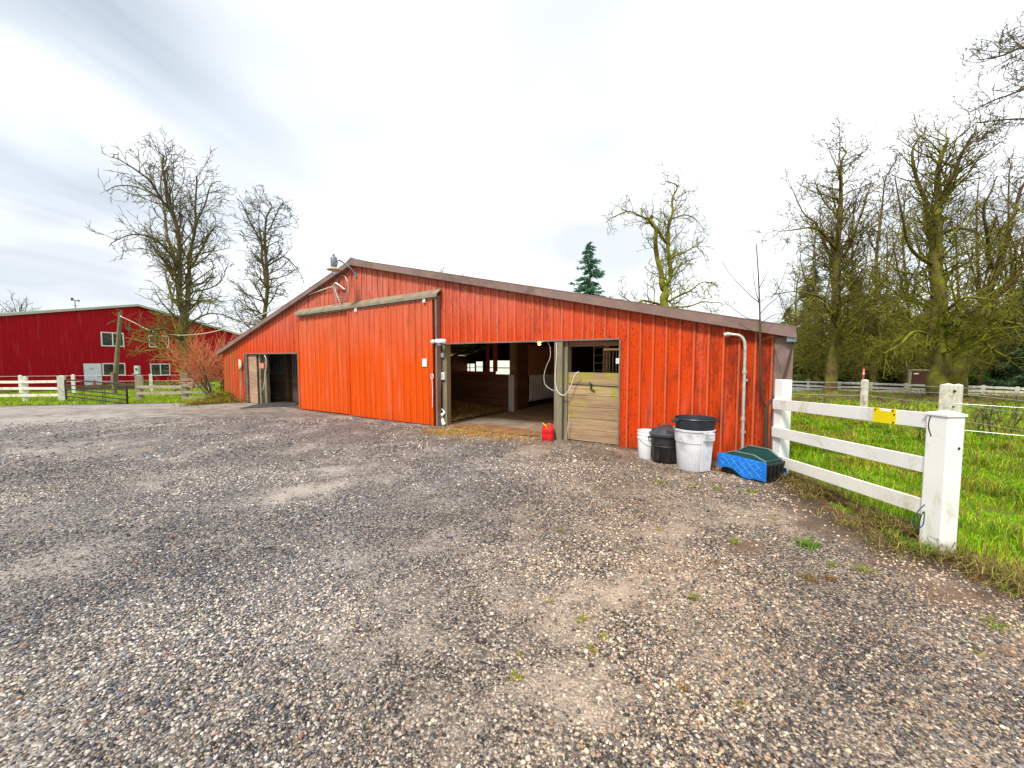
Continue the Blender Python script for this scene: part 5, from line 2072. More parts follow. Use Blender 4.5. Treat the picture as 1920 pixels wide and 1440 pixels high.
# ---- the tree left, before the red building
tree('bare_tree', 'tall bare tree in front of the crimson building, mossy and forked low down', 'tree', [
    ([(346, 745, 0), (345, 690, 0), (346, 640, 0), (346, 592, 0)], 0.26, 0.20, 15, (2.0, 3.8), 0.25),
    ([(346, 594, 0), (352, 560, 0), (356, 520, 0.2), (360, 460, 0.3), (364, 400, 0.3), (368, 330, 0.3)], 0.14, 0.03, 40, (1.3, 2.9), 0.05),
    ([(346, 594, 0), (337, 560, -0.2), (333, 500, -0.4), (327, 430, -0.6), (318, 370, -0.8), (308, 320, -0.8), (298, 285, -0.8)], 0.15, 0.03, 43, (1.3, 2.9), 0.05),
    ([(334, 520, -0.3), (322, 470, 0.6), (310, 410, 1.2), (300, 350, 1.4), (312, 290, 1.4)], 0.09, 0.02, 24, (1.0, 2.0), 0.0),
    ([(322, 400, -0.6), (290, 350, -1.5), (255, 318, -2.2), (222, 296, -2.6)], 0.07, 0.02, 17, (0.8, 1.8), 0.0),
    ([(318, 380, -0.8), (270, 352, 0.4), (230, 348, 1.0), (195, 355, 1.3)], 0.06, 0.015, 15, (0.7, 1.6), 0.0),
    ([(334, 500, -0.4), (295, 450, -1.4), (250, 438, -2.0), (205, 462, -2.3)], 0.07, 0.015, 18, (0.8, 1.7), 0.0),
    ([(358, 500, 0.2), (385, 450, 0.9), (405, 425, 1.4), (425, 432, 1.8)], 0.06, 0.015, 15, (0.8, 1.6), 0.0),
    ([(362, 430, 0.3), (385, 380, 1.2), (400, 345, 1.6), (415, 340, 1.8)], 0.05, 0.015, 13, (0.7, 1.5), 0.0),
    ([(345, 640, 0), (310, 618, -1.2), (270, 622, -2.2), (235, 615, -3.0)], 0.06, 0.015, 18, (0.8, 1.8), 0.1),
    ([(346, 620, 0), (380, 590, 1.0), (415, 590, 2.0), (448, 605, 2.6)], 0.06, 0.015, 18, (0.8, 1.7), 0.1),
], 21.0, None, dict(moss=0.66, zh=12, rmin=0.0115), M['barkL'], None, 3)

# ---- slimmer tree left of the ridge
tree('bare_tree', 'slim bare tree rising behind the left slope of the barn roof', 'tree', [
    ([(497, 735, 0), (498, 690, 0), (498, 620, 0), (499, 560, 0), (499, 470, 0), (500, 420, 0), (506, 378, 0)], 0.22, 0.04, 67, (1.5, 3.2), 0.35),
    ([(498, 540, 0), (493, 480, 0.5), (490, 430, 0.7), (486, 385, 0.7)], 0.09, 0.02, 24, (1.2, 2.4), 0.1),
    ([(494, 470, 0.5), (472, 420, -0.5), (455, 385, -1.0), (444, 370, -1.2)], 0.06, 0.02, 13, (0.8, 1.8), 0.0),
    ([(500, 440, 0), (520, 400, 0.8), (535, 385, 1.2), (552, 410, 1.6)], 0.05, 0.02, 13, (0.8, 1.6), 0.0),
    ([(499, 500, 0), (530, 480, 1.0), (552, 500, 1.8), (570, 530, 2.4)], 0.05, 0.02, 13, (0.8, 1.6), 0.1),
], 29.0, None, dict(moss=0.50, zh=13, rmin=0.0145), M['barkL'], None, 5)

# ---- gnarled tree behind the right slope of the roof
tree('bare_tree', 'gnarled mossy bare tree with a crooked fork behind the barn roof', 'tree', [
    ([(1250, 740, 0), (1250, 640, 0), (1247, 580, 0), (1243, 540, 0)], 0.34, 0.26, 10, (2.0, 3.5), 0.1),
    ([(1243, 541, 0), (1240, 505, 0), (1236, 485, 0), (1230, 450, -0.3), (1228, 425, -0.4), (1222, 405, -0.5)], 0.20, 0.12, 18, (1.0, 2.2), 0.0),
    ([(1243, 541, 0), (1256, 520, 0.3), (1257, 490, 0.3), (1254, 460, 0.3), (1256, 430, 0.3), (1259, 400, 0.2), (1262, 370, 0.2), (1270, 350, 0.1), (1248, 340, -0.1)], 0.18, 0.03, 40, (1.0, 2.4), 0.0),
    ([(1253, 462, 0.3), (1236, 440, 0), (1225, 420, -0.4), (1212, 407, -0.8), (1180, 400, -1.4), (1150, 408, -1.9), (1136, 418, -2.0)], 0.11, 0.02, 27, (0.9, 2.0), -0.1),
    ([(1260, 485, 0.3), (1285, 472, 0.9), (1305, 462, 1.5), (1318, 475, 1.9)], 0.08, 0.02, 20, (0.9, 1.9), 0.1),
    ([(1261, 410, 0.2), (1285, 405, 1.0), (1305, 415, 1.6), (1320, 432, 2.0)], 0.06, 0.015, 17, (0.7, 1.6), 0.0),
    ([(1246, 575, 0), (1210, 562, -1.0), (1190, 568, -1.8), (1160, 548, -2.6)], 0.10, 0.02, 18, (1.0, 2.0), -0.2),
    ([(1246, 565, 0), (1285, 550, 1.0), (1315, 530, 1.8), (1345, 535, 2.6)], 0.10, 0.02, 21, (1.0, 2.2), 0.1),
    ([(1246, 575, 0), (1285, 575, -1.4), (1320, 565, -2.4), (1355, 575, -3.0)], 0.08, 0.02, 18, (1.0, 2.0), 0.1),
    ([(1264, 372, 0.2), (1282, 362, 0.5), (1305, 358, 0.8)], 0.04, 0.012, 10, (0.4, 0.9), 0.0),
], 29.0, None, dict(moss=0.95, zh=30, rmin=0.015, wig=0.20), M['barkR'], None, 8)

# ---- the big trees of the right hand paddock
tree('bare_tree', 'tall straight bare tree standing left of the paddock trees, mossy low limbs', 'tree', [
    ([(1557, 742, 0), (1560, 700, 0), (1566, 640, 0), (1568, 560, 0), (1570, 480, 0), (1572, 400, 0), (1574, 330, 0), (1578, 275, 0)], 0.46, 0.05, 82, (2.6, 5.2), 0.15),
    ([(1570, 520, 0), (1550, 470, 1.0), (1530, 420, 1.6), (1505, 395, 2.0), (1480, 345, 2.4)], 0.14, 0.02, 24, (1.5, 3.0), 0.0),
    ([(1570, 500, 0), (1600, 450, -1.0), (1620, 390, -1.6), (1632, 330, -2.0)], 0.14, 0.02, 24, (1.5, 3.0), 0.0),
    ([(1568, 600, 0), (1540, 560, -1.5), (1500, 545, -2.5), (1455, 550, -3.2)], 0.11, 0.02, 21, (1.4, 2.8), 0.1),
    ([(1570, 470, 0), (1530, 430, -1.5), (1490, 430, -2.6), (1452, 432, -3.2)], 0.11, 0.02, 21, (1.4, 2.6), 0.0),
    ([(1568, 640, 0), (1620, 570, 1.5), (1660, 520, 2.5), (1700, 480, 3.2)], 0.12, 0.02, 24, (1.4, 3.0), 0.0),
], 31.0, None, dict(moss=0.72, zh=26, rmin=0.0165, space=(0.3, 0.42, 0.28, 0.24)), M['barkR'], None, 12)
tree('bare_tree', 'second thinner bare tree just behind the tall straight paddock tree', 'tree', [
    ([(1640, 745, 0), (1640, 660, 0), (1641, 560, 0), (1645, 480, 0), (1652, 400, 0), (1655, 330, 0)], 0.30, 0.04, 61, (2.0, 4.2), 0.1),
    ([(1641, 560, 0), (1665, 500, 1.0), (1680, 440, 1.6), (1690, 380, 2.0)], 0.12, 0.02, 21, (1.4, 2.6), 0.0),
    ([(1641, 600, 0), (1612, 540, -1.0), (1600, 470, -1.6)], 0.12, 0.02, 18, (1.4, 2.6), 0.0),
], 40.0, None, dict(moss=0.68, zh=26, rmin=0.021, space=(0.3, 0.45, 0.30, 0.24)), M['barkR'], None, 14)
tree('bare_tree', 'big thick trunked mossy bare tree in the middle of the paddock trees', 'tree', [
    ([(1760, 752, 0), (1760, 700, 0), (1758, 640, 0), (1753, 560, 0), (1750, 480, 0), (1752, 430, 0), (1762, 370, 0), (1768, 310, 0), (1772, 260, 0)], 0.60, 0.06, 82, (2.2, 4.6), 0.2),
    ([(1752, 470, 0), (1740, 400, 0.8), (1725, 350, 1.2), (1712, 290, 1.4), (1735, 240, 1.4)], 0.20, 0.03, 30, (1.4, 3.0), 0.0),
    ([(1760, 375, 0), (1785, 330, -0.8), (1805, 280, -1.4), (1830, 235, -1.8)], 0.16, 0.03, 27, (1.4, 2.8), 0.0),
    ([(1756, 440, 0), (1800, 430, 1.5), (1840, 440, 2.4), (1880, 430, 3.0)], 0.12, 0.02, 21, (1.2, 2.6), 0.0),
    ([(1750, 500, 0), (1715, 470, -1.2), (1690, 400, -2.0), (1678, 330, -2.4)], 0.13, 0.02, 21, (1.2, 2.6), 0.0),
    ([(1757, 600, 0), (1800, 560, -1.6), (1850, 560, -2.6), (1890, 570, -3.2)], 0.11, 0.02, 21, (1.2, 2.6), 0.1),
    ([(1757, 640, 0), (1720, 620, -1.6), (1690, 640, -2.6), (1650, 660, -3.2)], 0.11, 0.02, 21, (1.2, 2.6), 0.15),
], 25.0, None, dict(moss=0.78, zh=26, rmin=0.0150, space=(0.3, 0.42, 0.28, 0.22)), M['barkR'], None, 17)
tree('bare_tree', 'leaning dark mossy bare tree with a forked trunk at the right edge', 'tree', [
    ([(1790, 750, 0), (1800, 700, 0), (1815, 640, 0), (1832, 600, 0), (1850, 560, 0)], 0.55, 0.30, 15, (2.0, 4.0), 0.1),
    ([(1848, 565, 0), (1868, 500, 0.4), (1885, 440, 0.8), (1905, 390, 1.0), (1925, 330, 1.0)], 0.26, 0.06, 37, (1.5, 3.2), 0.0),
    ([(1845, 570, 0), (1885, 540, -0.6), (1920, 505, -1.2), (1965, 470, -1.6)], 0.22, 0.08, 24, (1.4, 3.0), 0.0),
    ([(1815, 645, 0), (1785, 620, 1.2), (1760, 600, 2.0)], 0.14, 0.03, 13, (1.2, 2.6), 0.1),
    ([(1865, 505, 0.4), (1850, 450, -0.8), (1848, 390, -1.4), (1870, 330, -1.8)], 0.13, 0.03, 21, (1.2, 2.6), 0.0),
    ([(1830, 610, 0), (1870, 600, -2.0), (1910, 610, -3.4), (1950, 620, -4.2)], 0.13, 0.03, 21, (1.4, 3.0), 0.15),
    ([(1825, 620, 0), (1850, 650, -1.8), (1890, 670, -3.0), (1935, 668, -4.0)], 0.11, 0.03, 21, (1.4, 2.6), 0.15),
], 26.0, None, dict(moss=0.72, zh=18, rmin=0.0150, space=(0.3, 0.42, 0.28, 0.22)), M['barkR'], None, 21)
for i_, (u_, Y_, vt_, lab_) in enumerate(((1530, 44, 400, 'slender mossy bare tree left of and behind the tall straight paddock tree'), (1600, 46, 360, 'slender mossy bare tree just right of the tall straight paddock tree'),
                                     (1700, 42, 340, 'slender mossy bare tree showing left of the thick mossy trunk'), (1835, 40, 330, 'slender mossy bare tree between the thick trunk and the leaning tree'),
                                     (1895, 38, 300, 'slender mossy bare tree behind the limbs of the leaning tree'),
                                     (1495, 52, 500, 'short mossy bare tree just beyond the right barn eave'), (1665, 50, 420, 'mossy bare tree far back, midway between the two tallest paddock trees'),
                                     (1795, 48, 380, 'mossy bare tree far back, close behind the thick trunk on its right'), (1925, 44, 330, 'mossy bare tree far back at the very right edge'))):
    hh_ = 745 - vt_
    tree('bare_tree', lab_, 'tree', [
        ([(u_, 745, 0), (u_ + 3, 745 - hh_ * 0.35, 0), (u_ - 3, 745 - hh_ * 0.7, 0.3), (u_ + 2, vt_, 0)], 0.24, 0.03, 54, (1.8, 3.6), 0.15),
        ([(u_ + 2, 745 - hh_ * 0.4, 0), (u_ + 22, 745 - hh_ * 0.62, 1.0), (u_ + 34, 745 - hh_ * 0.85, 1.6)], 0.10, 0.02, 17, (1.2, 2.6), 0.0),
        ([(u_ + 1, 745 - hh_ * 0.45, 0), (u_ - 20, 745 - hh_ * 0.65, -1.0), (u_ - 34, 745 - hh_ * 0.82, -1.6)], 0.10, 0.02, 17, (1.2, 2.6), 0.0),
    ], Y_, None, dict(moss=0.68, zh=26, rmin=0.021, space=(0.3, 0.5, 0.34, 0.26)), M['barkR'], None, 100 + i_)
# tree standing out of the frame whose limbs reach into the top right corner
tree('bare_tree', 'bare limbs of a nearer tree reaching in at the top right corner', 'tree', [
    ([(2250, 830, 0), (2240, 600, 0), (2200, 300, 0), (2150, 60, 0)], 0.30, 0.18, 8, (2.30, 3.75), 0.0),
    ([(2200, 300, 0), (2080, 180, 0), (1990, 120, 0.2), (1925, 90, 0.3), (1880, 105, 0.4), (1832, 112, 0.5)], 0.10, 0.015, 58, (1.03, 2.38), 0.1),
    ([(2200, 310, 0), (2060, 230, 0.4), (1980, 150, 0.5), (1920, 165, 0.6), (1865, 188, 0.7), (1815, 212, 0.8)], 0.08, 0.012, 50, (1.03, 2.38), 0.1),
    ([(2205, 350, 0), (2080, 280, -0.4), (1990, 215, -0.4), (1925, 215, -0.4), (1868, 228, -0.3), (1825, 240, -0.2)], 0.07, 0.012, 46, (0.92, 2.12), 0.1),
    ([(2150, 80, 0), (2040, 40, 0), (1960, 50, 0), (1900, 75, 0)], 0.07, 0.012, 30, (1.03, 2.25), 0.1),
    ([(2210, 400, 0), (2080, 350, 0.4), (1990, 310, 0.6), (1930, 300, 0.8)], 0.07, 0.012, 26, (0.92, 2.00), 0.1),
], 15.0, None, dict(moss=0.34, zh=20, rmin=0.0095, step=0.22, space=(0.2, 0.26, 0.16, 0.12), lmin=0.14, wig=0.2), M['barkL'], None, 27)

# ---- young whippy tree by the corner of the barn
YS = 6.15
tS = thing('sapling', 'slender leafless sapling forking in a wide V before the barn corner', 'sapling', tuple(at(1437, 885, YS)), 0)
fo = np.array(tS.location)
tr, cr = TB(), TB()


def wh(P, r0, r1, tb):
    P = np.array([tuple(at(u, v, YS + (q[0] if q else 0))) for u, v, *q in P]) - fo
    P = np.array(smoothpath(P, 5))
    tb.tube(P, np.linspace(r0, r1, len(P)), 7, 0.35)


wh([(1438, 893), (1437, 850), (1436, 800), (1437, 763)], 0.034, 0.028, tr)
wh([(1437, 764), (1430, 745), (1426, 710), (1425, 660), (1425, 600), (1423, 540), (1421, 500), (1418, 458)], 0.018, 0.006, tr)
wh([(1437, 764), (1450, 745), (1466, 715), (1480, 670), (1488, 635), (1496, 605), (1507, 580)], 0.018, 0.009, tr)
tr.make('trunk', M['sap'], tS)
for P in ([(1424, 568), (1405, 552), (1385, 532), (1366, 510), (1353, 489)], [(1424, 570), (1416, 540), (1411, 500)], [(1424, 600), (1400, 596), (1370, 575), (1352, 560)],
          [(1425, 628), (1400, 615), (1385, 606)], [(1424, 590), (1440, 572), (1455, 560), (1470, 540)], [(1450, 640, .1), (1455, 665, .05), (1466, 700)], [(1450, 640, .1), (1446, 625, .1)],
          [(1495, 608), (1520, 590), (1545, 570), (1562, 545)], [(1490, 628), (1475, 600), (1465, 570), (1460, 545)], [(1494, 612), (1498, 640), (1504, 645)],
          [(1425, 610), (1435, 600), (1452, 590), (1470, 588)], [(1496, 605), (1480, 590), (1474, 575)], [(1425, 640), (1445, 632), (1480, 634)], [(1500, 598), (1520, 560), (1540, 525)],
          [(1424, 540), (1434, 520), (1440, 505)], [(1496, 604), (1530, 600), (1556, 590)], [(1445, 560), (1460, 540), (1470, 515), (1478, 490)]):
    wh(P, 0.006, 0.003, cr)
cr.make('crown', M['sap'], tS)

# ---- the glowing orange twigs of the shrub left of the barn
rg = np.random.default_rng(4)
shp = gp(412, 748)
shb = thing('shrub', 'spreading leafless shrub with orange red twigs at the left end of the barn', 'shrub', tuple(shp))
m, t, b, oc = newmat('orange twig bark')
sp = nd(t, 'ShaderNodeAttribute', attribute_name='moss')
c = ramp(t, sp.outputs['Fac'], [(0.0, (0.66, 0.17, 0.09)), (0.5, (0.50, 0.22, 0.05)), (0.75, (0.20, 0.16, 0.03)), (1.0, (0.08, 0.06, 0.03))])
lk(t, c, b.inputs['Base Color'])
b.inputs['Roughness'].default_value = 0.7
tr, cr = TB(), TB()
for i in range(15):
    a = rg.uniform(0, 6.28)
    le = rg.uniform(0.10, 0.62)
    p0 = np.array((0.30 * math.cos(a), 0.30 * math.sin(a), 0.0))
    d = unit(np.array((math.cos(a) * le - 0.16, math.sin(a) * le, 1.0)))
    P = [p0]
    for k in range(6):
        d = unit(d + rg.normal(0, 0.10, 3))
        P.append(P[-1] + d * 0.29)
    P = np.array(P)
    tr.tube(P, np.linspace(0.030, 0.016, 7), 5, 0.95)
    for k in range(12):
        j = rg.integers(2, 7)
        d2 = unit(d + rg.normal(0, 0.42, 3) + np.array((-0.12, 0, 0.05)))
        q = P[j]
        Q = [q]
        L = rg.uniform(0.6, 1.35)
        for s_ in range(5):
            d2 = unit(d2 + rg.normal(0, 0.10, 3) + np.array((0, 0, 0.04)))
            Q.append(Q[-1] + d2 * L / 5)
        Q = np.array(Q)
        cr.tube(Q, np.linspace(0.010, 0.0055, 6), 3, rg.uniform(0.1, 0.7))
        for w_ in range(7):
            jj = rg.integers(1, 6)
            d3 = unit(d2 + rg.normal(0, 0.45, 3))
            l3 = rg.uniform(0.25, 0.65)
            cr.tube(np.array([Q[jj], Q[jj] + d3 * l3 * 0.5, Q[jj] + (d3 + rg.normal(0, 0.12, 3)) * l3]), np.array((0.007, 0.006, 0.0045)), 3, rg.uniform(0.0, 0.5))
tr.make('stem', m, shb)
cr.make('crown', m, shb)
# dark trunk of a climber at the barn corner
p_ = gp(424, 748)
cl = thing('climber', 'dark gnarled climber stem standing at the barn corner by the orange shrub', 'climber', tuple(p_))
tb1 = TB()
P = np.array([tuple(at(u, v, p_.y)) for u, v in ((423, 750), (421, 725), (418, 700), (421, 680), (424, 664), (432, 655))]) - np.array(p_)
tb1.tube(np.array(smoothpath(P, 4)), np.linspace(0.07, 0.03, 21), 7, 0.3)
tb1.make('stem', M['barkL'], cl)
tb1 = TB()
for i in range(60):
    q = P[rg.integers(1, 6)] + rg.normal(0, 0.05, 3)
    d = unit(rg.normal(0, 1, 3) + np.array((0, -0.2, 0.4)))
    tb1.tube(np.array([q, q + d * 0.25, q + d * 0.45 + rg.normal(0, 0.08, 3)]), np.array((0.012, 0.008, 0.005)), 3, 0.3)
tb1.make('crown', M['barkL'], cl)


# ================================================================== evergreens
def leaf_tris(C, Dn, L, Wd, rg):
    """leaf or needle-spray triangles at C along directions Dn"""
    s = np.cross(Dn, rg.normal(0, 1, C.shape))
    s /= np.linalg.norm(s, axis=1)[:, None] + 1e-9
    V = np.stack([C - s * Wd[:, None] / 2, C + s * Wd[:, None] / 2, C + Dn * L[:, None]], 1).reshape(-1, 3)
    return V, np.arange(len(C) * 3).reshape(-1, 3)


def conifer(name, label, loc, Ht_, rad, seed, col, group=None, z0f=0.12, dens=1.0, gap=0.18):
    rg = np.random.default_rng(seed)
    t = thing(name, label, 'tree', loc, rg.uniform(0, 6), group)
    tb1 = TB()
    tb1.tube(np.array([(0, 0, -0.2), (0.05, 0, Ht_ * 0.5), (0, 0.05, Ht_)]), np.array((Ht_ * 0.020, Ht_ * 0.012, 0.02)), 8, 0.35)
    tb1.make('trunk', M['barkL'], t)
    C, Dn, L, Wd = [], [], [], []
    nb = int(150 * dens)
    for i in range(nb):
        f = (i + rg.random()) / nb
        z = Ht_ * (z0f + (1 - z0f) * f)
        bl = rad * (1 - f) ** 0.85 * rg.uniform(0.6, 1.12) + 0.15
        if rg.random() < gap:
            bl *= 0.5
        a = rg.uniform(0, 6.283)
        m_ = int(10 + bl * 14 * dens)
        tt_ = rg.random(m_) ** 0.7
        dx = np.array((math.cos(a), math.sin(a), 0))
        sag = -0.30 * tt_ * bl + 0.16 * tt_ ** 2 * bl * 1.2
        P = dx[None] * (tt_ * bl)[:, None] + np.c_[np.zeros(m_), np.zeros(m_), z + sag]
        P += rg.normal(0, 0.07 * bl ** 0.5, P.shape)
        side = np.cross(dx, (0, 0, 1))[None] * rg.normal(0, 0.8, m_)[:, None]
        d = dx[None] * 0.8 + side + np.c_[np.zeros(m_), np.zeros(m_), rg.normal(-0.35, 0.3, m_)]
        d /= np.linalg.norm(d, axis=1)[:, None]
        C.append(P)
        Dn.append(d)
        L.append(rg.uniform(0.25, 0.6, m_) * (0.5 + 0.10 * rad))
        Wd.append(rg.uniform(0.09, 0.20, m_) * (0.5 + 0.10 * rad))
    C, Dn, L, Wd = map(np.concatenate, (C, Dn, L, Wd))
    V, Fc = leaf_tris(C, Dn, L, Wd, rg)
    cl_ = np.array(col)[None] * rg.uniform(0.6, 1.5, (len(C), 1)) * (0.85 + 0.3 * wnoise(C[:, 0] * 1.0 + C[:, 2], C[:, 1], seed, 1.2))[:, None]
    np_mesh('crown', V, Fc, M['leaf'], t, {'tint': np.repeat(cl_, 3, 0)})
    return t


p_ = at(1103, 740, 62)
conifer('fir_tree', 'dark green fir standing alone behind the barn roof', (p_.x, 62, -1.0), 20.5, 6.8, 41, (0.09, 0.21, 0.13), dens=1.5, gap=0.3)
CON = [(1525, 46, 500, 3.4, (0.15, 0.18, 0.035), 'olive evergreen behind the tall straight paddock tree'),
       (1608, 55, 520, 3.0, (0.12, 0.15, 0.035), 'narrow olive evergreen right of the tall straight paddock tree'),
       (1690, 52, 575, 4.0, (0.12, 0.14, 0.035), 'low broad evergreen between the two largest paddock trees'),
       (1745, 60, 560, 4.0, (0.10, 0.12, 0.03), 'plain evergreen rising straight behind the thick mossy trunk'),
       (1830, 50, 590, 4.6, (0.10, 0.13, 0.03), 'rounded evergreen behind the leaning forked tree'),
       (1905, 44, 540, 4.4, (0.07, 0.10, 0.03), 'deep green evergreen mass at the right edge of the view'),
       (1480, 60, 575, 3.2, (0.13, 0.17, 0.05), 'pale evergreen just clear of the right barn eave'),
       (1965, 34, 440, 3.0, (0.05, 0.09, 0.04), 'evergreen cut off by the right edge of the view')]
for i, (u, Y, v, rad, col, lab) in enumerate(CON):
    p_ = at(u, v, Y)
    g_ = tz(p_.x, p_.y)
    conifer('evergreen_tree', lab, (p_.x, p_.y, g_), p_.z - g_, rad, 60 + i, col, 'evergreens beyond the paddock', 0.06, 1.7, 0.1)


def leafmass(name, label, cat, cells, cols, sz, seed, kind='stuff'):
    """irregular mass of leaves: cells = (x, y, z, rx, ry, rz, n)"""
    rg = np.random.default_rng(seed)
    Cs = []
    for x, y, z, rx, ry, rz, n in cells:
        d = rg.normal(0, 1, (n, 3))
        d /= np.linalg.norm(d, axis=1)[:, None]
        d *= (rg.random(n) ** 0.45)[:, None]
        Cs.append(np.c_[x + d[:, 0] * rx, y + d[:, 1] * ry, z + d[:, 2] * rz])
    C = np.concatenate(Cs)
    n = len(C)
    d = unit(rg.normal(0, 1, (n, 3)) + np.array((0, 0, -0.3)))
    d = d / np.linalg.norm(d, axis=1)[:, None] if d.ndim == 2 else d
    V, Fc = leaf_tris(C, d, rg.uniform(0.7, 1.4, n) * sz, rg.uniform(0.5, 1.0, n) * sz, rg)
    cc_ = np.array(cols)[rg.choice(len(cols), n)] * rg.uniform(0.55, 1.5, (n, 1)) * (0.6 + 0.8 * wnoise(C[:, 0], C[:, 2] * 2, seed, 1.3))[:, None]
    o = np_mesh(name, V, Fc, M['leaf'], None, {'tint': np.repeat(cc_, 3, 0)})
    return prop(o, label, cat, None, kind)


rg = np.random.default_rng(9)
cells = []
for i in range(120):
    u = 1470 + 560 * (i + rg.random()) / 120
    Y = rg.uniform(47, 54)
    x = (u - 960) / F * Y
    g_ = tz(x, Y)
    hh = rg.uniform(1.5, 4.2)
    cells.append((x, Y, g_ + hh * 0.5, rg.uniform(1.2, 2.6), rg.uniform(1.0, 2.0), hh * 0.62, 900))
leafmass('undergrowth', 'dark tangled undergrowth and brambles below the far trees', 'undergrowth', cells, [(0.035, 0.07, 0.012), (0.06, 0.11, 0.015), (0.02, 0.04, 0.010), (0.13, 0.15, 0.02)], 0.20, 2)
cells = []
for i in range(110):
    u = 1470 + 560 * (i + rg.random()) / 110
    Y = rg.uniform(54, 66)
    x = (u - 960) / F * Y
    g_ = tz(x, Y)
    top = rg.uniform(5, 10.5) if u > 1560 else rg.uniform(4, 7)
    z = rg.uniform(2.5, top)
    cells.append((x, Y, g_ + z, rg.uniform(1.5, 3.2), 1.6, rg.uniform(1.2, 2.6), 520))
leafmass('woodland', 'far woodland of mixed olive and green trees closing the view', 'wood', cells, [(0.12, 0.15, 0.025), (0.17, 0.18, 0.035), (0.07, 0.10, 0.02), (0.18, 0.13, 0.06)], 0.26, 3)


def twigmass(name, label, cat, cells, seed, r_=0.02, L=(0.8, 2.2), moss=0.5, kind='stuff', mat=None):
    rg = np.random.default_rng(seed)
    tb_1 = TB()
    for x, y, z, rx, ry, rz, n in cells:
        for _ in range(n):
            d = unit(rg.normal(0, 1, 3))
            q = np.array((x, y, z)) + d * np.array((rx, ry, rz)) * rg.random() ** 0.5
            e = unit(rg.normal(0, 1, 3) + np.array((0, 0, 0.35)))
            l_ = rg.uniform(*L)
            tb_1.tube(np.array([q, q + e * l_ * 0.5 + rg.normal(0, 0.08, 3), q + e * l_ + rg.normal(0, 0.2, 3)]), np.array((r_, r_ * 0.8, r_ * 0.5)), 3, float(np.clip(moss + rg.normal(0, 0.2), 0, 1)))
    V = np.concatenate(tb_1.V)
    o = np_mesh(name, V, np.concatenate(tb_1.Q), mat or M['barkR'], None, {'moss': np.concatenate(tb_1.A)}, True)
    return prop(o, label, cat, None, kind)


# mossy thicket of bare scrub between the big trees
cells = []
for i in range(110):
    u = 1478 + 560 * (i + rg.random()) / 110
    Y = rg.uniform(36, 48)
    x = (u - 960) / F * Y
    z = tz(x, Y) + rg.uniform(2.2, 9.0)
    cells.append((x, Y, z, 2.2, 2.0, 1.8, 70))
twigmass('scrub', 'thicket of mossy bare scrub between the large paddock trees', 'scrub', cells, 5, 0.022, (0.8, 2.6), 0.72)
# brown brush at the foot of the far fence
cells = []
for i in range(46):
    u = 1484 + 480 * (i + rg.random()) / 46
    Y = rg.uniform(19, 30)
    x = (u - 960) / F * Y
    cells.append((x, Y, tz(x, Y) + 0.04, 1.1, 0.9, 0.10, 55))
m, t, b, oc = newmat('dead brush stems')
lk(t, ramp(t, noise(t, oc, 1.2, 4, 0.6), [(0.3, (0.12, 0.055, 0.03)), (0.7, (0.34, 0.20, 0.10))]), b.inputs['Base Color'])
b.inputs['Roughness'].default_value = 0.9
twigmass('brush', 'tangled brown dead brush in front of the far rail fence', 'brush', cells, 6, 0.010, (0.15, 0.42), 0.0, mat=m)
# small far tree tops behind the barn ridge and far left
for i, (u0, u1, v0, v1, Y, lab) in enumerate(((805, 895, 500, 535, 55, 'bare twiggy tree tops just showing over the barn ridge'), (0, 60, 556, 590, 75, 'rounded bare tree crown beyond the crimson roof at far left'))):
    uc = (u0 + u1) / 2
    p_ = at(uc, v1, Y)
    g_ = -1.0
    tr2 = thing('distant_tree', lab, 'tree', (p_.x, Y, g_))
    tb1, tb2_ = TB(), TB()
    Htt = at(uc, v0, Y).z - g_
    wdt = (u1 - u0) / F * Y / 2
    tb1.tube(np.array([(0, 0, 0), (0.1, 0, Htt * 0.35), (0, 0, Htt * 0.55)]), np.array((0.35, 0.25, 0.15)), 7, 0.3)
    rg2 = np.random.default_rng(70 + i)
    o_ = dict(step=0.8, wig=0.13, lift=(0, 0.03, 0.02, 0.0), space=(0.5, 1.0, 0.6, 0.4), ang=(20, 50), lenf=(0.3, 0.6), lmin=0.5, rmin=0.030 if i else 0.026, moss=0.3, z0=0, zh=20)
    for k in range(16):
        a = rg2.uniform(0, 6.28)
        d = unit(np.array((math.cos(a) * wdt * rg2.uniform(0.2, 1.1), math.sin(a) * wdt * 0.8, Htt * 0.55)))
        branch(tb2_, np.array((0, 0, Htt * rg2.uniform(0.38, 0.52))), d, Htt * rg2.uniform(0.40, 0.52), 0.10, 1, 3, rg2, o_)
    tb1.make('trunk', M['barkL'], tr2)
    tb2_.make('crown', M['barkL'], tr2)

# ================================================================== white fence at the right
PL = gp(1458, 893)
pl0 = Vector((PL.x + 0.05, PL.y + 0.03, 0))
PR = gp(1760, 1040)
pr0 = Vector((PR.x + 0.09, PR.y + 0.10, 0))
wf = thing('board_fence', 'clean white three board fence section between a tall and a capped post', 'fence', (pl0.x, pl0.y, 0))
off = pr0 - pl0


def post_rot(mb, c, w, z0, z1, ang, w2=None):
    Mx = Matrix.Translation((c[0], c[1], 0)) @ Matrix.Rotation(ang, 4, 'Z')
    w2 = w2 or w
    mb.box(-w / 2, w / 2, -w2 / 2, w2 / 2, z0, z1, Mx)


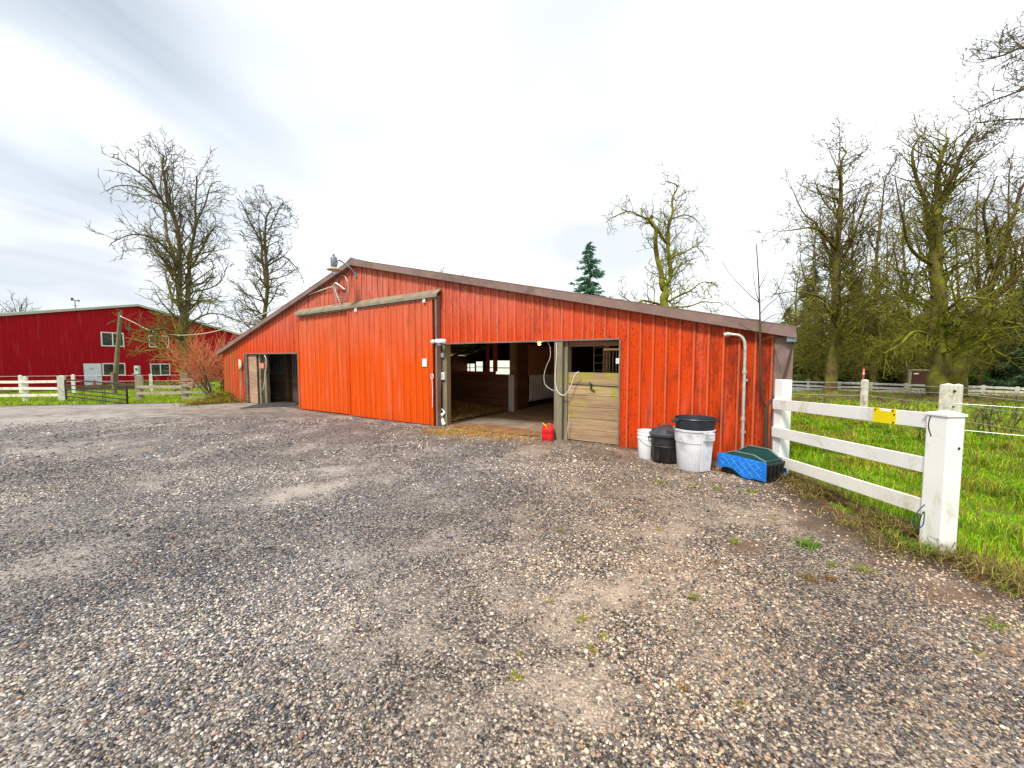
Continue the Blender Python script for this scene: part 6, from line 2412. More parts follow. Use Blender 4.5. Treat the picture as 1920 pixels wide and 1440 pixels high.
mb = MB()
post_rot(mb, (0, 0), 0.15, -0.05, 1.41, 0.1)
mb.make('post', M['white'], wf, bevel=0.006)
mb = MB()
ra = math.radians(5)
post_rot(mb, (off.x, off.y), 0.165, -0.05, 1.205, ra)
pR = mb.make('post', M['white'], wf, bevel=0.005)
mb = MB()
Mx = Matrix.Translation((off.x, off.y, 0)) @ Matrix.Rotation(ra, 4, 'Z')
mb.box(-0.094, 0.094, -0.094, 0.094, 1.206, 1.228, Mx)
mb.add([Mx @ Vector(q) for q in ((-0.094, -0.094, 1.2285), (0.094, -0.094, 1.2285), (0.094, 0.094, 1.2285), (-0.094, 0.094, 1.2285), (0, 0, 1.256))], [(0, 1, 4), (1, 2, 4), (2, 3, 4), (3, 0, 4), (3, 2, 1, 0)])
mb.make('post_cap', M['white'], pR, bevel=0.003)
mb = MB()
mb.tube([Mx @ Vector((0.04, -0.0835, 0.93)), Mx @ Vector((0.04, -0.0800, 0.93))], 0.014, 10)
mb.make('knot', M['log'], pR)
dirn = off.normalized()
left = Vector((-abs(dirn.y), dirn.x * (1 if dirn.y < 0 else -1), 0))
left = Vector((-1, 0, 0)) if left.length < 0.1 else left.normalized()
rails = [((1474, 750), (1474, 769), (1742, 775), (1742, 806)), ((1470, 800), (1470, 824), (1740, 861), (1740, 891)), ((1462, 853), (1464, 875), (1728, 941), (1728, 970))]
for i, (a, b_, c_, d_) in enumerate(rails):
    ya, yb = pl0.y - 0.08, pr0.y + 0.02
    A1, A0, C1, C0 = at(*a, ya), at(*b_, ya), at(*c_, yb), at(*d_, yb)
    za, zb_ = (A1.z + A0.z) / 2, (C1.z + C0.z) / 2
    pA = pl0 + left * 0.095 - dirn * 0.06
    pB = pr0 + left * 0.055 - dirn * 0.086
    A = Vector((pA.x, pA.y, za)) - Vector((pl0.x, pl0.y, 0))
    Bq = Vector((pB.x, pB.y, zb_)) - Vector((pl0.x, pl0.y, 0))
    mb = MB()
    mb.beam(A, Bq, 0.032, 0.142)
    mb.make('rail', M['white'] if i < 2 else M['whitedirty'], wf, bevel=0.004)
    if i == 0:
        # yellow notch topped plate on the top rail
        fA = (1662 - 1474) / (1742 - 1474)
        t0 = 0.62
        for _ in range(30):
            q = A.lerp(Bq, t0) + pl0
            uu = 960 + F * q.x / (q.y * math.cos(PITCH) + (H - q.z) * math.sin(PITCH))
            t0 += (1662 - uu) * 0.0006
        dr = (Bq - A).normalized()
        cpt = A.lerp(Bq, t0) + left * 0.022 + Vector((0, 0, 0.004))
        pw = 0.125
        Mz = Matrix((
            (dr.x, left.x, 0, cpt.x + pl0.x),
            (dr.y, left.y, 0, cpt.y + pl0.y),
            (dr.z, 0, 1, cpt.z),
            (0, 0, 0, 1)))
        mb = MB()
        mb.prism([(-pw, -0.075), (pw, -0.075), (pw, 0.075), (pw * 0.62, 0.075), (pw * 0.58, 0.045), (-pw * 0.42, 0.045), (-pw * 0.46, 0.075), (-pw, 0.075)], -0.003, 0.003, Mz)
        o = mb.make('sign_plate', M['yellow'], None)
        prop(o, 'blank yellow plate screwed to the top white rail', 'sign')
        mb = MB()
        for sx, sz in ((-0.8, 0.055), (0.75, 0.055), (0.85, -0.06), (0.9, 0.02)):
            c_2 = Mz @ Vector((pw * sx, 0.0035, sz))
            mb.tube([c_2, c_2 + left * 0.005], 0.008, 8)
        mb.make('screw', M['black'], o)
# cords at the capped post
for i, (P, lab) in enumerate((([(1745, 780), (1742, 790), (1741, 802), (1746, 818)], 'black cord looped behind the capped post near the top rail'),
                              ([(1734, 946), (1722, 958), (1714, 975), (1716, 990), (1730, 985), (1733, 960), (1727, 968), (1722, 992)], 'dark green cord tangled at the foot of the capped post'))):
    mb = MB()
    mb.tube(smoothpath([tuple(at(u, v, pr0.y - 0.02)) for u, v in P]), 0.0045, 6)
    o = mb.make('cord', M['darkcable'] if i else M['black'], None, True)
    prop(o, lab, 'cord')
# timber lying along the foot of the fence
a, b_ = gp(1558, 938), gp(1640, 975)
mb = MB()
mb.tube([(a.x, a.y, 0.03), ((a.x + b_.x) / 2 + 0.02, (a.y + b_.y) / 2, 0.045), (b_.x, b_.y, 0.03)], [0.035, 0.042, 0.036], 8)
o = mb.make('log', M['log'], None, True)
prop(o, 'dark rotten pole lying in the dead grass below the white fence', 'log')
a, b_ = gp(1650, 978), gp(1735, 1005)
mb = MB()
mb.tube([(a.x + 0.05, a.y + 0.05, 0.04), (b_.x, b_.y + 0.06, 0.05)], [0.045, 0.05], 8)
o = mb.make('log', M['mosspost'], None, True)
prop(o, 'greyer second pole lying under the bottom rail by the capped post', 'log')


# ================================================================== paddock wire fence
def wpost(mb, x, y, z0, z1, w, ang=0.3, cap=True):
    Mx = Matrix.Translation((x, y, 0)) @ Matrix.Rotation(ang, 4, 'Z')
    mb.box(-w / 2, w / 2, -w / 2, w / 2, z0, z1, Mx)
    if cap:
        w3 = w / 2 * 1.0
        mb.add([Mx @ Vector(q) for q in ((-w3, -w3, z1 + 0.001), (w3, -w3, z1 + 0.001), (w3, w3, z1 + 0.001), (-w3, w3, z1 + 0.001), (0, 0, z1 + 0.03))], [(0, 1, 4), (1, 2, 4), (2, 3, 4), (3, 0, 4)])


pf = thing('wire_fence', 'paddock wire fence on weathered white posts behind the board fence', 'fence', (8.0, 10.0, 0))
C0 = Vector((8.0, 10.0, 0))
wp = [(at(1482, 711, 11.9), 0.10), (at(1622, 713, 11.3), 0.125), (at(1797, 722, 8.6), 0.115)]
for p_, w in wp[1:]:
    mb = MB()
    g_ = tz(p_.x, p_.y)
    wpost(mb, p_.x - C0.x, p_.y - C0.y, g_ - 0.1, p_.z, w)
    mb.make('post', M['whiteold'], pf, bevel=0.006)
pts = [wp[0][0], wp[1][0], wp[2][0], Vector((9.6, 5.6, 1.1)), Vector((9.2, 2.0, 1.1))]
for k, dz in enumerate((-0.05, -0.19, -0.42, -0.75)):
    mb = MB()
    P = []
    for i in range(len(pts) - 1):
        for s_ in range(6):
            f = s_ / 6
            q = pts[i].lerp(pts[i + 1], f)
            P.append((q.x - C0.x, q.y - C0.y - 0.07, q.z + dz - 0.02 * math.sin(f * math.pi)))
    mb.tube(P, 0.0048, 5)
    mb.make('wire', M['wire'], pf)
p_ = at(1778, 722, 6.2)
wf2 = thing('fence_post', 'stout lichen covered square post right behind the capped white post', 'post', (p_.x, p_.y, 0))
mb = MB()
wpost(mb, 0, 0, -0.1, p_.z, 0.14, 0.35)
mb.make('post', M['whiteold'], wf2, bevel=0.006)
mb = MB()
for z, r_ in ((p_.z - 0.09, 0.022), (p_.z - 0.33, 0.014)):
    mb.tube([(0.015, -0.088, z), (0.015, -0.066, z)], r_, 8)
mb.make('knot', M['log'], wf2)
for k, z in enumerate((1.02, 0.62)):
    mb = MB()
    a = Vector((0.07, -0.05, z))
    b_ = Vector((1.9, -1.9, z + 0.02))
    mb.tube([a, a.lerp(b_, 0.5) - Vector((0, 0, 0.03)), b_], 0.005, 5)
    mb.make('wire', M['wire'], wf2)

# ---- red and white marker behind the wire fence
p_ = at(1619, 699, 24.0)
g_ = tz(p_.x, p_.y)
ms = thing('marker_sign', 'narrow red and white marker sign on a thin stake in the paddock', 'sign', (p_.x, p_.y, g_))
mb = MB()
mb.box(-0.02, 0.02, 0.0, 0.02, 0, p_.z - g_ + 0.25)
mb.make('stake', M['galv'], ms)
mb = MB()
hz0 = p_.z - g_
mb.prism([(-0.07, -0.28), (0.0, -0.31), (0.07, -0.28), (0.07, 0.28), (0.0, 0.31), (-0.07, 0.28)], -0.012, -0.002)
o = mb.make('plate', M['redsign'], ms)
o.location = (0, 0, hz0)
mb = MB()
mb.box(-0.045, 0.045, -0.018, -0.0125, -0.10, 0.05)
mb.box(-0.03, 0.03, -0.018, -0.0125, 0.11, 0.19)
o2 = mb.make('panel', M['whitepl'], o)

# ---- far white rail fence
fp = [(1516, 715, 736), (1574, 717, 738), (1634, 718, 742), (1699, 720, 746), (1766, 722, 750), (1844, 724, 758), (1908, 727, 766), (1985, 731, 776)]
Ys = np.linspace(39.0, 26.0, len(fp))
ff = thing('rail_fence', 'far white three rail fence running along the lane under the trees', 'fence', tuple(at(1516, 740, 39.0)))
c0 = np.array(ff.location)
tops = []
Yinv = np.linspace(1 / 39.0, 1 / 26.5, len(fp))
for (u, vt, vb), yi in zip(fp, Yinv):
    Yp = 1 / yi
    tp = at(u, vt, Yp)
    g_ = tz(tp.x, tp.y)
    tops.append((tp.x, tp.y, tp.z, g_))
left_ext = at(1440, 713, 43.0)
tops = [(left_ext.x, left_ext.y, left_ext.z, tz(left_ext.x, left_ext.y))] + tops
for x, y, zt_, g_ in tops:
    mb = MB()
    wpost(mb, x - c0[0], y - c0[1], g_ - c0[2] - 0.1, zt_ - c0[2] + 0.05, 0.17, 0.4)
    mb.make('post', M['whiteold'], ff)
for (x0_, y0_, z0_, g0_), (x1_, y1_, z1_, g1_) in zip(tops[:-1], tops[1:]):
    for f in (0.08, 0.45, 0.80):
        h0, h1 = z0_ - g0_, z1_ - g1_
        mb = MB()
        mb.beam((x0_ - c0[0], y0_ - c0[1] - 0.11, z0_ - f * h0 - c0[2]), (x1_ - c0[0], y1_ - c0[1] - 0.11, z1_ - f * h1 - c0[2]), 0.04, 0.16)
        mb.make('rail', M['whiteold'], ff)

# ---- brown board on posts among the trees
p_ = at(1748, 715, 36.0)
g_ = tz(p_.x, p_.y)
sb = thing('sign_board', 'large dark brown board on posts under the paddock trees', 'board', (p_.x, p_.y, g_))
a, b_ = at(1711, 697, 36.0), at(1785, 722, 36.0)
mb = MB()
zt_, zb_ = a.z - g_, b_.z - g_
for i in range(6):
    h_ = (zt_ - zb_) / 6
    mb.box(a.x - p_.x, b_.x - p_.x, -0.02 - 0.003 * (i % 2), 0.02, zb_ + i * h_, zb_ + (i + 1) * h_ - 0.01)
mb.make('panel', M['shed'], sb)
mb = MB()
mb.box(a.x - p_.x + 0.1, a.x - p_.x + 0.55, -0.03, -0.024, zt_ - 0.22, zt_ - 0.12)
mb.make('pale_mark', M['whiteold'], sb)
for x in (a.x - p_.x - 0.12, 0.25, b_.x - p_.x + 0.1):
    mb = MB()
    mb.box(x - 0.09, x + 0.09, 0.03, 0.2, -0.2, zt_ + 0.1)
    mb.make('post', M['mosspost'], sb)
mb = MB()
mb.box(a.x - p_.x - 0.2, b_.x - p_.x + 0.2, -0.05, 0.22, zt_ + 0.101, zt_ + 0.22)
mb.make('top_rail', M['mosspost'], sb)
# ---- blue bundle and green bush
p_ = at(1816, 716, 43.0)
g_ = tz(p_.x, p_.y)
bt = thing('tarp_bundle', 'small dark blue tarp bundle under the trees beyond the far fence', 'tarp', (p_.x, p_.y, g_))
mb = MB()
mb.lathe([(0.0, p_.z - g_ + 0.55), (0.25, p_.z - g_ + 0.45), (0.5, p_.z - g_ + 0.1), (0.45, p_.z - g_ - 0.4), (0.62, 0.9), (0.7, 0.0)], 9)
mb.make('cover', M['bluetarp'], bt, True)
mb = MB()
t_ = np.linspace(0, 2 * math.pi, 20)
mb.tube([(0.54 * math.cos(x), 0.54 * math.sin(x), p_.z - g_ - 0.25) for x in t_], 0.05, 6)
mb.make('strap', M['whitepl'], bt)
p_ = at(1832, 723, 42.0)
gb = leafmass('bush', 'small round light green bush beyond the far white fence', 'bush', [(p_.x, p_.y, tz(p_.x, p_.y) + 1.0, 0.95, 0.8, 1.0, 1500)], [(0.08, 0.22, 0.03), (0.12, 0.30, 0.05)], 0.16, 5, None)

# ---- dead weed stalks in the paddock
rg = np.random.default_rng(19)
DW = [(1850, 775, 8.6, .50, 'dark'), (1872, 778, 8.4, .45, 'dark'), (1838, 762, 9.2, .5, 'dark'), (1885, 760, 9.6, .5, 'dark'), (1862, 750, 10.5, .55, 'dark'), (1905, 775, 9.0, .5, 'dark'),
      (1700, 790, 9.5, .45, 'dark'), (1740, 800, 8.0, .4, 'dark'), (1600, 748, 17.0, .7, 'dark'), (1551, 746, 16.0, .6, 'dark'), (1693, 752, 14.5, .8, 'dark'), (1655, 750, 16.5, .7, 'dark'),
      (1722, 748, 16.0, .8, 'dark'), (1488, 742, 12.5, .45, 'dark'), (1910, 745, 15.0, .7, 'dark')]
LB = ['black dead weed stalk nearest the stout lichen post', 'second dead stalk right of the stout lichen post', 'short dead stalk behind the nearest stalks', 'thin dead weed stalk in front of the far rails',
      'branchy dead weed just behind the near stalks', 'dead weed stalk at the right edge of the paddock', 'low dead weed below the yellow plate', 'dead weed between the white rails by the capped post',
      'dead weed left of the wire fence post in the distance', 'dead weed below the tall straight tree', 'dead weed in front of the thick mossy trunk', 'dead weed just right of the wire fence post',
      'dead weed under the brown board', 'low dead weed at the barn corner beside the wires', 'far dead weed before the rails at the right edge']
for (u, v, Y, hgt_, k_), lab in zip(DW, LB):
    x = (u - 960) / F * Y
    g_ = tz(x, Y)
    hgt_ *= 1.15
    w = thing('dead_weed', lab, 'weed', (x, Y, g_), 0, 'dead weed stalks in the paddock')
    tb1 = TB()
    for s_ in range(rg.integers(2, 5)):
        d = unit(np.array((rg.normal(0, 0.25), rg.normal(0, 0.2), 1.0)))
        p0 = np.array((rg.normal(0, 0.05), rg.normal(0, 0.05), 0))
        P = np.array([p0, p0 + d * hgt_ * 0.5 + rg.normal(0, 0.02, 3), p0 + d * hgt_ * rg.uniform(0.8, 1.2)])
        tb1.tube(P, np.array((0.007, 0.006, 0.004)) * (1 + Y * 0.03), 4, 0.0)
        for q_ in range(9):
            f = rg.uniform(0.35, 1.0)
            q = P[0] + (P[2] - P[0]) * f
            e = unit(rg.normal(0, 1, 3) * np.array((1, 1, 0.3)) + np.array((0, 0, 1.1)))
            tb1.tube(np.array([q, q + e * 0.08, q + e * rg.uniform(0.12, 0.24)]), np.array((0.004, 0.004, 0.003)) * (1 + Y * 0.03), 3, 0.0)
    tb1.make('stem', M['barkL'], w)

# ================================================================== left: fence, gate, pole, crimson building
lf = thing('rail_fence', 'old cream rail fence with flaking posts left of the metal gate', 'fence', tuple(gp(49, 752)))
c0 = Vector(lf.location)


def lpost(u, vt, vb, w, parent, c0, mat=None, ang=0.6, name='post'):
    g = gp(u, vb)
    tp = at(u, vt, g.y)
    mb = MB()
    wpost(mb, g.x - c0.x, g.y - c0.y, g.z - c0.z - 0.1, tp.z - c0.z, w, ang)
    mb.make(name, mat or M['whiteold'], parent, bevel=0.008)
    return g, tp


def lrail(pa, pb, va, vb_, parent, c0, hgt=0.13, mat=None, ub=None):
    """rail between two feet at the given pixel heights"""
    ua = 960 + F * pa.x / pa.y
    A = at(ua, va, pa.y) - c0
    u2 = 960 + F * pb.x / pb.y
    Bq = at(u2, vb_, pb.y) - c0
    A.x, A.y = pa.x - c0.x, pa.y - c0.y - 0.13
    Bq.x, Bq.y = pb.x - c0.x, pb.y - c0.y - 0.13
    mb = MB()
    mb.beam(A, Bq, 0.04, hgt)
    mb.make('rail', mat or M['whiteold'], parent)


g1, _ = lpost(49, 707, 753, 0.20, lf, c0)
g2, _ = lpost(118, 705, 752, 0.26, lf, c0)
gm = Vector((g1.x - (g2.x - g1.x) * 1.6, g1.y - (g2.y - g1.y) * 1.6, g1.z - 0.05))
for va, vb_ in ((716, 715), (728, 728), (741, 740)):
    lrail(g1, g2, va, vb_, lf, c0)
    lrail(gm, g1, va + 0.5, va, lf, c0)
for z in (1.06, 0.95):
    mb = MB()
    mb.tube([Vector((gm.x, gm.y, gm.z + z)) - c0, Vector((g1.x, g1.y - 0.1, g1.z + z)) - c0, Vector((g2.x, g2.y - 0.1, g2.z + z)) - c0], 0.007, 5)
    mb.make('wire', M['wire'], lf)
# metal gate standing open towards the yard
ga, gb_ = gp(124, 752), gp(239, 758)
mg = thing('metal_gate', 'dark brown tubular steel field gate with rounded corners standing open', 'gate', tuple(ga))
c0g = Vector(ga)
Lg = (gb_ - ga).length
ang = math.atan2(gb_.y - ga.y, gb_.x - ga.x)
mg.rotation_euler = (0, 0, ang)
HG = at(239, 709, gb_.y).z - gb_.z
mb = MB()
r0 = 0.036
cr_ = 0.16
fr = [(r0, 0, 0.10), (r0, 0, HG - cr_)]
for k in range(5):
    a = math.pi - k * math.pi / 8
    fr.append((r0 + cr_ + cr_ * math.cos(a), 0, HG - cr_ + cr_ * math.sin(a)))
fr.append((Lg - cr_, 0, HG))
for k in range(5):
    a = math.pi / 2 - k * math.pi / 8
    fr.append((Lg - cr_ + cr_ * math.cos(a), 0, HG - cr_ + cr_ * math.sin(a)))
fr += [(Lg, 0, 0.05), (r0, 0, 0.07)]
mb.tube(fr, r0, 8)
mb.make('gate_frame', M['gatem'], mg, True)
for z in (0.26, 0.44, 0.63, 0.83, 1.00):
    if z < HG - 0.1:
        mb = MB()
        mb.tube([(r0, 0, z), (Lg, 0, z)], 0.027, 8)
        mb.make('bar', M['gatem'], mg, True)
for f in (0.32, 0.36, 0.66, 0.70):
    mb = MB()
    mb.box(Lg * f - 0.02, Lg * f + 0.02, -0.032, -0.022, 0.08, HG)
    mb.make('brace', M['gatem'], mg)
# right of the gate
rf = thing('rail_fence', 'mossy two rail fence between the gate opening and the orange shrub', 'fence', tuple(gp(263, 750)))
c0 = Vector(rf.location)
g3, _ = lpost(263, 705, 751, 0.27, rf, c0, M['postwood'])
g4, _ = lpost(348, 701, 750, 0.24, rf, c0, M['postwood'])
g5 = gp(408, 748)
for va, vb_ in ((725, 725), (737, 736)):
    lrail(g3, g4, va, vb_, rf, c0, mat=M['postwood'])
for va in (711, 722, 735, 746):
    lrail(g4, g5, va, va, rf, c0, 0.11, M['postwood'])
mb = MB()
p_ = at(358, 722, g4.y - 0.2)
mb.tube([(p_.x - c0.x, p_.y - c0.y - 0.05, p_.z - c0.z), (p_.x - c0.x + 0.05, p_.y - c0.y + 0.6, p_.z - c0.z)], 0.14, 12)
o = mb.make('log', M['postwood'], None)
o.location = c0
prop(o, 'sawn log end resting on the mossy rail beside the post', 'log')
# small white posts of the wire line behind
bw = thing('wire_fence', 'thin white posts with wires between the gate and the crimson building', 'fence', tuple(gp(139, 740)))
c0 = Vector(bw.location)
pp = []
for u, vt, vb in ((-60, 705, 739), (40, 704, 739), (139, 703, 740), (284, 702, 735), (389, 701, 734)):
    pp.append(lpost(u, vt, vb, 0.15, bw, c0, M['white']))
for dz in (0.05, 0.42):
    mb = MB()
    mb.tube([tp - c0 - Vector((0, 0.12, dz)) for g, tp in pp], 0.010, 5)
    mb.make('wire', M['whiteold'], bw)
# dark log kerb along the back of the lawn
mb = MB()
a, b_ = gp(60, 735), gp(345, 728)
mb.beam(a + Vector((0, 0, 0.15)), b_ + Vector((0, 0, 0.15)), 0.2, 0.34)
o = mb.make('timber_edging', M['log'], None)
prop(o, 'long dark timber edging behind the gate lawn', 'edging')

# leaning utility pole
pg = gp(214, 739)
up = thing('utility_pole', 'old leaning wooden utility pole before the crimson building', 'pole', tuple(pg))
tp = at(226, 585, pg.y) - pg
mb = MB()
mb.tube([(0, 0, -0.1), tp * 0.25, tp * 0.5, tp], [0.135, 0.125, 0.115, 0.095], 12)
mb.make('pole', M['pole'], up, True)
mb = MB()
q = tp * 0.18
mb.beam(q + Vector((0.02, -0.20, -0.3)), q + Vector((0.05, -0.20, 0.45)), 0.14, 0.1, (0, 1, 0))
mb.make('meter_board', M['trim'], up)
mb = MB()
mb.tube([tp * 0.95 + Vector((0.1, -0.1, 0)), tp * 0.95 + Vector((0.2, -0.12, -0.05))], 0.03, 8)
mb.make('insulator', M['whitepl'], up)
# service cable to the barn
A = tp * 0.95 + pg + Vector((0.2, -0.12, -0.05))
bx_, by_ = B(ms_x := bf(632, 535, 0.10)[0], -0.12)
E_ = Vector((bx_, by_, bf(632, 535, 0.10)[1]))
P = []
for u, v in ((230, 590), (252, 605), (280, 619), (320, 627), (355, 628), (400, 622), (450, 606), (500, 586), (560, 560), (600, 545), (628, 533)):
    f = (u - 228) / (632 - 228)
    iv = (1 / A.y) * (1 - f) + (1 / E_.y) * f
    P.append(tuple(at(u, v, 1 / iv)))
P[0] = tuple(A)
P[-1] = tuple(E_)
mb = MB()
mb.tube(smoothpath(P, 4), 0.016, 6)
o = mb.make('service_cable', M['cable'], None, True)
prop(o, 'pale sagging service cable from the leaning pole to the gable', 'cable')

# ---- crimson building
px0 = at(255, 568, 38.6)
BO = np.array((px0.x, px0.y))
bd_ = np.array((0.305, 0.952))
bd_ /= np.linalg.norm(bd_)
bn_ = np.array((-bd_[1], bd_[0]))
cang = math.atan2(bd_[1], bd_[0])
GZ = -0.80
cb = thing('metal_building', 'large crimson ribbed metal building with four white framed windows', 'building', (BO[0], BO[1], GZ), cang)


def cf(u, v, off=0.0):
    d = ray(u, v)
    p_ = BO - bn_ * off
    t_ = p_.dot(bn_) / (d[0] * bn_[0] + d[1] * bn_[1])
    w = d * t_
    return float((w[:2] - p_).dot(bd_)), float(H + w[2] - GZ)


_, ZP = cf(255, 573)
sL, zL = cf(0, 592)
sR, zR = cf(455, 631)
slopeL = (ZP - zL) / (-sL)
slopeR = (ZP - zR) / sR
HW = 15.5


def ct_(s):
    return ZP - (slopeL * -s if s < 0 else slopeR * s)


mb = MB()
corr(mb, -HW, HW, lambda s: 0.0, ct_, 0.0, 0.305, 0.025, minor=0.008)
mb.make('front_wall', M['crimson'], cb)
mb = MB()
mb.box(-HW, -HW + 0.05, 0.02, 22, 0, ct_(-HW))
mb.box(HW - 0.05, HW, 0.02, 22, 0, ct_(HW))
mb.make('side_wall', M['crimson'], cb)
mb = MB()
mb.prism([(-HW - 0.3, ct_(-HW - 0.3) + 0.05), (0, ZP + 0.05), (HW + 0.3, ct_(HW + 0.3) + 0.05), (HW + 0.3, ct_(HW + 0.3) + 0.12), (0, ZP + 0.12), (-HW - 0.3, ct_(-HW - 0.3) + 0.12)], -0.25, 22.2)
mb.make('roof', M['roof'], cb)
mb = MB()
mb.prism([(-HW - 0.32, ct_(-HW) - 0.08), (0, ZP - 0.05), (0, ZP + 0.15), (-HW - 0.32, ct_(-HW) + 0.12)], -0.30, -0.262)
mb.prism([(0.002, ZP - 0.05), (HW + 0.32, ct_(HW) - 0.08), (HW + 0.32, ct_(HW) + 0.12), (0.002, ZP + 0.15)], -0.30, -0.262)
mb.make('rake_trim', plain('pale grey trim', (0.46, 0.47, 0.42), 0.5, 0, 0.1, 2), cb)
for (u0, u1, v0, v1) in ((188, 231, 622, 649), (278, 316, 628, 651), (191, 234, 681, 705), (281, 318, 682, 705)):
    s0, z1 = cf(u0, v0, 0.03)
    s1, _ = cf(u1, v0, 0.03)
    _, z0 = cf(u0, v1, 0.03)
    fw = 0.085
    mb = MB()
    mb.box(s0, s1, -0.075, -0.03, z1 - fw, z1)
    mb.box(s0, s1, -0.075, -0.03, z0, z0 + fw)
    mb.box(s0, s0 + fw, -0.0745, -0.03, z0 + fw, z1 - fw)
    mb.box(s1 - fw, s1, -0.0745, -0.03, z0 + fw, z1 - fw)
    mid_ = (s0 + s1) / 2
    mb.box(mid_ - fw * 0.5, mid_ + fw * 0.5, -0.070, -0.03, z0 + fw, z1 - fw)
    wn = mb.make('window', M['whitepl'], cb)
    mb = MB()
    mb.box(s0 + fw * 0.5, s1 - fw * 0.5, -0.055, -0.035, z0 + fw * 0.5, z1 - fw * 0.5)
    mb.make('pane', M['glass'], wn)
s0, z1 = cf(158, 683, 0.03)
s1, _ = cf(187, 683, 0.03)
mb = MB()
mb.box(s0, s1, -0.07, -0.03, 0.05, z1)
mb.box(s0 - 0.07, s0 - 0.002, -0.08, -0.03, 0.05, z1 + 0.06)
mb.box(s1 + 0.002, s1 + 0.07, -0.08, -0.03, 0.05, z1 + 0.06)
mb.box(s0, s1, -0.08, -0.03, z1 + 0.002, z1 + 0.06)
dr_ = mb.make('door', M['doorwhite'], cb)
mb = MB()
mb.lathe([(0, 0), (0.035, 0.0), (0.035, 0.05), (0, 0.06)], 10)
o = mb.make('door_knob', M['greymetal'], dr_, True)
o.rotation_euler = (math.radians(90), 0, 0)
o.location = (s1 - 0.12, -0.07, 0.98)
# the two small dark figures painted on the door
for x0_ in (-0.10, 0.06):
    mb = MB()
    cxd = (s0 + s1) / 2 - 0.05 + x0_
    ring_ = [(cxd + 0.045 * math.cos(a), -0.074, z1 - 0.44 + 0.045 * math.sin(a)) for a in np.linspace(0, 2 * math.pi, 12)]
    mb.tube(ring_, 0.011, 4)
    mb.tube([(cxd - 0.043, -0.074, z1 - 0.44), (cxd - 0.025, -0.074, z1 - 0.34), (cxd + 0.02, -0.074, z1 - 0.31)], 0.011, 4)
    mb.make('door_number', M['black'], dr_)
# wall light, meter box, cone
s_, z_ = cf(240, 617, 0.1)
wl = thing('wall_light', 'dark box light high on the crimson wall by the pole', 'wall light', (0, 0, 0))
wl.matrix_world = Matrix.Translation((BO[0] + bd_[0] * s_ - bn_[0] * 0.05, BO[1] + bd_[1] * s_ - bn_[1] * 0.05, z_ + GZ)) @ Matrix.Rotation(cang, 4, 'Z')
mb = MB()
mb.box(-0.18, 0.18, -0.25, 0, -0.12, 0.12)
mb.make('housing', M['greymetal'], wl, bevel=0.02)
mb = MB()
mb.box(-0.15, 0.15, -0.256, -0.2505, -0.08, 0.05)
mb.make('lens', M['glass'], wl)
p_ = gp(260, 738)
p_ = Vector((p_.x, p_.y, p_.z))
eb = thing('meter_box', 'grey electric meter box on a short stand behind the fence post', 'meter box', tuple(p_))
tz_ = at(260, 686, p_.y).z - p_.z
bz_ = at(260, 702, p_.y).z - p_.z
mb = MB()
mb.box(-0.14, 0.14, -0.08, 0.08, bz_, tz_)
mb.make('box_body', M['boxgrey'], eb, bevel=0.02)
mb = MB()
mb.tube([(0.02, -0.10, (bz_ + tz_) / 2 + 0.06), (0.02, -0.081, (bz_ + tz_) / 2 + 0.06)], 0.075, 14)
mb.make('meter_glass', M['glass'], eb)
mb = MB()
mb.box(-0.04, 0.04, -0.02, 0.06, -0.1, bz_ - 0.002)
mb.box(-0.30, -0.142, -0.04, 0.04, bz_, bz_ + 0.04)
mb.make('stand', M['galv'], eb)
s_, z_ = cf(178, 724, 0.6)
cn = thing('traffic_cone', 'small orange traffic cone before the white door', 'cone', tuple(gp(178, 727)))
cn.location = (BO[0] + bd_[0] * s_ - bn_[0] * 0.6, BO[1] + bd_[1] * s_ - bn_[1] * 0.6, GZ + 0.02)
mb = MB()
mb.lathe([(0.17, 0.03), (0.035, 0.70), (0.0, 0.705)], 20)
mb.make('cone_body', M['orangecone'], cn, True)
mb = MB()
mb.box(-0.21, 0.21, -0.21, 0.21, 0, 0.03)
mb.make('base', M['orangecone'], cn)
# grass bank at the foot of the crimson wall
rg = np.random.default_rng(88)
n = 26000
s_ = rg.uniform(-10.5, 12, n)
o_ = rg.uniform(0.15, 4.5, n)
X = BO[0] + bd_[0] * s_ - bn_[0] * o_
Y = BO[1] + bd_[1] * s_ - bn_[1] * o_
cols = np.array([(0.16, 0.22, 0.02), (0.26, 0.26, 0.04), (0.22, 0.13, 0.05), (0.10, 0.16, 0.02)])[rg.choice(4, n)] * rg.uniform(0.7, 1.2, (n, 1))
blades('bank_grass', X, Y, rg.uniform(0.08, 0.28, n), 0.05, cols, 'rough yellowish grass bank along the foot of the crimson wall', 'grass', 0.7, 9)

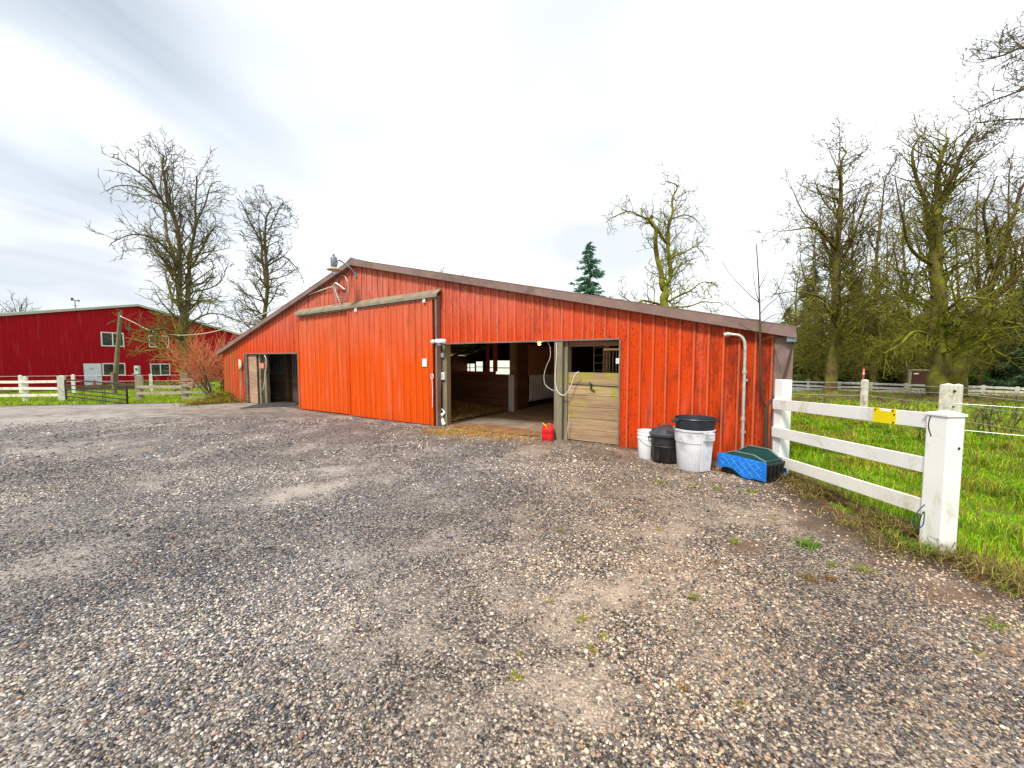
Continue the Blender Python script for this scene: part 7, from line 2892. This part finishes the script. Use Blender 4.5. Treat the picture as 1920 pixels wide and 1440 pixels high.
# weather vane standing behind the roof
p_ = at(141, 572, 60)
wv_ = thing('weather_vane', 'small dark weather vane on a pole beyond the crimson roof', 'weather vane', (p_.x, 60, -1))
mb = MB()
zt_ = at(141, 562, 60).z + 1
mb.tube([(0, 0, 0), (0, 0, zt_)], 0.06, 6)
mb.make('pole', M['greymetal'], wv_)
mb = MB()
mb.beam((-0.55, 0, zt_ - 0.1), (0.55, 0, zt_ - 0.1), 0.05, 0.08)
mb.prism([(-0.6, zt_ - 0.05), (-0.15, zt_), (-0.3, zt_ + 0.30), (-0.55, zt_ + 0.25)], -0.03, 0.03)
mb.prism([(0.35, zt_ - 0.2), (0.65, zt_), (0.65, zt_ - 0.35)], -0.03, 0.03)
mb.beam((-0.4, 0, zt_ - 0.9), (0.4, 0, zt_ - 0.9), 0.05, 0.06)
mb.make('vane', M['black'], wv_)

# ---- debris heap by the shrub
rg = np.random.default_rng(12)
pts = []
for u, v, rx, n in ((430, 752, 0.9, 2600), (400, 756, 0.7, 1200), (460, 753, 0.7, 1000), (380, 758, 0.5, 500)):
    p_ = gp(u, v)
    a = rg.normal(0, 0.45, (n, 2))
    pts.append(np.c_[p_.x + a[:, 0] * rx, p_.y + a[:, 1] * 0.8])
P = np.concatenate(pts)
n = len(P)
bs_ = (P - BL) @ BD
bdp = (P - BL) @ BN
k = ~((bdp > -0.05) & (bs_ > 0))
P = P[k]
n = len(P)
c0p = gp(430, 752)
hh = 0.38 * np.exp(-((P[:, 0] - c0p.x) / 0.8) ** 2 - ((P[:, 1] - c0p.y) / 0.5) ** 2) * rg.random(n)
cs = np.array([(0.32, 0.12, 0.05), (0.20, 0.24, 0.02), (0.40, 0.38, 0.02), (0.15, 0.08, 0.04), (0.24, 0.30, 0.02)])[rg.choice(5, n)] * rg.uniform(0.7, 1.2, (n, 1))
blades('debris_heap', P[:, 0], P[:, 1], rg.uniform(0.08, 0.35, n), 0.018, cs, 'heap of moss, red twigs and leaf litter at the left barn corner', 'debris', 1.6, 10, mat=M['straw'], Z=terrain(P[:, 0], P[:, 1]) + hh)
